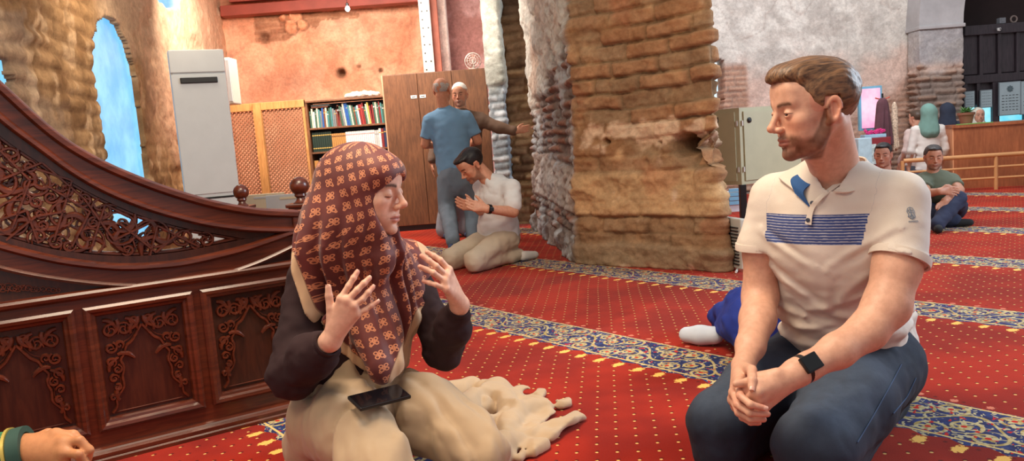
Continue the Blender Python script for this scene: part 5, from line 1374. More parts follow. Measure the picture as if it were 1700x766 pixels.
lo, hi = bbox([mHC], .16); make_mesh('hair', lambda p: hair_sdf(to_local(p, mHC, mHR, mHS), 1.15)*mHS, lo, hi, .0024, M_HB, MAN, lambda V: {'loc': to_local(V, mHC, mHR, mHS)})
# polo shirt
shz1 = P(1360, 360, 1.93)[2]; shz2 = P(1360, 411, 1.93)[2]
chestC = (Rsh+Lsh)/2
hipc = np.array([.985, 2.27, .20])
def m_torso(p):
    c0 = hipc+UPV*.06; c1 = (hipc*.5+chestC*.5)*np.array([1, 1, 0])+UPV*.45; c2 = chestC-UPV*.10+mFd*.0
    d = flatcone(p, c0, c1, .185, .172, mFd, .80)
    d = smin(d, flatcone(p, c1, c2, .172, .188, mFd, .68), .05)
    d = smin(d, rc(p, Rsh-mLd*-.01-UPV*.010, chestC+UPV*.035, .062, .075), .05); d = smin(d, rc(p, Lsh-mLd*.02-UPV*.010, chestC+UPV*.035, .066, .075), .05)
    d = smin(d, rc(p, chestC+UPV*.03, nkb+UPV*.0, .08, .065), .04)
    return d
def sleeve(p, sh, a, b, ra, rb, cut):
    d = smin(rc(p, sh, a, ra, rb), rc(p, a, b, rb, rb), .02); n = nz(np.array(b)-np.array(a)); return smax(d, (p-cut)@n, .004)
Rcut = P(1262, 414, 2.17); Lcut = P(1490, 434, 1.89)
def folds(p, amp, f1=14, f2=30, seed=3):
    a = fbm(p*np.array([f1*.5, f1*.5, f1]), 3, seed); b = fbm(p*np.array([f2*.5, f2*.5, f2]), 2, seed+4)
    return (np.abs(a-.5)*-2+.3)*amp + (b-.5)*amp*.4
def m_sl(p):
    return np.minimum(sleeve(p, Rsh-UPV*.005, Rarm[1], Rarm[2], .066, .066, Rcut), sleeve(p, Lsh-UPV*.005, Larm[1], Larm[2], .078, .070, Lcut))
def drag(p):
    # pulled creases: from the armpits across the chest and gathers above the waist
    al = (p-chestC)@mLd; z = p[:, 2]; f = (p-chestC)@mFd > -.02
    r = 0
    for (a0, z0, a1, z1, w, h) in [(.17, .66, .02, .56, .010, .008), (.19, .60, .04, .47, .011, .009), (-.16, .66, -.03, .58, .010, .007), (-.17, .58, -.02, .46, .011, .008), (.20, .50, -.06, .41, .012, .010), (-.15, .44, .10, .385, .012, .010), (.16, .42, -.12, .345, .011, .010), (.02, .52, .0, .42, .012, .005)]:
        ab = np.array([a1-a0, z1-z0]); q = np.stack([al-a0, z-z0], 1); t = np.clip((q@ab)/(ab@ab), 0, 1); e = q-t[:, None]*ab; s = e[:, 0]*-ab[1]+e[:, 1]*ab[0]; s = s/np.hypot(*ab)
        k = np.exp(-(np.hypot(e[:, 0], e[:, 1])/w)**2)*np.sin(np.pi*np.clip(t*.9+.1, 0, 1)); k2 = np.exp(-((np.hypot(e[:, 0], e[:, 1])-w*1.6)/w)**2)*(s < 0)*.6
        r = r+h*(k-k2)*f
    return r
def m_shirt(p):
    d = m_torso(p)
    # loose lower shirt tail hanging over the seat at the back
    tail = rc(p, hipc-mFd*.10+UPV*.14+mLd*.04, hipc-mFd*.12+UPV*.02+mLd*.07, .14, .13); d = smin(d, tail, .05)
    d = smin(d, m_sl(p), .03)
    nk = rc(p, nkb-UPV*.05, nkb+UPV*.12+mFd*.02, .070, .066); d = smax(d, -nk, .008)
    # open V at the throat
    vv = nkb+mFd*.085-UPV*.015; d = smax(d, -rc(p, vv+UPV*.06, vv-UPV*.055+mFd*.02, .042, .010), .006)
    low = hipc[2]+.035+.10*np.clip((p-hipc)@mFd, -.1, .2)+.02*np.sin(((p-hipc)@mLd)*14)
    d = smax(d, low-p[:, 2], .006)
    y_ = (p-hipc)@mFd; roll = np.exp(-((p[:, 2]-(.36+.10*((p-hipc)@mLd)))/.05)**2)
    d = d+folds(p, .019)*(.40+1.0*sst(.66, .38, p[:, 2])) + drag(p) - roll*.012*np.sin((p[:, 2])*90+((p-hipc)@mLd)*12)
    # hem thickness on the sleeves
    return d
def shirt_mat():
    m = MatB('polo_cotton'); x, y, z = m.xyz(m.world()); co = m.world(); ba = E(m.nt, m.attr('band').outputs['Fac'])
    wav = (m.noise(co, 5, 2)-.5)*.004
    ph = ((ba/.0074)+wav*0).fr(); thin = ph.gt(.42); n = m.noise(co, 200, 2, .5, (.4, .4, 1.4))
    st = m.mix(rgb(176, 176, 190), rgb(52, 68, 124), (ph + (n-.5)*.6).ss(.22, .34)); inb = ba.gt(.0)*ba.lt(shz1-shz2)
    wh = m.mix(rgb(214, 200, 186), rgb(226, 214, 202), m.noise(co, 9, 3).ss(.3, .7))
    col = m.mix(wh, st, inb); m.set('Base Color', col); m.set('Roughness', .9); m.set('Sheen Weight', .1)
    m.bump(m.noise(co, 500, 2, .6)*.6+m.noise(co, 26, 3, .5)*1.2, .22, .004); return m.m
M_POLO = shirt_mat()
def shirt_attr(V):
    t = m_torso(V); s = m_sl(V); along = (V-chestC)@mLd; b = V[:, 2]-shz2+.02*0*along
    b = np.where(s < t-.000, -1, b); b = np.where(s < t+.006, -1, b); return {'band': b}
lo, hi = bbox([hipc-UPV*.16, Rsh, Lsh, nkb, Lcut, Rcut, hipc-mFd*.2, hipc+mFd*.2], .13); make_mesh('polo_shirt', m_shirt, lo, hi, .0052, M_POLO, MAN, shirt_attr)
# sleeve hems
M_POLO2 = simple('polo_rib', rgb(222, 208, 194), .9, var=.04, bump=.3, bscale=300, bdist=.001)
for (a, b, cut, r) in ((Rarm[1], Rarm[2], Rcut, .0665), (Larm[1], Larm[2], Lcut, .0705)):
    n = nz(np.array(b)-np.array(a)); ax = np.array(a)+n*((cut-np.array(a))@n); x_ = nz(np.cross(n, [0, 1, 0])); y_ = np.cross(n, x_)
    ring = [ax-n*.008+(x_*math.cos(t)+y_*math.sin(t))*(r+.001) for t in np.linspace(0, 2*math.pi, 40)]
    MB().sweep(list(range(40)), [(-.010, -.004), (.009, -.004), (.010, .001), (0, .0022), (-.010, .001)], lambda i: (ring[i], n, nz(ring[i]-ax+n*.008))).build('sleeve_hem', M_POLO2, MAN, smooth=True)
# collar, placket and buttons
def patch(name, quad, mat, root, th=.004, n=10, bulge=.0, bdir=None):
    """bilinear cloth patch with thickness; quad = rows of points"""
    rows = [np.array(r, float) for r in quad]; 
    def cr(P_, t):
        P_ = np.array(P_); m = len(P_)-1; i = min(int(t*m), m-1); f = t*m-i; p0 = P_[max(i-1, 0)]; p1 = P_[i]; p2 = P_[i+1]; p3 = P_[min(i+2, m)]
        return .5*((2*p1)+(-p0+p2)*f+(2*p0-5*p1+4*p2-p3)*f*f+(-p0+3*p1-3*p2+p3)*f**3)
    N_ = 28; g = np.array([[cr([cr(r, u) for r in rows], v) for v in np.linspace(0, 1, n)] for u in np.linspace(0, 1, N_)])
    du = np.gradient(g, axis=0); dv = np.gradient(g, axis=1); nn = np.cross(du, dv); nn /= np.linalg.norm(nn, axis=2)[..., None]+1e-9
    A_ = g.reshape(-1, 3); B_ = (g+nn*th).reshape(-1, 3); Fs = []; idn = lambda i, j: i*n+j; M_ = N_*n
    for i in range(N_-1):
        for j in range(n-1): f = (idn(i, j), idn(i+1, j), idn(i+1, j+1), idn(i, j+1)); Fs += [f, tuple(M_+k for k in f[::-1])]
    for i in range(N_-1):
        for j in (0, n-1): Fs.append((idn(i, j), idn(i+1, j), M_+idn(i+1, j), M_+idn(i, j)))
    for j in range(n-1):
        for i in (0, N_-1): Fs.append((idn(i, j), idn(i, j+1), M_+idn(i, j+1), M_+idn(i, j)))
    return MB().add(list(A_)+list(B_), Fs).build(name, mat, root, smooth=True)
def S(px, py, off=.006): 
    h_ = hit(m_shirt0, px, py); return h_+fnorm(m_shirt0, h_)*off
def m_shirt0(p): return smin(m_torso(p), m_sl(p), .03)
def K(a, up, out=0):     # point round the neck: a=0 front, + towards his left
    d_ = mFd*math.cos(a)+mLd*math.sin(a); return nkb+UPV*up+d_*(.070+out)+mFd*.012
ang = [.42, .9, 1.5, 2.2, math.pi, 4.1, 4.8, 5.4, 5.86]
topz = [.015, .030, .045, .056, .060, .056, .045, .030, .015]
r0 = [K(a, z_+.004, .002) for a, z_ in zip(ang, topz)]
r1 = [K(a, z_-.018, .018) for a, z_ in zip(ang, topz)]
r2 = [S(1384, 318, .010), S(1413, 319, .008)]+[K(a, z_-.050, .034) for a, z_ in list(zip(ang, topz))[2:7]]+[S(1295, 297, .008), S(1322, 317, .010)]
patch('collar', [r0, r1, r2], M_POLO2, MAN, .004)
M_BLUE = simple('blue_facing', rgb(40, 84, 140), .85, var=.05)
patch('placket_facing', [[K(-.25, .020, .012), S(1338, 318, .012), S(1345, 345, .006)], [K(-.95, .034, .014), S(1318, 300, .012), S(1322, 322, .008)]], M_BLUE, MAN, .003)
patch('placket', [[K(.33, .012, .0), S(1358, 330, .005), S(1345, 345, .004), S(1338, 372, .004)], [K(.62, .010, .004), S(1372, 326, .005), S(1353, 348, .004), S(1348, 374, .004)]], M_POLO2, MAN, .003)
for px, py in ((1350, 338), (1343, 366)):
    p_ = S(px, py, .007); n_ = fnorm(m_shirt0, p_); MB().lathe(p_, [(.0055, 0), (.0055, .0018), (.003, .0022)], 14, axis=n_).build('button', simple('navy_button', rgb(40, 44, 66), .4) if not bpy.data.materials.get('navy_button') else bpy.data.materials['navy_button'], MAN)
# embroidered crest on the left sleeve
em = MB(); pc_ = S(1513, 357, .002); n_ = fnorm(m_sl, pc_); t1 = nz(np.cross(n_, UPV)); t2 = np.cross(t1, n_)*1.0; t2 = t2 if t2[2] > 0 else -t2; t1 = t1 if t1@_r > 0 else -t1
def e2(a, b): q = pc_+t1*a+t2*b; return q-n_*float(m_sl(q[None])[0])+n_*.001
for sg in (-1, 1):
    em.tube([e2(sg*x, y) for x, y in ((0, .020), (.006, .017), (.009, .009), (.006, .002), (.009, -.004), (.004, -.009), (0, -.011))], .0008, 5)
    em.tube([e2(sg*x, y) for x, y in ((.0, .012), (.005, .012), (.004, .006), (0, .005))], .0008, 5); em.tube([e2(sg*x, y) for x, y in ((.001, .0), (.005, -.003), (.002, -.007))], .0008, 5)
em.tube([e2(0, .018), e2(0, -.008)], .0009, 5)
for k in range(5): x = -.010+k*.005; em.tube([e2(x, -.0195), e2(x, -.0155), e2(x+.003, -.0155), e2(x+.003, -.0190)], .0006, 4)
em.build('sleeve_crest', simple('crest_thread', rgb(110, 128, 150), .8), MAN)
# jeans
Lhp = hipc+mLd*.10+UPV*.02; Rhp = hipc-mLd*.10+UPV*.02
Lkn = P(1352, 745, 1.80); Rkn = P(1196, 702, 2.02)
Lkn[2] = max(Lkn[2], .13)
Lan = Lhp-mFd*.10-UPV*.12; Ran = Rhp-mFd*.10-UPV*.12; Lan[2] = .07; Ran[2] = .07
def m_jeans(p):
    d = flatcone(p, hipc-mLd*.06, hipc+mLd*.06, .150, .150, mFd, .95)
    for hp, kn, an, r1, r2 in ((Lhp, Lkn, Lan, .118, .098), (Rhp, Rkn, Ran, .110, .088)):
        d = smin(d, chain(p, [hp, hp*.45+kn*.55+UPV*.01, kn], [r1, (r1+r2)/2+.008, r2], .04), .03)
        kf = kn.copy(); kf[2] = .075; e = rc(p, kf-mFd*.0, an, .075, .062); d = smin(d, e, .03)
        kb = kn.copy(); kb[2] = (kn[2]+.075)/2; d = smin(d, rc(p, kn, kf, r2*.98, .075), .03)
    d = smin(d, rc(p, Lan, Lan-mFd*.06, .06, .05), .03); d = smin(d, rc(p, Ran, Ran-mFd*.06, .06, .05), .03)
    # waist up under the shirt
    d = smin(d, flatcone(p, hipc+UPV*.02, hipc+UPV*.13-mFd*.0, .150, .150, mFd, .86), .03)
    w_ = np.clip((p-hipc)@mFd, -.2, .6)
    al = (p-hipc)@mFd; ac = (p-hipc)@mLd
    n = fbm(np.stack([al*9+ac*3, ac*14, p[:, 2]*12], 1), 3, 21); hip_f = np.exp(-((al-.14)/.10)**2); kn_f = np.exp(-((al-.46)/.10)**2)
    d = d+(np.abs(n-.5)*-2+.25)*(.007+.010*hip_f+.007*kn_f)
    return smax(d, .001-p[:, 2], .004)
def jeans_mat():
    m = MatB('denim'); co = m.world(); w_ = E(m.nt, m.attr('wear').outputs['Fac'])
    t = m.noise(co, 900, 2, .5, (1, 1, .35)); n = m.noise(co, 14, 4, .6); st = m.noise(co, 60, 3, .6, (1, 1, .25))
    c = m.mix(rgb(23, 31, 46), rgb(33, 43, 61), n.ss(.3, .7)); c = m.mix(c, rgb(84, 98, 118), (w_*(st*.5+.5))*.60); c = m.mix(c, m.mix((.7, .7, .7, 1), (1.3, 1.3, 1.3, 1), t), .7, 'MULTIPLY')
    m.set('Base Color', c); m.set('Roughness', .9); m.bump(t*.6+st, .25, .002); return m.m
M_JEAN = jeans_mat()
def jattr(V):
    w_ = np.zeros(len(V))
    for hp, kn in ((Lhp, Lkn), (Rhp, Rkn)):
        a = kn-hp; t = np.clip(((V-hp)@a)/(a@a), 0, 1); c = hp+t[:, None]*a; off = V-c; w_ = np.maximum(w_, sst(.02, .10, off[:, 2])*sst(.25, .6, t))
    return {'wear': w_}
lo, hi = bbox([hipc, Lkn, Rkn, Lan-mFd*.06, Ran-mFd*.06, hipc+UPV*.15], .16); lo[2] = -.01; make_mesh('jeans', m_jeans, lo, hi, .0058, M_JEAN, MAN, jattr)
# seam stitching on the outer thigh and fly, following the cloth surface
def seam(px, name, mat, r=.0016, off=.0012, fn=m_jeans, root=MAN):
    pts = []
    for a, b in zip(px[:-1], px[1:]):
        for t in np.linspace(0, 1, 10, endpoint=False): q = (a[0]+(b[0]-a[0])*t, a[1]+(b[1]-a[1])*t); h_ = hit(fn, *q); pts.append(h_+fnorm(fn, h_)*off)
    pts = np.array(pts); 
    for _ in range(3): pts[1:-1] = (pts[:-2]+pts[1:-1]*2+pts[2:])/4
    return MB().tube(pts, r, 6).build(name, mat, root, smooth=True)
M_ST = simple('denim_seam', rgb(60, 80, 112), .9)
seam([(1496, 606), (1478, 640), (1450, 690), (1420, 740)], 'side_seam', M_ST)
seam([(1520, 628), (1505, 660), (1480, 690)], 'side_seam', M_ST)
# feet in socks behind
Lft = [Lan-mFd*.10-UPV*.01, Lan-mFd*.24-UPV*.02]; Rft = [Ran-mFd*.10-UPV*.01, Ran-mFd*.24-UPV*.02]
for ft in (Lft, Rft): lo, hi = bbox(ft, .08); lo[2] = 0; make_mesh('sock', lambda p: smax(rc(p, ft[0], ft[1], .042, .034), .001-p[:, 2], .004), lo, hi, .008, simple('dark_sock', rgb(60, 62, 70), .9) if not bpy.data.materials.get('dark_sock') else bpy.data.materials['dark_sock'], MAN)
# watch
wc = P(1335, 614, 1.745); ax = nz(np.array(Larm[6])-np.array(Larm[4])); vdir = nz(CAMP-wc+np.array([0, 0, .25])); vdir = nz(vdir-ax*(vdir@ax)); sd = np.cross(ax, vdir)
wax = wc; Rm = np.stack([sd, ax, vdir], 1)
ctr = np.array(Larm[5])*.75+np.array(Larm[6])*.25
st = MB(); th_ = np.linspace(0, 2*math.pi, 44); rr2 = .0335
st.sweep(list(range(44)), [(-.011, -.0005), (.011, -.0005), (.011, .0018), (-.011, .0018)], lambda i: (ctr+(sd*math.cos(th_[i])+vdir*math.sin(th_[i]))*rr2, ax, sd*math.cos(th_[i])+vdir*math.sin(th_[i]))); st.build('watch_strap', M_BLACK, MAN, smooth=True)
wt = MB().box(ctr+vdir*(rr2+.005), (.040, .046, .011), R=Rm, bev=.006).build('watch_case', simple('graphite', rgb(40, 40, 44), .3, .6), MAN, smooth=True)
MB().box(ctr+vdir*(rr2+.0108), (.035, .041, .0015), R=Rm, bev=.0007).build('watch_screen', simple('watch_glass', rgb(12, 14, 16), .08), wt)

# ---------------------------------------------------------------- kneeling woman in the patterned headscarf (foreground left)
WOM = thing('person', (-.52, 2.3, 0), 'woman in maroon patterned headscarf and dark blouse kneeling, both hands raised as she talks', 'person')
wFd = nz([.58, -.81, 0]); wLd = nz([.81, .58, 0])
whF = nz([.945, -.33, -.14]); wHR = frame(whF, (-.02, 0, 1)); wHS = 1.04
wHC = P(648, 323, 2.12) - wHS*(wHR @ np.array([-.0315, .087, .0]))
wnk = P(606, 440, 2.26)
def w_head(p):
    d = head_sdf(to_local(p, wHC, wHR, wHS), fem=True, eyes_closed=True)*wHS
    a = to_world((0, -.025, -.05), wHC, wHR, wHS); return smin(d, rc(p, a, wnk, .05, .055), .02)
lo, hi = bbox([wHC, wnk], .16); W1 = surf(w_head, lo, hi, .0021)
wRs, wLs = P(512, 462, 2.24), P(676, 440, 2.42)
wRe, wRw = P(487, 622, 2.10), P(549, 566, 1.965)
wLe, wLw = P(736, 583, 2.34), P(763, 506, 2.20)
# right hand spread on the chest
def PP(l, Y): return [P(x, y, Y+dy) for (x, y, dy) in l]
wRk = [P(566, 496, 1.945), P(577, 499, 1.94), P(587, 508, 1.94), P(592, 522, 1.945)]
wRf = [[wRk[0], *PP([(579, 475, 0), (587, 462, .005), (593, 452, .012)], 1.95)], [wRk[1], *PP([(593, 482, -.005), (604, 471, .0), (613, 462, .01)], 1.95)],
       [wRk[2], *PP([(602, 497, -.005), (611, 486, 0), (619, 477, .01)], 1.95)], [wRk[3], *PP([(606, 515, 0), (616, 508, .005), (627, 501, .012)], 1.95)]]
wRt = PP([(550, 545, .0), (549, 512, .0), (546, 492, 0), (545, 477, .0)], 1.955)
def w_rh(p): return smin(rc(p, P(520, 590, 2.02), wRw, .034, .0255), hand_sdf(p, wRw, wRk, wRf, wRt, .93, k=.004, wr=.025), .012)
wLk = [P(745, 448, 2.16), P(741, 458, 2.14), P(738, 467, 2.13), P(741, 480, 2.125)]
wLf = [[wLk[0], *PP([(731, 432, 0), (720, 425, 0), (709, 419, .0)], 2.15)], [wLk[1], *PP([(724, 442, -.01), (712, 433, -.01), (700, 425, -.01)], 2.13)],
       [wLk[2], *PP([(719, 453, -.01), (708, 448, -.01), (697, 443, -.015)], 2.12)], [wLk[3], *PP([(723, 473, 0), (713, 470, 0), (703, 467, .0)], 2.11)]]
wLt = [P(758, 490, 2.20), P(744, 466, 2.23), P(730, 455, 2.23), P(719, 445, 2.22)]
def w_lh(p): return smin(rc(p, P(758, 530, 2.24), wLw, .030, .0245), hand_sdf(p, wLw, wLk, wLf, wLt, .93, k=.004, wr=.0255), .012)
lo, hi = bbox([wRw, P(520, 590, 2.02)]+wRk+[x for f in wRf for x in f], .04); W2 = surf(w_rh, lo, hi, .0024)
lo, hi = bbox([wLw, P(758, 530, 2.24)]+wLk+wLt+[x for f in wLf for x in f], .04); W3 = surf(w_lh, lo, hi, .0024)
wpel = P(590, 700, 2.30); wpel[2] = .24
lo, hi = bbox([wpel, wnk], .12); W4 = surf(lambda p: rc(p, wpel, wnk-UPV*.08, .09, .06), lo, hi, .015)
Vb, Qb = join_meshes([W1, W2, W3, W4]); SKW = (226, 176, 150)
base = head_cols(to_local(Vb, wHC, wHR, wHS), SKW, (186, 104, 98), (70, 48, 40))
lq = to_local(Vb, wHC, wHR, wHS); far = ~((lq[:, 2] > -.13) & (np.abs(lq).max(1) < .14)); hp = Vb[far]; cc = np.tile(lin(SKW), (len(hp), 1)); rd = np.zeros(len(hp))
for f in wRf+wLf: rd = np.maximum(rd, np.exp(-(np.linalg.norm(hp-f[-1], axis=1)/.016)**2)*.55); rd = np.maximum(rd, np.exp(-(np.linalg.norm(hp-f[0], axis=1)/.011)**2)*.3)
base[far] = blend(cc, lin((216, 136, 116)), rd)
# lash line
sx = np.abs(lq[:, 0]); ll = np.exp(-((lq[:, 2]+.0075-.16*(sx-.0315)**2*60)/.0015)**2)*(sx > .018)*(sx < .046)*(lq[:, 1] > .065); base = blend(base, lin((40, 24, 22)), np.clip(ll, 0, .9))
mesh_obj('body', Vb, Qb, M_SKIN, WOM, smooth=True, attrs={'Col': base})
nails(WOM, [(wRf[i][3], wRf[i][2], (-.1, -1, .25), .0068) for i in range(4)]+[(wRt[3], wRt[2], (-.5, -.8, .1), .008)], M_NAIL)
# torso, blouse
wch = (wRs+wLs)/2
def w_torso(p):
    c0 = wpel+UPV*.02; c2 = wch-UPV*.09+wFd*.0
    d = flatcone(p, c0, c2, .150, .150, wFd, .80); d = smin(d, rc(p, wRs, wch+UPV*.02, .058, .06), .05); d = smin(d, rc(p, wLs, wch+UPV*.02, .058, .06), .05)
    return smin(d, rc(p, wch, wnk, .07, .06), .04)
def w_blouse(p):
    d = w_torso(p); a = chain(p, [wRs, wRe, wRe*.45+wRw*.55, wRw+(wRe-wRw)*.05], [.064, .068, .062, .040], .03)
    b = chain(p, [wLs, wLe, wLe*.45+wLw*.55, wLw+(wLe-wLw)*.10], [.060, .056, .052, .036], .03)
    nR = nz(wRw-wRe); nL = nz(wLw-wLe)
    a = smax(a, (p-(wRw-nR*.022))@nR, .003); b = smax(b, (p-(wLw-nL*.018))@nL, .003)
    d = smin(d, a, .02); d = smin(d, b, .02)
    n = fbm(p*np.array([13, 13, 20.]), 3, 31); d = d+(np.abs(n-.5)*-2+.25)*.016
    return smax(d, .14-p[:, 2], .01)
M_BL = simple('dark_plum_crepe', rgb(42, 17, 20), .9, var=.12, nscale=9, bump=.2, bscale=300, bdist=.001)
lo, hi = bbox([wpel, wRs, wLs, wRe, wLe, wLw, wRw, wnk], .10); make_mesh('blouse', w_blouse, lo, hi, .0055, M_BL, WOM)
for (w0, e0, r) in ((wRw, wRe, .036), (wLw, wLe, .0335)):
    n = nz(w0-e0); ax = w0-n*.020; x_ = nz(np.cross(n, [0, 1, 0.2])); y_ = np.cross(n, x_); th_ = np.linspace(0, 2*math.pi, 36)
    MB().sweep(list(range(36)), [(-.006, -.004), (.006, -.004), (.0065, 0), (0, .002), (-.0065, 0)], lambda i: (ax+(x_*math.cos(th_[i])+y_*math.sin(th_[i]))*r, n, x_*math.cos(th_[i])+y_*math.sin(th_[i]))).build('cuff', M_BL, WOM, smooth=True)
# headscarf
HP = [(470, 200), (478, 437), (494, 480), (508, 520), (528, 556), (556, 592), (590, 622), (620, 642), (650, 655), (672, 640), (690, 622), (709, 602), (707, 540), (703, 480), (697, 430), (682, 408), (690, 200)]
HPW = np.array([P(x, y, 2.12)[[0, 2]] for x, y in HP])
def segd(p2, poly, i0, i1):
    d = np.full(len(p2), 9.)
    for i in range(i0, i1):
        a = poly[i]; b = poly[(i+1) % len(poly)]; ab = b-a; t = np.clip(((p2-a)@ab)/(ab@ab), 0, 1); d = np.minimum(d, np.linalg.norm(p2-a-t[:, None]*ab, axis=1))
    return d
def polyd(p2, poly):
    d = segd(p2, poly, 0, len(poly)); return np.where(inpoly(p2[:, 0], p2[:, 1], [tuple(q) for q in poly]), -d, d)
def w_scarf(p):
    q = to_local(p, wHC, wHR, wHS); m = np.stack([np.abs(q[:, 0]), q[:, 1], q[:, 2]], 1)
    h = ell(m, (0, -.020, .034), (.089, .112, .098)); h = smin(h, ell(m, (0, .052, .052), (.070, .052, .046)), .03)
    h = smin(h, rc(m, (.060, .010, .01), (.040, .030, -.10), .030, .034), .03)
    h = smin(h, rc(m, (0, -.060, .01), (0, -.085, -.14), .094, .125), .04)
    h = smin(h, rc(m, (.0, .030, -.125), (0, .035, -.17), .05, .07), .04)
    h = h*wHS
    t = w_torso(p)-.020
    t = smin(t, rc(p, P(505, 450, 2.22), P(500, 520, 2.16), .105, .075), .04); t = smin(t, rc(p, wLs, P(690, 520, 2.36), .070, .05), .04)
    t = smin(t, flatcone(p, wch+wFd*.06, P(640, 610, 2.10), .125, .055, wFd, .62), .05)
    mid = rc(p, to_world((0, -.04, -.09), wHC, wHR, wHS), wch+UPV*.03, .115, .13)
    d = smin(smin(h, mid, .05), t, .05)
    # folds: long vertical pleats running from the cheek to the chest
    a = np.arctan2((p-wch)@wLd, (p-wch)@wFd); zz = p[:, 2]
    n = fbm(np.stack([a*3.2+zz*1.5, zz*2.2, a*0], 1), 3, 37); amt = sst(.86, .70, zz)
    d = d+(np.abs(n-.5)*-2+.3)*.020*amt
    for a0, sl_, w, h in ((-1.42, .9, .07, .014), (-1.02, .7, .06, .018), (-.70, .5, .05, .012), (-.22, -.3, .06, .012), (.18, -.7, .07, .016), (.55, -.9, .08, .014)):
        u_ = a-(a0+sl_*(zz-.55)); d = d+(np.exp(-(u_/w)**2)-.6*np.exp(-((u_-w*1.9)/(w*1.1))**2))*h*sst(.82, .70, zz)*sst(.26, .40, zz)
    fold = np.exp(-((q[:, 1]+.005+.10*(q[:, 2]))/.016)**2)*sst(.02, -.05, q[:, 2])*(q[:, 0] < .02); d = d+fold*.009*sst(.5, .7, zz)
    # face opening
    cy = (np.sqrt((m[:, 0]/.060)**2+((q[:, 2]+.034)/.088)**2)-1)*.055; cyl = np.maximum(cy, .012-q[:, 1]+.25*np.maximum(0, q[:, 2]-.02)); d = smax(d, -cyl*wHS, .006)
    hem = polyd(p[:, [0, 2]], HPW)*.9
    return smax(d, hem, .006)
def scarf_attr(V):
    p2 = V[:, [0, 2]]; e = segd(p2, HPW, 1, 11); e2_ = segd(p2, HPW, 13, 14); 
    # inner border line of the overlapping front layer
    a = P(690, 548, 2.12)[[0, 2]]; b = P(652, 656, 2.12)[[0, 2]]; ab = b-a; t = np.clip(((p2-a)@ab)/(ab@ab), 0, 1); e3 = np.linalg.norm(p2-a-t[:, None]*ab, axis=1)*1.15
    right = (p2[:, 0] > (a[0]+(b[0]-a[0])*np.clip((p2[:, 1]-a[1])/(b[1]-a[1]), 0, 1))) & (p2[:, 1] < a[1])
    e = np.minimum(np.where(right, 9, e), e3); c5 = P(676, 410, 2.12)[[0, 2]]; d5 = P(694, 440, 2.12)[[0, 2]]; ab = d5-c5; t = np.clip(((p2-c5)@ab)/(ab@ab), 0, 1); e = np.minimum(e, np.linalg.norm(p2-c5-t[:, None]*ab, axis=1)*1.6)
    c = wch+wFd*.0; q = to_local(V, wHC, wHR, wHS); hd = sst(.66, .78, V[:, 2])
    dx = V[:, 0]-(wHC[0]*hd+c[0]*(1-hd)); dy = V[:, 1]-(wHC[1]*hd+c[1]*(1-hd)); a = np.arctan2(dx, -dy)
    R = .115+.075*(1-sst(.60, .80, V[:, 2])); up = np.clip((V[:, 2]-(wHC[2]+.06))/.08, 0, 1); u = a*R*(1-.25*up)
    v = V[:, 2]+.35*np.hypot(dx, dy)*up
    return {'edge': e, 'uvm': np.stack([u, v+.25*u*0, 0*u], 1)}
def scarf_mat():
    m = MatB('patterned_scarf'); x, y, z = m.xyz(m.attr('uvm').outputs['Color']); e = E(m.nt, m.attr('edge').outputs['Fac']); co = m.world()
    x, y = x*.985+y*.17, y*.985-x*.17
    S_ = .036; cx = (x/S_).fl(); fx = (x/S_).fr()-.5; fy = (y/(S_*1.0)).fr()-.5; par = ((cx+(y/S_).fl())/2).fr().gt(.25)*2-1
    # motif: four linked loops with a small tail, mirrored from cell to cell
    gx = fx*par
    def ringd(cx_, cy_, r, e_=1.0): return ((((gx-cx_)*(gx-cx_))+((fy-cy_)*(fy-cy_))*e_).sqrt()-r).abs()
    d = ringd(-.15, .15, .105).mn(ringd(.14, .17, .10)).mn(ringd(-.13, -.14, .11)).mn(ringd(.16, -.12, .115)); d = d.mn(ringd(.02, .02, .06)); d = d.mn(ringd(.26, -.26, .06))
    mot = 1-d.ss(.022, .050); ins = 1-(((gx-.0)*(gx)+fy*fy).sqrt()).ss(.30, .36)
    g = m.mix(rgb(94, 34, 30), rgb(110, 42, 35), m.noise(co, 9, 3).ss(.3, .7)); c = m.mix(g, rgb(214, 136, 94), mot)
    line = ((x/S_+.0).fr()-.5).abs().gt(.485); 
    bd = e.lt(.027); c = m.mix(c, rgb(204, 166, 128), bd); ed = (e-.027).abs().lt(.0012); c = m.mix(c, rgb(150, 110, 80), ed)
    m.set('Base Color', c); m.set('Roughness', .62); m.set('Sheen Weight', .2); m.bump(m.noise(co, 700, 2)*.5+m.noise(co, 30, 3)*1.0, .15, .003); return m.m
M_SCF = scarf_mat()
lo, hi = bbox([wHC, P(470, 440, 2.1), P(715, 610, 2.4), P(650, 660, 2.0), wHC-whF*.1], .15); lo[2] = P(650, 662, 2.12)[2]-.03; make_mesh('headscarf', w_scarf, lo, hi, .0038, M_SCF, WOM, scarf_attr)

# skirt: lap, two thighs and the cloth fanned out over the carpet
hipw = wpel.copy(); hipw[2] = .17
kR = P(640, 770, 1.92); kR[2] = .10; kL = P(806, 745, 2.07); kL[2] = .085
bR = P(520, 735, 2.25); bR[2] = .08
tails = [([P(725, 665, 2.35), P(790, 650, 2.5), P(830, 650, 2.56)], [.06, .05, .035]),
         ([P(760, 700, 2.25), P(824, 652, 2.36), P(846, 690, 2.26), P(840, 740, 2.12)], [.075, .052, .05, .045]),
         ([P(800, 720, 2.2), P(880, 680, 2.36), P(948, 672, 2.44)], [.05, .035, .016]),
         ([P(820, 750, 2.1), P(890, 715, 2.24), P(962, 695, 2.33)], [.05, .030, .014]),
         ([P(850, 665, 2.46), P(898, 653, 2.54)], [.035, .014]),
         ([P(830, 760, 2.08), P(862, 762, 2.08), P(900, 740, 2.15)], [.05, .022, .014])]
TL = []
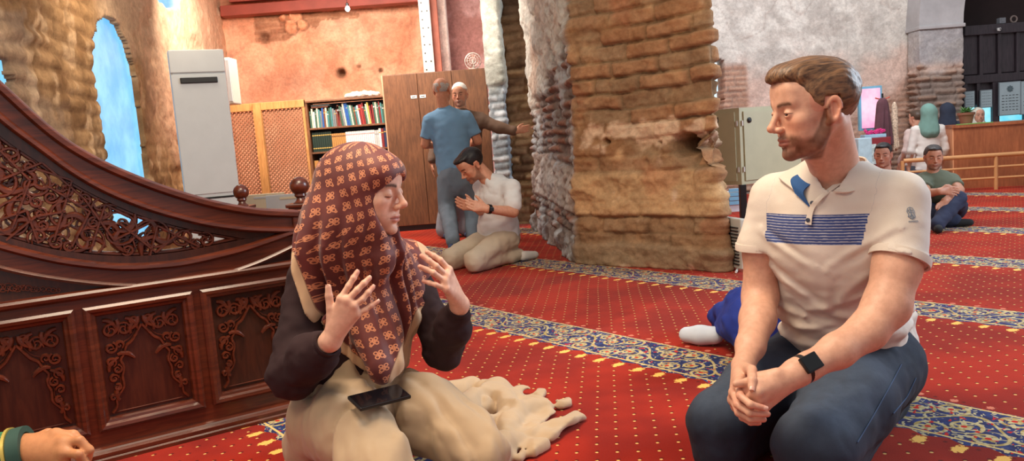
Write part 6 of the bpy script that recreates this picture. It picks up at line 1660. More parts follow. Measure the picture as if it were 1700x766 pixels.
for pts, rs in tails:
    q = []
    for p_, r_ in zip(pts, rs):
        px, py = 0, 0; p2 = np.array(p_); # slide each point down its own sight line until the cloth rests on the carpet
        d_ = p2-CAMP; zt_ = max(.012, r_*.55); p2 = CAMP+d_*((zt_-CAM_H)/d_[2]); q.append(p2)
    TL.append((q, rs))
apron = [G(x, y, .012) for x, y in [(740, 660), (800, 655), (862, 648), (905, 652), (900, 664), (956, 667), (938, 680), (973, 694), (930, 722), (872, 766), (840, 800), (760, 800), (720, 740)]]
apx = [tuple(q[:2]) for q in apron]; ap2 = np.array(apx)
def w_skirt(p):
    d = ell(p, hipw, (.185, .185, .155)); d = smin(d, rc(p, wpel+UPV*.07, wpel, .125, .150), .05)
    d = smin(d, chain(p, [hipw+wLd*-.09+wFd*.05, (hipw+kR)/2+UPV*.055-wLd*.04, kR], [.130, .122, .100], .04), .035)
    d = smin(d, chain(p, [hipw+wLd*.10+wFd*.04, (hipw+kL)/2+UPV*.040+wLd*.03, kL], [.120, .108, .078], .04), .035)
    d = smin(d, rc(p, bR, hipw-wFd*.05, .09, .12), .05)
    for q, rs in TL: d = smin(d, chain(p, q, rs, .02), .02)
    lay = smax(polyd(p[:, :2], ap2), np.abs(p[:, 2]-.010-.032*np.abs(fbm(np.stack([p[:, 0]*6, p[:, 1]*6, 0*p[:, 0]], 1), 3, 47)*2-1))-.007, .004); d = smin(d, lay, .012)
    rel = p-hipw; al = rel@wFd; ac = rel@wLd
    rad = np.arctan2(ac-.10, al+.05); n = fbm(np.stack([rad*6, al*3.0, p[:, 2]*5], 1), 3, 49); n2 = fbm(p*np.array([9, 9, 9]), 3, 51)
    am = .013+.030*sst(.20, .45, al)+.018*np.exp(-((al-.30)/.1)**2-((ac-.02)/.08)**2); n3 = fbm(np.stack([ac*6+al*5, al*5-ac*2, 0*al], 1), 2, 53); d = d+(np.abs(n-.5)*-2+.28)*am+(np.abs(n2-.5)*-2+.28)*.014+(np.maximum(0, .10-np.abs(n3-.5))*.20-.006)
    for (a0, c0, a1, c1, w, h) in [(.05, -.02, .42, .02, .016, .022), (.18, .10, .50, .16, .014, .012), (.12, -.14, .40, -.10, .014, .010), (.30, .06, .46, -.06, .013, .012), (.22, .04, .38, .12, .011, .010), (.02, .12, .22, .18, .014, .012), (-.05, -.12, .15, -.18, .014, .010)]:
        ab = np.array([a1-a0, c1-c0]); q = np.stack([al-a0, ac-c0], 1); t = np.clip((q@ab)/(ab@ab), 0, 1); e = np.linalg.norm(q-t[:, None]*ab, axis=1); d = d+h*np.exp(-(e/w)**2)*np.sin(np.pi*(.12+.85*t))
    return smax(d, .002-p[:, 2], .003)
M_SK = simple('beige_skirt', rgb(186, 158, 126), .85, var=.05, nscale=6, bump=.15, bscale=500, bdist=.001, sheen=.15)
lo, hi = bbox([hipw, kR, kL, bR]+[x for q, _ in TL for x in q], .16); lo[2] = -.005; make_mesh('skirt', w_skirt, lo, hi, .0062, M_SK, WOM)
# phone on the lap
pq = [P(576, 663, 1.985), P(655, 644, 2.085), P(690, 655, 2.05), P(596, 680, 1.95)]
c_ = sum(pq)/4; ex = nz((pq[2]-pq[3])+(pq[1]-pq[0])); ey = (pq[1]+pq[2]-pq[0]-pq[3]); ey = (pq[0]+pq[1]-pq[2]-pq[3]); ey = nz(ey-ex*(ey@ex)); ez = np.cross(ex, ey); ez = ez if ez[2] > 0 else -ez
def raise_to(fn, c, R=None):
    z_ = 1.2
    while z_ > 0 and fn(np.array([[c[0], c[1], z_]]))[0] > 0: z_ -= .003
    return z_
zl = max(raise_to(w_skirt, c_+ex*a+ey*b) for a in (-.07, 0, .07) for b in (-.03, .03)); 
r_ = thing('phone', (c_[0], c_[1], c_[2]-.006), 'black mobile phone lying on the woman\'s beige lap', 'phone')
Rm = np.stack([ex, ey, ez], 1); MB().box(c_, (.155, .075, .010), R=Rm, bev=.004).build('phone_body', M_BLACK, r_); MB().box(c_+ez*.0052, (.147, .069, .001), R=Rm).build('phone_screen', simple('phone_glass', rgb(14, 14, 18), .1), r_)

# ---------------------------------------------------------------- people further back
def mat_once(name, *a, **k): return bpy.data.materials.get(name) or simple(name, *a, **k)
def bg_head(root, c, fwd, s, skin, haircol=None, kind='short', neck=None, cap=None, h=.006, beard=None, tilt=(0, 0, 1), extra=None, bones=None):
    R = frame(fwd, tilt); nkp = np.array(neck) if neck is not None else np.array(c)-UPV*.17
    def f(p):
        d = head_sdf(to_local(p, c, R, s))*s; return smin(d, rc(p, to_world((0, -.03, -.05), c, R, s), nkp, .052*s, .058*s), .02)
    lo, hi = bbox([c, nkp], .15*s); A = surf(f, lo, hi, h); parts = [A]
    for fn, l, g, hh in (extra or []): parts.append(surf(fn, l, g, hh))
    for bn in (bones or []):
        bn = [np.asarray(x, float) for x in bn]; parts.append(surf(lambda p: chain(p, bn, [.026]*len(bn)), *bbox(bn, .06), .012))
    V, Q = join_meshes(parts); lq = to_local(V, c, R, s)
    col = head_cols(lq, skin, (150, 84, 74), (50, 36, 30), beard, .6 if beard else 0); fr_ = ~((lq[:, 2] > -.13) & (np.abs(lq).max(1) < .14)); col[fr_] = lin(skin)
    ek = np.exp(-((np.abs(lq[:, 0])-.0315)/.010)**2-(lq[:, 2]/.0035)**2)*(lq[:, 1] > .06); col = blend(col, lin((40, 30, 28)), np.clip(ek*1.2, 0, .85))
    mesh_obj('body', V, Q, M_SKIN, root, smooth=True, attrs={'Col': col})
    if haircol is not None:
        lo, hi = bbox([c], .16*s); make_mesh('hair', lambda p: hair_sdf(to_local(p, c, R, s), .7, kind)*s, lo, hi, h, hair_mat('hair_%s' % root.name, rgb(*[x*.8 for x in haircol]), rgb(*haircol)), root, lambda V: {'loc': to_local(V, c, R, s)})
    if cap is not None:
        def cf(p):
            q = to_local(p, c, R, s); d = ell(q, (0, -.018, .045), (.083, .103, .090)); d = smax(d, .052-q[:, 2]+.18*(q[:, 1]), .004); return d*s
        lo, hi = bbox([c], .16*s); make_mesh('knitted_cap', cf, lo, hi, h, mat_once('white_knit', rgb(232, 228, 220), .9, bump=.4, bscale=90), root)
    return R
def cloth(root, name, fn, pts, pad, h, mat, amp=.012, seed=1, fsc=(9, 9, 13.), floor=True):
    lo, hi = bbox(pts, pad); 
    if floor: lo[2] = max(lo[2], -.01)
    g = lambda p: smax(fn(p)+(np.abs(fbm(p*np.array(fsc), 3, seed)-.5)*-2+.28)*amp, .002-p[:, 2], .003)
    return make_mesh(name, g, lo, hi, h, mat, root)
def sh_hand(w, dirn, side, s=1.0, curl=.35, pn=(0, 0, -1)):
    """wrist, finger direction, side (thumb) direction -> knuckles, fingers, thumb"""
    w = np.array(w, float); d = nz(dirn); sd = nz(np.array(side, float)-d*(np.array(side, float)@d)); n = nz(pn)
    kn = [w+d*.085*s+sd*(.030-.020*i)*s for i in range(4)]; fg = []
    for i, k in enumerate(kn):
        L = (.068, .076, .070, .056)[i]*s; a = k+nz(d+n*curl*.4)*L*.5; b = a+nz(d+n*curl*1.3)*L*.32; c = b+nz(d+n*curl*2.0)*L*.25; fg.append([k, a, b, c])
    th = [w+d*.02*s+sd*.02*s, w+d*.05*s+sd*.045*s, w+d*.075*s+sd*.055*s+n*.01, w+d*.095*s+sd*.058*s+n*.02]
    return kn, fg, th
def hand_fn(w, dirn, side, elbow, s=1.0, curl=.35, pn=(0, 0, -1), re=.045):
    kn, fg, th = sh_hand(w, dirn, side, s, curl, pn); w = np.array(w)
    fn = lambda p: smin(rc(p, np.array(elbow), w, re, .028*s), hand_sdf(p, w, kn, fg, th, s), .012)
    lo, hi = bbox([w, np.array(elbow)]+[x for f in fg for x in f]+th, .06); return fn, lo, hi

# kneeling man in a white shirt, hands open in prayer
Y0 = 6.0
KM = thing('person', tuple(P(810, 425, Y0)[:2])+(0,), 'man in white short sleeved shirt kneeling with bowed head and open palms', 'person')
kc_ = P(782, 274, Y0-.02); kf = nz([-.74, -.42, -.62]); kfd = nz([-.80, -.60, 0]); kld = nz([.60, -.80, 0])
knk_ = P(812, 300, Y0+.0)
ls_, rs_ = P(850, 312, Y0-.12), P(800, 308, Y0+.20)
hip_ = P(830, 408, Y0+.10); hip_[2] = .20
le, lw_ = P(852, 352, Y0-.22), P(808, 347, Y0-.34)
re_, rw_ = P(800, 350, Y0+.05), P(790, 345, Y0-.12)
f1 = hand_fn(lw_, nz([-.85, -.1, .28]), (0, .3, 1), le, 1.05, .25, (.1, .5, .6)); f2 = hand_fn(rw_, nz([-.85, -.2, .30]), (0, -.2, 1), re_, 1.05, .25, (.1, -.3, .6))
bg_head(KM, kc_, kf, 1.06, (206, 150, 122), (30, 24, 24), neck=knk_, beard=(60, 44, 38), tilt=(-.5, -.3, 1), extra=[(*f1, .0055), (*f2, .0055)], h=.005, bones=[[knk_, ls_, le], [knk_, rs_, re_]])
def ks(p):
    d = flatcone(p, hip_+UPV*.08, (ls_+rs_)/2-UPV*.09, .155, .17, kfd, .8); d = smin(d, rc(p, ls_, (ls_+rs_)/2+UPV*.02, .065, .07), .05); d = smin(d, rc(p, rs_, (ls_+rs_)/2+UPV*.02, .065, .07), .05)
    d = smin(d, rc(p, (ls_+rs_)/2, knk_, .08, .062), .04); d = smin(d, rc(p, ls_, ls_*.3+le*.7, .07, .068), .03); d = smin(d, rc(p, rs_, rs_*.3+re_*.7, .065, .062), .03); d = smin(d, rc(p, hip_+UPV*.1, hip_+UPV*.02, .17, .17), .05)
    return smax(d, hip_[2]-.02-p[:, 2], .01)
M_WS = mat_once('white_shirt_cotton', rgb(222, 224, 224), .85, var=.04, bump=.15, bscale=60, bdist=.004)
cloth(KM, 'shirt', ks, [hip_, ls_, rs_, le, knk_], .16, .0085, M_WS, .022, 61)
kl_, kr_ = P(786, 430, Y0-.32), P(748, 418, Y0-.10); kl_[2] = .10; kr_[2] = .10
def kt(p):
    d = ell(p, hip_, (.17, .17, .14))
    for hp, kn in ((hip_+kld*.09, kl_), (hip_-kld*.09, kr_)):
        d = smin(d, rc(p, hp, kn, .10, .078), .04); f_ = kn.copy(); f_[2] = .06; b_ = hp-kfd*.12; b_[2] = .055; d = smin(d, rc(p, f_, b_, .06, .05), .03)
    return d
M_KH = mat_once('khaki_trousers', rgb(190, 174, 152), .9, var=.06)
cloth(KM, 'trousers', kt, [hip_, kl_, kr_, hip_-kfd*.3], .16, .0095, M_KH, .020, 63)
ft = hip_-kfd*.13+kld*.12; ft[2] = .045; cloth(KM, 'sock', lambda p: rc(p, ft, ft-kfd*.13-UPV*.01, .042, .03), [ft, ft-kfd*.13], .07, .009, mat_once('pale_sock', rgb(196, 190, 184), .9), .003)
wx = nz(lw_-le); c_ = lw_-wx*.02; a_ = nz(np.cross(wx, UPV)); b_ = np.cross(wx, a_); th_ = np.linspace(0, 2*math.pi, 24)
MB().sweep(list(range(24)), [(-.012, -.001), (.012, -.001), (.012, .004), (-.012, .004)], lambda i: (c_+(a_*math.cos(th_[i])+b_*math.sin(th_[i]))*.033, wx, a_*math.cos(th_[i])+b_*math.sin(th_[i]))).box(c_+a_*np.sign(-a_[1])*.038, (.03, .034, .012), R=np.stack([b_, wx, a_], 1), bev=.004).build('wristwatch', M_BLACK, KM)

# standing man in a blue polo, seen from behind
Y1 = 7.55
SM = thing('person', (*G(752, 402)[:2], 0), 'bald older man in blue polo shirt and grey trousers standing with his back turned', 'person')
sc_ = P(734, 150, Y1); sfd = nz([.25, 1, 0]); sld = nz([-1, .25, 0]); snk = P(738, 182, Y1)
s_l, s_r = P(714, 200, Y1+.0), P(775, 196, Y1+.0); shp = P(755, 285, Y1)
el, wl2 = P(706, 240, Y1+.03), P(716, 242, Y1+.22); er_, wr2 = P(793, 234, Y1+.03), P(786, 238, Y1+.22)
g1 = hand_fn(wl2, (.3, .9, 0), (0, 0, 1), el, 1, .3, (1, 0, 0)); g2 = hand_fn(wr2, (-.3, .9, 0), (0, 0, 1), er_, 1, .3, (-1, 0, 0))
ua = (lambda a, b: (lambda p: rc(p, a, b, .052, .046)))
bg_head(SM, sc_, nz([.35, 1, -.05]), 1.02, (196, 136, 106), (196, 186, 178), kind='balding', neck=snk, extra=[(*g1, .008), (*g2, .008), (ua(s_l, el), *bbox([s_l, el], .07), .009), (ua(s_r, er_), *bbox([s_r, er_], .07), .009)], bones=[[snk, s_l], [snk, s_r]])
def ss_(p):
    c = (s_l+s_r)/2; d = flatcone(p, shp+UPV*.02, c-UPV*.08, .175, .195, sfd, .68); d = smin(d, rc(p, s_l+sld*-.04, c+UPV*.03, .066, .075), .05); d = smin(d, rc(p, s_r+sld*.04, c+UPV*.03, .066, .075), .05)
    d = smin(d, rc(p, c, snk, .08, .062), .04); d = smin(d, smax(rc(p, s_l, el, .072, .070), (p-(s_l*.25+el*.75))@nz(el-s_l), .004), .03); d = smin(d, smax(rc(p, s_r, er_, .072, .070), (p-(s_r*.25+er_*.75))@nz(er_-s_r), .004), .03)
    return smax(d, shp[2]-.07-p[:, 2], .008)
cloth(SM, 'polo_shirt', ss_, [shp-UPV*.08, s_l, s_r, snk, el, er_], .13, .010, mat_once('blue_polo', rgb(112, 152, 184), .9, var=.05), .018, 71)
MB().sweep(list(range(24)), [(-.016, -.003), (.016, -.003), (.016, .004), (-.016, .004)], lambda i: (snk+UPV*.0+np.array([math.cos(i*.2732), math.sin(i*.2732), 0])*.066, UPV, np.array([math.cos(i*.2732), math.sin(i*.2732), 0]))).build('collar', bpy.data.materials['blue_polo'], SM)
fL, fR = G(752, 400, .09), G(786, 392, .09); kL_, kR_ = P(742, 345, Y1-.02), P(783, 335, Y1+.05)
def st_(p):
    d = flatcone(p, shp-UPV*.02, shp-UPV*.10, .165, .165, sfd, .8); hl = shp+sld*.09-UPV*.10; hr = shp-sld*.09-UPV*.10
    return smin(d, smin(chain(p, [hl, kL_, fL], [.105, .085, .070], .03), chain(p, [hr, kR_, fR], [.105, .085, .070], .03), .01), .03)
cloth(SM, 'trousers', st_, [shp, fL, fR, kL_, kR_, fL-UPV*.05], .17, .011, mat_once('grey_blue_trousers', rgb(106, 118, 130), .9, var=.08), .022, 73, (10, 10, 6.))
for f_ in (fL, fR): q = f_.copy(); q[2] = .035; cloth(SM, 'sock', lambda p: rc(p, q-sfd*.05, q+sfd*.12, .038, .032), [q-sfd*.05, q+sfd*.12], .06, .010, mat_once('blue_sock', rgb(56, 70, 100), .9), .002)

# man in white cap behind him, arm stretched to the masonry
Y2 = 8.1
CM = thing('person', (*P(765, 372, Y2)[:2], 0), 'man in white cap and brown jacket behind the blue shirt, reaching right to the masonry', 'person')
cc_ = P(763, 158, Y2); cnk = P(766, 186, Y2); cl_, cr_ = P(800, 200, Y2), P(745, 200, Y2+.1); chp = P(768, 285, Y2); ce, cw_ = P(828, 212, Y2-.05), P(856, 218, Y2-.1)
h1 = hand_fn(cw_, (1, .1, .15), (0, -.1, 1), ce, 1.0, .15, (0, 1, 0)); e2_ = P(722, 240, Y2+.1); w2_ = P(718, 270, Y2); h2 = hand_fn(w2_, (0, -.1, -1), (0, -1, 0), e2_, 1.0, .3, (1, 0, 0))
bg_head(CM, cc_, nz([-.15, -1, -.05]), 1.0, (196, 140, 112), None, neck=cnk, cap=1, beard=(150, 140, 132), extra=[(*h1, .007), (*h2, .009)], bones=[[cnk, cl_, ce], [cnk, cr_, e2_]])
def cj(p):
    c = (cl_+cr_)/2; d = flatcone(p, chp-UPV*.1, c-UPV*.07, .19, .18, (0, 1, 0), .7); d = smin(d, rc(p, cl_, c+UPV*.02, .07, .075), .04); d = smin(d, rc(p, cr_, c+UPV*.02, .07, .075), .04); d = smin(d, rc(p, c, cnk, .08, .066), .03)
    d = smin(d, chain(p, [cl_, ce, cw_-nz(cw_-ce)*.03], [.075, .062, .052], .03), .03); return smin(d, chain(p, [cr_, e2_, w2_+UPV*.03], [.07, .06, .05], .03), .03)
cloth(CM, 'jacket', cj, [chp-UPV*.12, cl_, cr_, ce, cw_, e2_, w2_, cnk], .16, .011, mat_once('brown_jacket', rgb(108, 84, 68), .9, var=.1), .02, 75)
cfl, cfr = P(740, 372, Y2), P(775, 372, Y2); cfl[2] = cfr[2] = .05
def cr__(p): return smin(chain(p, [chp+np.array([.07, 0, -.05]), cfr+UPV*.05], [.12, .10], .02), chain(p, [chp+np.array([-.09, 0, -.05]), cfl+UPV*.05], [.13, .11], .02), .08)
cloth(CM, 'robe', cr__, [chp, cfl, cfr], .16, .013, mat_once('pale_grey_robe', rgb(136, 146, 156), .9, var=.06), .025, 77, (12, 12, 4.))
for f_ in (cfl, cfr): q = f_.copy(); q[2] = .032; cloth(CM, 'sock', lambda p: rc(p, q, q-np.array([0, .13, 0]), .034, .03), [q, q-np.array([0, .13, 0])], .06, .010, bpy.data.materials['blue_sock'], .002)

# seated man in olive t-shirt on the right
Y3 = 6.4
GM = thing('person', (*G(1566, 372)[:2], 0), 'man in olive green t-shirt and dark trousers sitting on the carpet with one knee raised', 'person')
gk = .93
gc = P(1550, 261, Y3); gnk = P(1549, 291, Y3+.03); gl, gr = P(1580, 300, Y3+.02), P(1534, 298, Y3+.06); gh = P(1568, 350, Y3+.12); gh[2] = .12
gle, glw = P(1592, 316, Y3-.14), P(1572, 330, Y3-.26); gre, grw = P(1536, 322, Y3-.16), P(1560, 318, Y3-.30)
glw = P(1569, 334, Y3-.3)
j1 = hand_fn(glw, (-.45, -.2, -.85), (-1, 0, 0), gle, .95, .25, (0, -1, 0), .042); j2 = hand_fn(grw, (.95, -.1, .0), (0, 0, 1), gre, .95, .3, (0, .4, -1), .042)
bg_head(GM, gc, nz([-.35, -1, -.12]), .86, (184, 132, 108), (52, 44, 42), neck=gnk, beard=(96, 80, 74), extra=[(*j1, .0055), (*j2, .0055), (lambda p: rc(p, gl, gle, .044, .042), *bbox([gl, gle], .06), .008), (lambda p: rc(p, gr, gre, .044, .042), *bbox([gr, gre], .06), .008)], h=.005, bones=[[gnk, gl], [gnk, gr]])
gfd = nz([-.45, -.9, 0]); gld = nz([.9, -.45, 0])
def gs(p):
    c = (gl+gr)/2; d = flatcone(p, gh+UPV*.03, c-UPV*.06, .15, .145, gfd, .8); d = smin(d, rc(p, gl, c+UPV*.01, .056, .062), .04); d = smin(d, rc(p, gr, c+UPV*.01, .056, .062), .04); d = smin(d, rc(p, c, gnk-UPV*.01, .07, .056), .03)
    d = smin(d, smax(rc(p, gl, gle, .062, .060), (p-(gl*.35+gle*.65))@nz(gle-gl), .004), .02); d = smin(d, smax(rc(p, gr, gre, .062, .060), (p-(gr*.35+gre*.65))@nz(gre-gr), .004), .02); return smax(d, gh[2]-.06-p[:, 2], .01)
cloth(GM, 't_shirt', gs, [gh, gl, gr, gle, gre, gnk], .15, .008, mat_once('olive_cotton', rgb(92, 98, 82), .9, var=.06), .016, 81)
gk1 = P(1586, 332, Y3-.20); gf1 = P(1556, 362, Y3-.42); gf1[2] = .06; gk2 = P(1532, 352, Y3-.15); gk2[2] = .09; gf2 = P(1584, 360, Y3-.22); gf2[2] = .06
def gt(p):
    d = ell(p, gh, (.17, .16, .12)); d = smin(d, chain(p, [gh+gld*.08, gk1, gf1], [.095, .078, .055], .03), .03); return smin(d, chain(p, [gh-gld*.08, gk2, gf2], [.095, .08, .055], .03), .03)
cloth(GM, 'trousers', gt, [gh, gk1, gf1, gk2, gf2], .15, .009, mat_once('dark_navy_trousers', rgb(36, 42, 66), .9, var=.1), .02, 83)
for f_, d_ in ((gf1, nz([-.4, -.9, 0])), (gf2, nz([.8, -.4, 0]))): q = f_.copy(); q[2] = .036; cloth(GM, 'sock', lambda p: rc(p, q, q+d_*.11, .036, .03), [q, q+d_*.11], .06, .008, mat_once('black_sock', rgb(24, 24, 28), .9), .002)

# boy behind the foreground man's shoulder
Y4 = 7.4
BM_ = thing('person', (P(1475, 300, Y4)[0], Y4, 0), 'dark haired youth sitting low beyond the striped polo man\'s shoulder', 'person')
bc = P(1466, 257, Y4); bnk = bc-UPV*.17+np.array([.03, .02, 0]); bg_head(BM_, bc, nz([-.55, -.8, -.1]), .98, (190, 138, 116), (22, 20, 22), neck=bnk)
bh_ = bnk.copy(); bh_[2] = .14; bh_ += np.array([.04, .06, 0])
def bs(p):
    d = flatcone(p, bh_, bnk-UPV*.14, .15, .15, (-.5, -.8, 0), .75); d = smin(d, rc(p, bnk-UPV*.06-np.array([.14, -.08, 0]), bnk-UPV*.06+np.array([.14, -.08, 0]), .06, .06), .05); d = smin(d, rc(p, bnk+np.array([.14, -.08, -.06]), bnk+np.array([.05, -.25, -.27]), .055, .045), .03); return smin(d, rc(p, bnk+np.array([-.14, .08, -.06]), bnk+np.array([-.16, -.15, -.27]), .055, .045), .03)
cloth(BM_, 'shirt', bs, [bh_, bnk], .26, .012, mat_once('grey_brown_shirt', rgb(122, 112, 104), .9, var=.08), .015, 85)
def bt_f(p):
    d = ell(p, bh_, (.17, .17, .12)); a = bh_+np.array([-.28, -.2, -.04]); b = bh_+np.array([.15, -.34, -.04]); return smin(smin(d, chain(p, [bh_, a, b*.6+a*.4-UPV*.03], [.09, .07, .05], .03), .03), chain(p, [bh_, b, a*.6+b*.4-UPV*.03], [.09, .07, .05], .03), .03)
cloth(BM_, 'trousers', bt_f, [bh_, bh_+np.array([-.3, -.3, 0]), bh_+np.array([.2, -.4, 0])], .16, .014, mat_once('black_trousers', rgb(34, 34, 38), .9), .015, 87)

# standing visitors by the ruined wall
def visitor(px, y_head, Y, lab, dress, scarf, skirtc, s=1.0, fwd=(0.1, 1, 0), lean=0., thigh=.34):
    c = P(px, y_head, Y); r = thing('person', (c[0], Y, 0), lab, 'person'); zt = c[2]+.02; fwd = nz(fwd); ld = nz(np.cross(UPV, fwd)); g = .06 if s < .9 else .0
    nk = c-UPV*.16*s; sh = nk-UPV*.05; hp = np.array([c[0]-lean, Y, .24]); kw = .155*s
    w1 = sh+ld*(kw+.05)-UPV*.48*s+fwd*.10; e1 = sh+ld*(kw+.06)-UPV*.27*s; w2 = sh-ld*(kw+.05)-UPV*.48*s+fwd*.10; e2 = sh-ld*(kw+.06)-UPV*.27*s
    a = hand_fn(w1, nz([0, 0, -1]), fwd, e1, s, .3, -ld); b = hand_fn(w2, nz([0, 0, -1]), fwd, e2, s, .3, ld)
    bg_head(r, c, fwd, s, (206, 156, 132), None if scarf else (90, 70, 56), neck=nk, h=.008, extra=[(*a, .009), (*b, .009)], bones=[[nk, sh+ld*kw*.8, e1], [nk, sh-ld*kw*.8, e2]])
    if scarf:
        R = frame(fwd)
        def sf(p):
            q = to_local(p, c, R, s); m = np.stack([np.abs(q[:, 0]), q[:, 1], q[:, 2]], 1); d = ell(m, (0, -.02, .03), (.092, .112, .102)); d = smin(d, rc(m, (0, -.05, 0), (.02, -.06, -.24), .085, .10), .05); d = smin(d, rc(m, (0, .0, -.1), (.08, .0, -.20), .08, .06), .05)
            cy = (np.sqrt((m[:, 0]/.058)**2+((q[:, 2]+.03)/.086)**2)-1)*.055; d = smax(d, -np.maximum(cy, .02-q[:, 1]), .006); return (d+(np.abs(fbm(q*np.array([16, 16, 6]), 3, 5)-.5)*-2+.28)*.016)*s
        lo, hi = bbox([c, c-UPV*.3*s], .2*s); make_mesh('headscarf', sf, lo, hi, .010, scarf, r)
    def df(p):
        d = flatcone(p, hp, sh-UPV*.10*s, .165*s, .150*s, fwd, .72); d = smin(d, rc(p, sh+ld*kw, sh-ld*kw, .06*s, .06*s), .05); d = smin(d, rc(p, sh, nk, .08, .055), .03); d = smin(d, chain(p, [sh+ld*kw, e1, w1+UPV*.03], [.062*s, .052*s, .042*s], .02), .02); return smin(d, chain(p, [sh-ld*kw, e2, w2+UPV*.03], [.062*s, .052*s, .042*s], .02), .02)
    cloth(r, 'tunic', df, [hp-UPV*.1, sh, e1, e2, w1, w2, nk], .19, .012, dress, .022, 91)
    def lf(p):
        a_ = hp+ld*.08-UPV*.06; b_ = hp-ld*.08-UPV*.06; a2 = a_+fwd*thigh+ld*.04; b2 = b_+fwd*thigh-ld*.04; a2[2] = b2[2] = .10; return smin(rc(p, a_, a2, .12*s, .085), rc(p, b_, b2, .12*s, .085), .05)
    lo = hp.copy(); lo[2] = 0; cloth(r, 'trousers', lf, [hp, lo, hp+fwd*.34], .25, .014, skirtc, .02, 93, (10, 10, 4.))
    for sg in (-1, 1): q = hp+ld*.08*sg-fwd*.14; q[2] = .036; cloth(r, 'sock', lambda p: rc(p, q, q-fwd*.13, .035, .03), [q, q-fwd*.13], .06, .011, bpy.data.materials['black_sock'], .002)
    return r
M_CR = mat_once('cream_tunic', rgb(220, 214, 206), .9, var=.06); M_SG = mat_once('sage_scarf', rgb(112, 150, 140), .9, var=.06)
visitor(1540, 188, 9.35, 'woman in sage green headscarf and cream tunic seen from behind near the counter', M_CR, M_SG, mat_once('grey_slacks', rgb(70, 74, 84), .9), .92)
visitor(1520, 196, 10.1, 'pale dressed visitor with short hair just left of the sage green headscarf', mat_once('pinkish_tunic', rgb(212, 192, 184), .9), None, mat_once('grey_slacks', rgb(70, 74, 84), .9), .86, (-.4, .9, 0), 0., .2)
visitor(1571, 185, 10.28, 'visitor in dark navy clothes half hidden behind the sage green headscarf', mat_once('navy_tunic', rgb(50, 58, 74), .9), mat_once('navy_scarf', rgb(44, 52, 70), .9), mat_once('black_trousers', rgb(34, 34, 38), .9), .92, (.1, 1, 0), 0., .18)
visitor(1624, 192, 10.3, 'person in pale scarf behind the counter beside the potted plant', mat_once('blue_tunic', rgb(96, 120, 150), .9), mat_once('pale_scarf', rgb(206, 204, 190), .9), mat_once('black_trousers', rgb(34, 34, 38), .9), .86, (-.2, -1, 0), 0., .12)

# worshipper in blue, mostly hidden behind the man in the striped polo
BW = thing('person', (*G(1240, 560)[:2], 0), 'person in bright blue clothes and a white sock, mostly hidden behind the striped polo man', 'person')
b0 = G(1178, 556, .05); b1 = G(1228, 560, .12); bfd = nz([.9, .15, 0])
M_RB = mat_once('royal_blue_cloth', rgb(24, 48, 138), .85, var=.12)
bhp = b1+np.array([.26, .10, .08]); bsh = bhp+np.array([.16, .20, .04]); bhd = bsh+np.array([.07, .20, -.08])
def bw(p):
    d = chain(p, [b0+np.array([.06, 0, .03]), b1+np.array([.05, 0, .05]), bhp], [.045, .10, .15], .04); d = smin(d, chain(p, [b0+np.array([.10, .22, .03]), b1+np.array([.1, .2, .05]), bhp], [.05, .09, .14], .04), .04)
    d = smin(d, rc(p, P(1218, 498, 3.55), bhp, .05, .13), .06); d = smin(d, rc(p, P(1205, 545, 3.45), P(1222, 500, 3.5), .06, .04), .05)
    return smin(d, chain(p, [bhp, bsh], [.16, .13], .03), .05)
cloth(BW, 'clothes', bw, [b0, b1, bhp, bsh, P(1215, 490, 3.5)], .2, .010, M_RB, .035, 95)
q0 = G(1140, 556, .042); q1 = G(1186, 557, .050)
cloth(BW, 'sock', lambda p: chain(p, [q0, (q0+q1)/2, q1], [.036, .042, .040], .02), [q0, q1], .08, .006, mat_once('white_sock', rgb(206, 214, 226), .9, var=.04), .006)
bg_head(BW, bhd, nz([.5, 0, -.9]), 1.0, (196, 140, 112), (30, 26, 26), neck=bsh, tilt=(1, 0, .3), h=.01)

# arm in a green sleeve entering at the lower left, its owner kneeling outside the frame
LP = thing('person', (-1.55, 1.25, 0), 'person at the left edge showing only a hand and green patterned sleeve with gold trim', 'person')
lw0 = P(38, 752, 1.50); le0 = lw0+np.array([-.24, -.06, -.03]); lsd = np.array([-1.42, 1.18, .72])
lk = [P(92, 722, 1.50), P(106, 735, 1.475), P(108, 752, 1.46), P(102, 768, 1.46)]
lf_ = [[lk[0], P(122, 722, 1.50), P(138, 738, 1.49), P(136, 752, 1.49)], [lk[1], P(132, 732, 1.47), P(148, 748, 1.47), P(146, 764, 1.48)], [lk[2], P(130, 755, 1.45), P(142, 772, 1.46), P(132, 784, 1.48)], [lk[3], P(118, 778, 1.45), P(120, 790, 1.47), P(108, 796, 1.49)]]
lth = [P(52, 735, 1.52), P(80, 722, 1.54), P(104, 728, 1.55), P(118, 742, 1.54)]
lx = (lambda p: smin(rc(p, le0, lw0, .040, .030), hand_sdf(p, lw0, lk, lf_, lth, 1.05, wr=.030), .014))
lhd = np.array([-1.52, 1.2, .98]); bg_head(LP, lhd, nz([.9, .4, -.1]), 1.0, (200, 136, 92), None, neck=lhd-UPV*.17, h=.01, extra=[(lx, *bbox([le0, lw0]+lk+[y for f in lf_ for y in f], .05), .004)], bones=[[lhd-UPV*.17, lsd, le0]])
def green_mat():
    m = MatB('green_brocade'); co = m.world(); n = m.noise(co, 60, 3, .6, dist=1); c = m.mix(rgb(24, 92, 58), rgb(70, 150, 100), n.ss(.4, .62)); m.set('Base Color', c); m.set('Roughness', .6); m.bump(n, .3, .004); return m.m
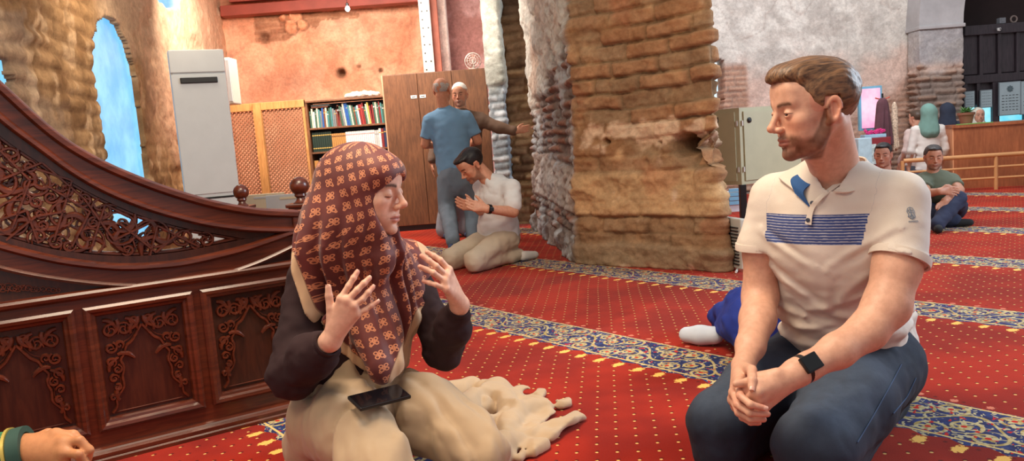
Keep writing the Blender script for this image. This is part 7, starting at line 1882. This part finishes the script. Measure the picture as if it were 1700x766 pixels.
M_GR = green_mat(); lhp0 = np.array([-1.58, 1.22, .2])
nW = nz(lw0-le0)
def lsl(p):
    d = chain(p, [lsd, le0, lw0-nW*.01], [.075, .062, .050], .03); d = smax(d, (p-(lw0-nW*.012))@nW, .004); d = smin(d, rc(p, lsd+np.array([-.1, 0, .02]), lhp0, .14, .19), .05); a = lhp0+np.array([.28, .12, -.07]); return smin(d, smin(rc(p, lhp0, a, .15, .10), rc(p, lhp0+np.array([0, -.2, 0]), a+np.array([0, -.2, 0]), .13, .10), .04), .05)
cloth(LP, 'robe', lsl, [lsd, le0, lw0, lhp0, lhp0+np.array([.3, .2, 0]), lhp0+np.array([.2, -.3, 0])], .2, .008, M_GR, .014, 97)
R_ = frame(nz([.9, .4, -.1]))
def lsc(p):
    q = to_local(p, lhd, R_, 1); m = np.stack([np.abs(q[:, 0]), q[:, 1], q[:, 2]], 1); d = smin(ell(m, (0, -.02, .03), (.09, .11, .10)), rc(m, (0, -.04, -.03), (.03, -.02, -.2), .085, .12), .05); cy = (np.sqrt((m[:, 0]/.058)**2+((q[:, 2]+.03)/.086)**2)-1)*.055; return smax(d, -np.maximum(cy, .02-q[:, 1]), .006)
lo, hi = bbox([lhd, lhd-UPV*.2], .2); make_mesh('headscarf', lsc, lo, hi, .012, mat_once('cream_tunic', rgb(220, 214, 206), .9), LP)
a_ = nz(np.cross(nW, UPV)); b_ = np.cross(nW, a_); th_ = np.linspace(0, 2*math.pi, 30)
for (o_, wd, mt, nm, rr3) in ((.012, .012, mat_once('dark_green_band', rgb(44, 76, 66), .7), 'cuff_band', .0515), (-.004, .0028, mat_once('gold_trim', rgb(206, 180, 90), .4, .3), 'gold_trim', .0545)):
    MB().sweep(list(range(30)), [(-wd, -.012), (wd, -.012), (wd, .001), (-wd, .001)], lambda i: (lw0-nW*(.012-o_)+(a_*math.cos(th_[i])+b_*math.sin(th_[i]))*rr3, nW, a_*math.cos(th_[i])+b_*math.sin(th_[i]))).build(nm, mt, LP, smooth=True)
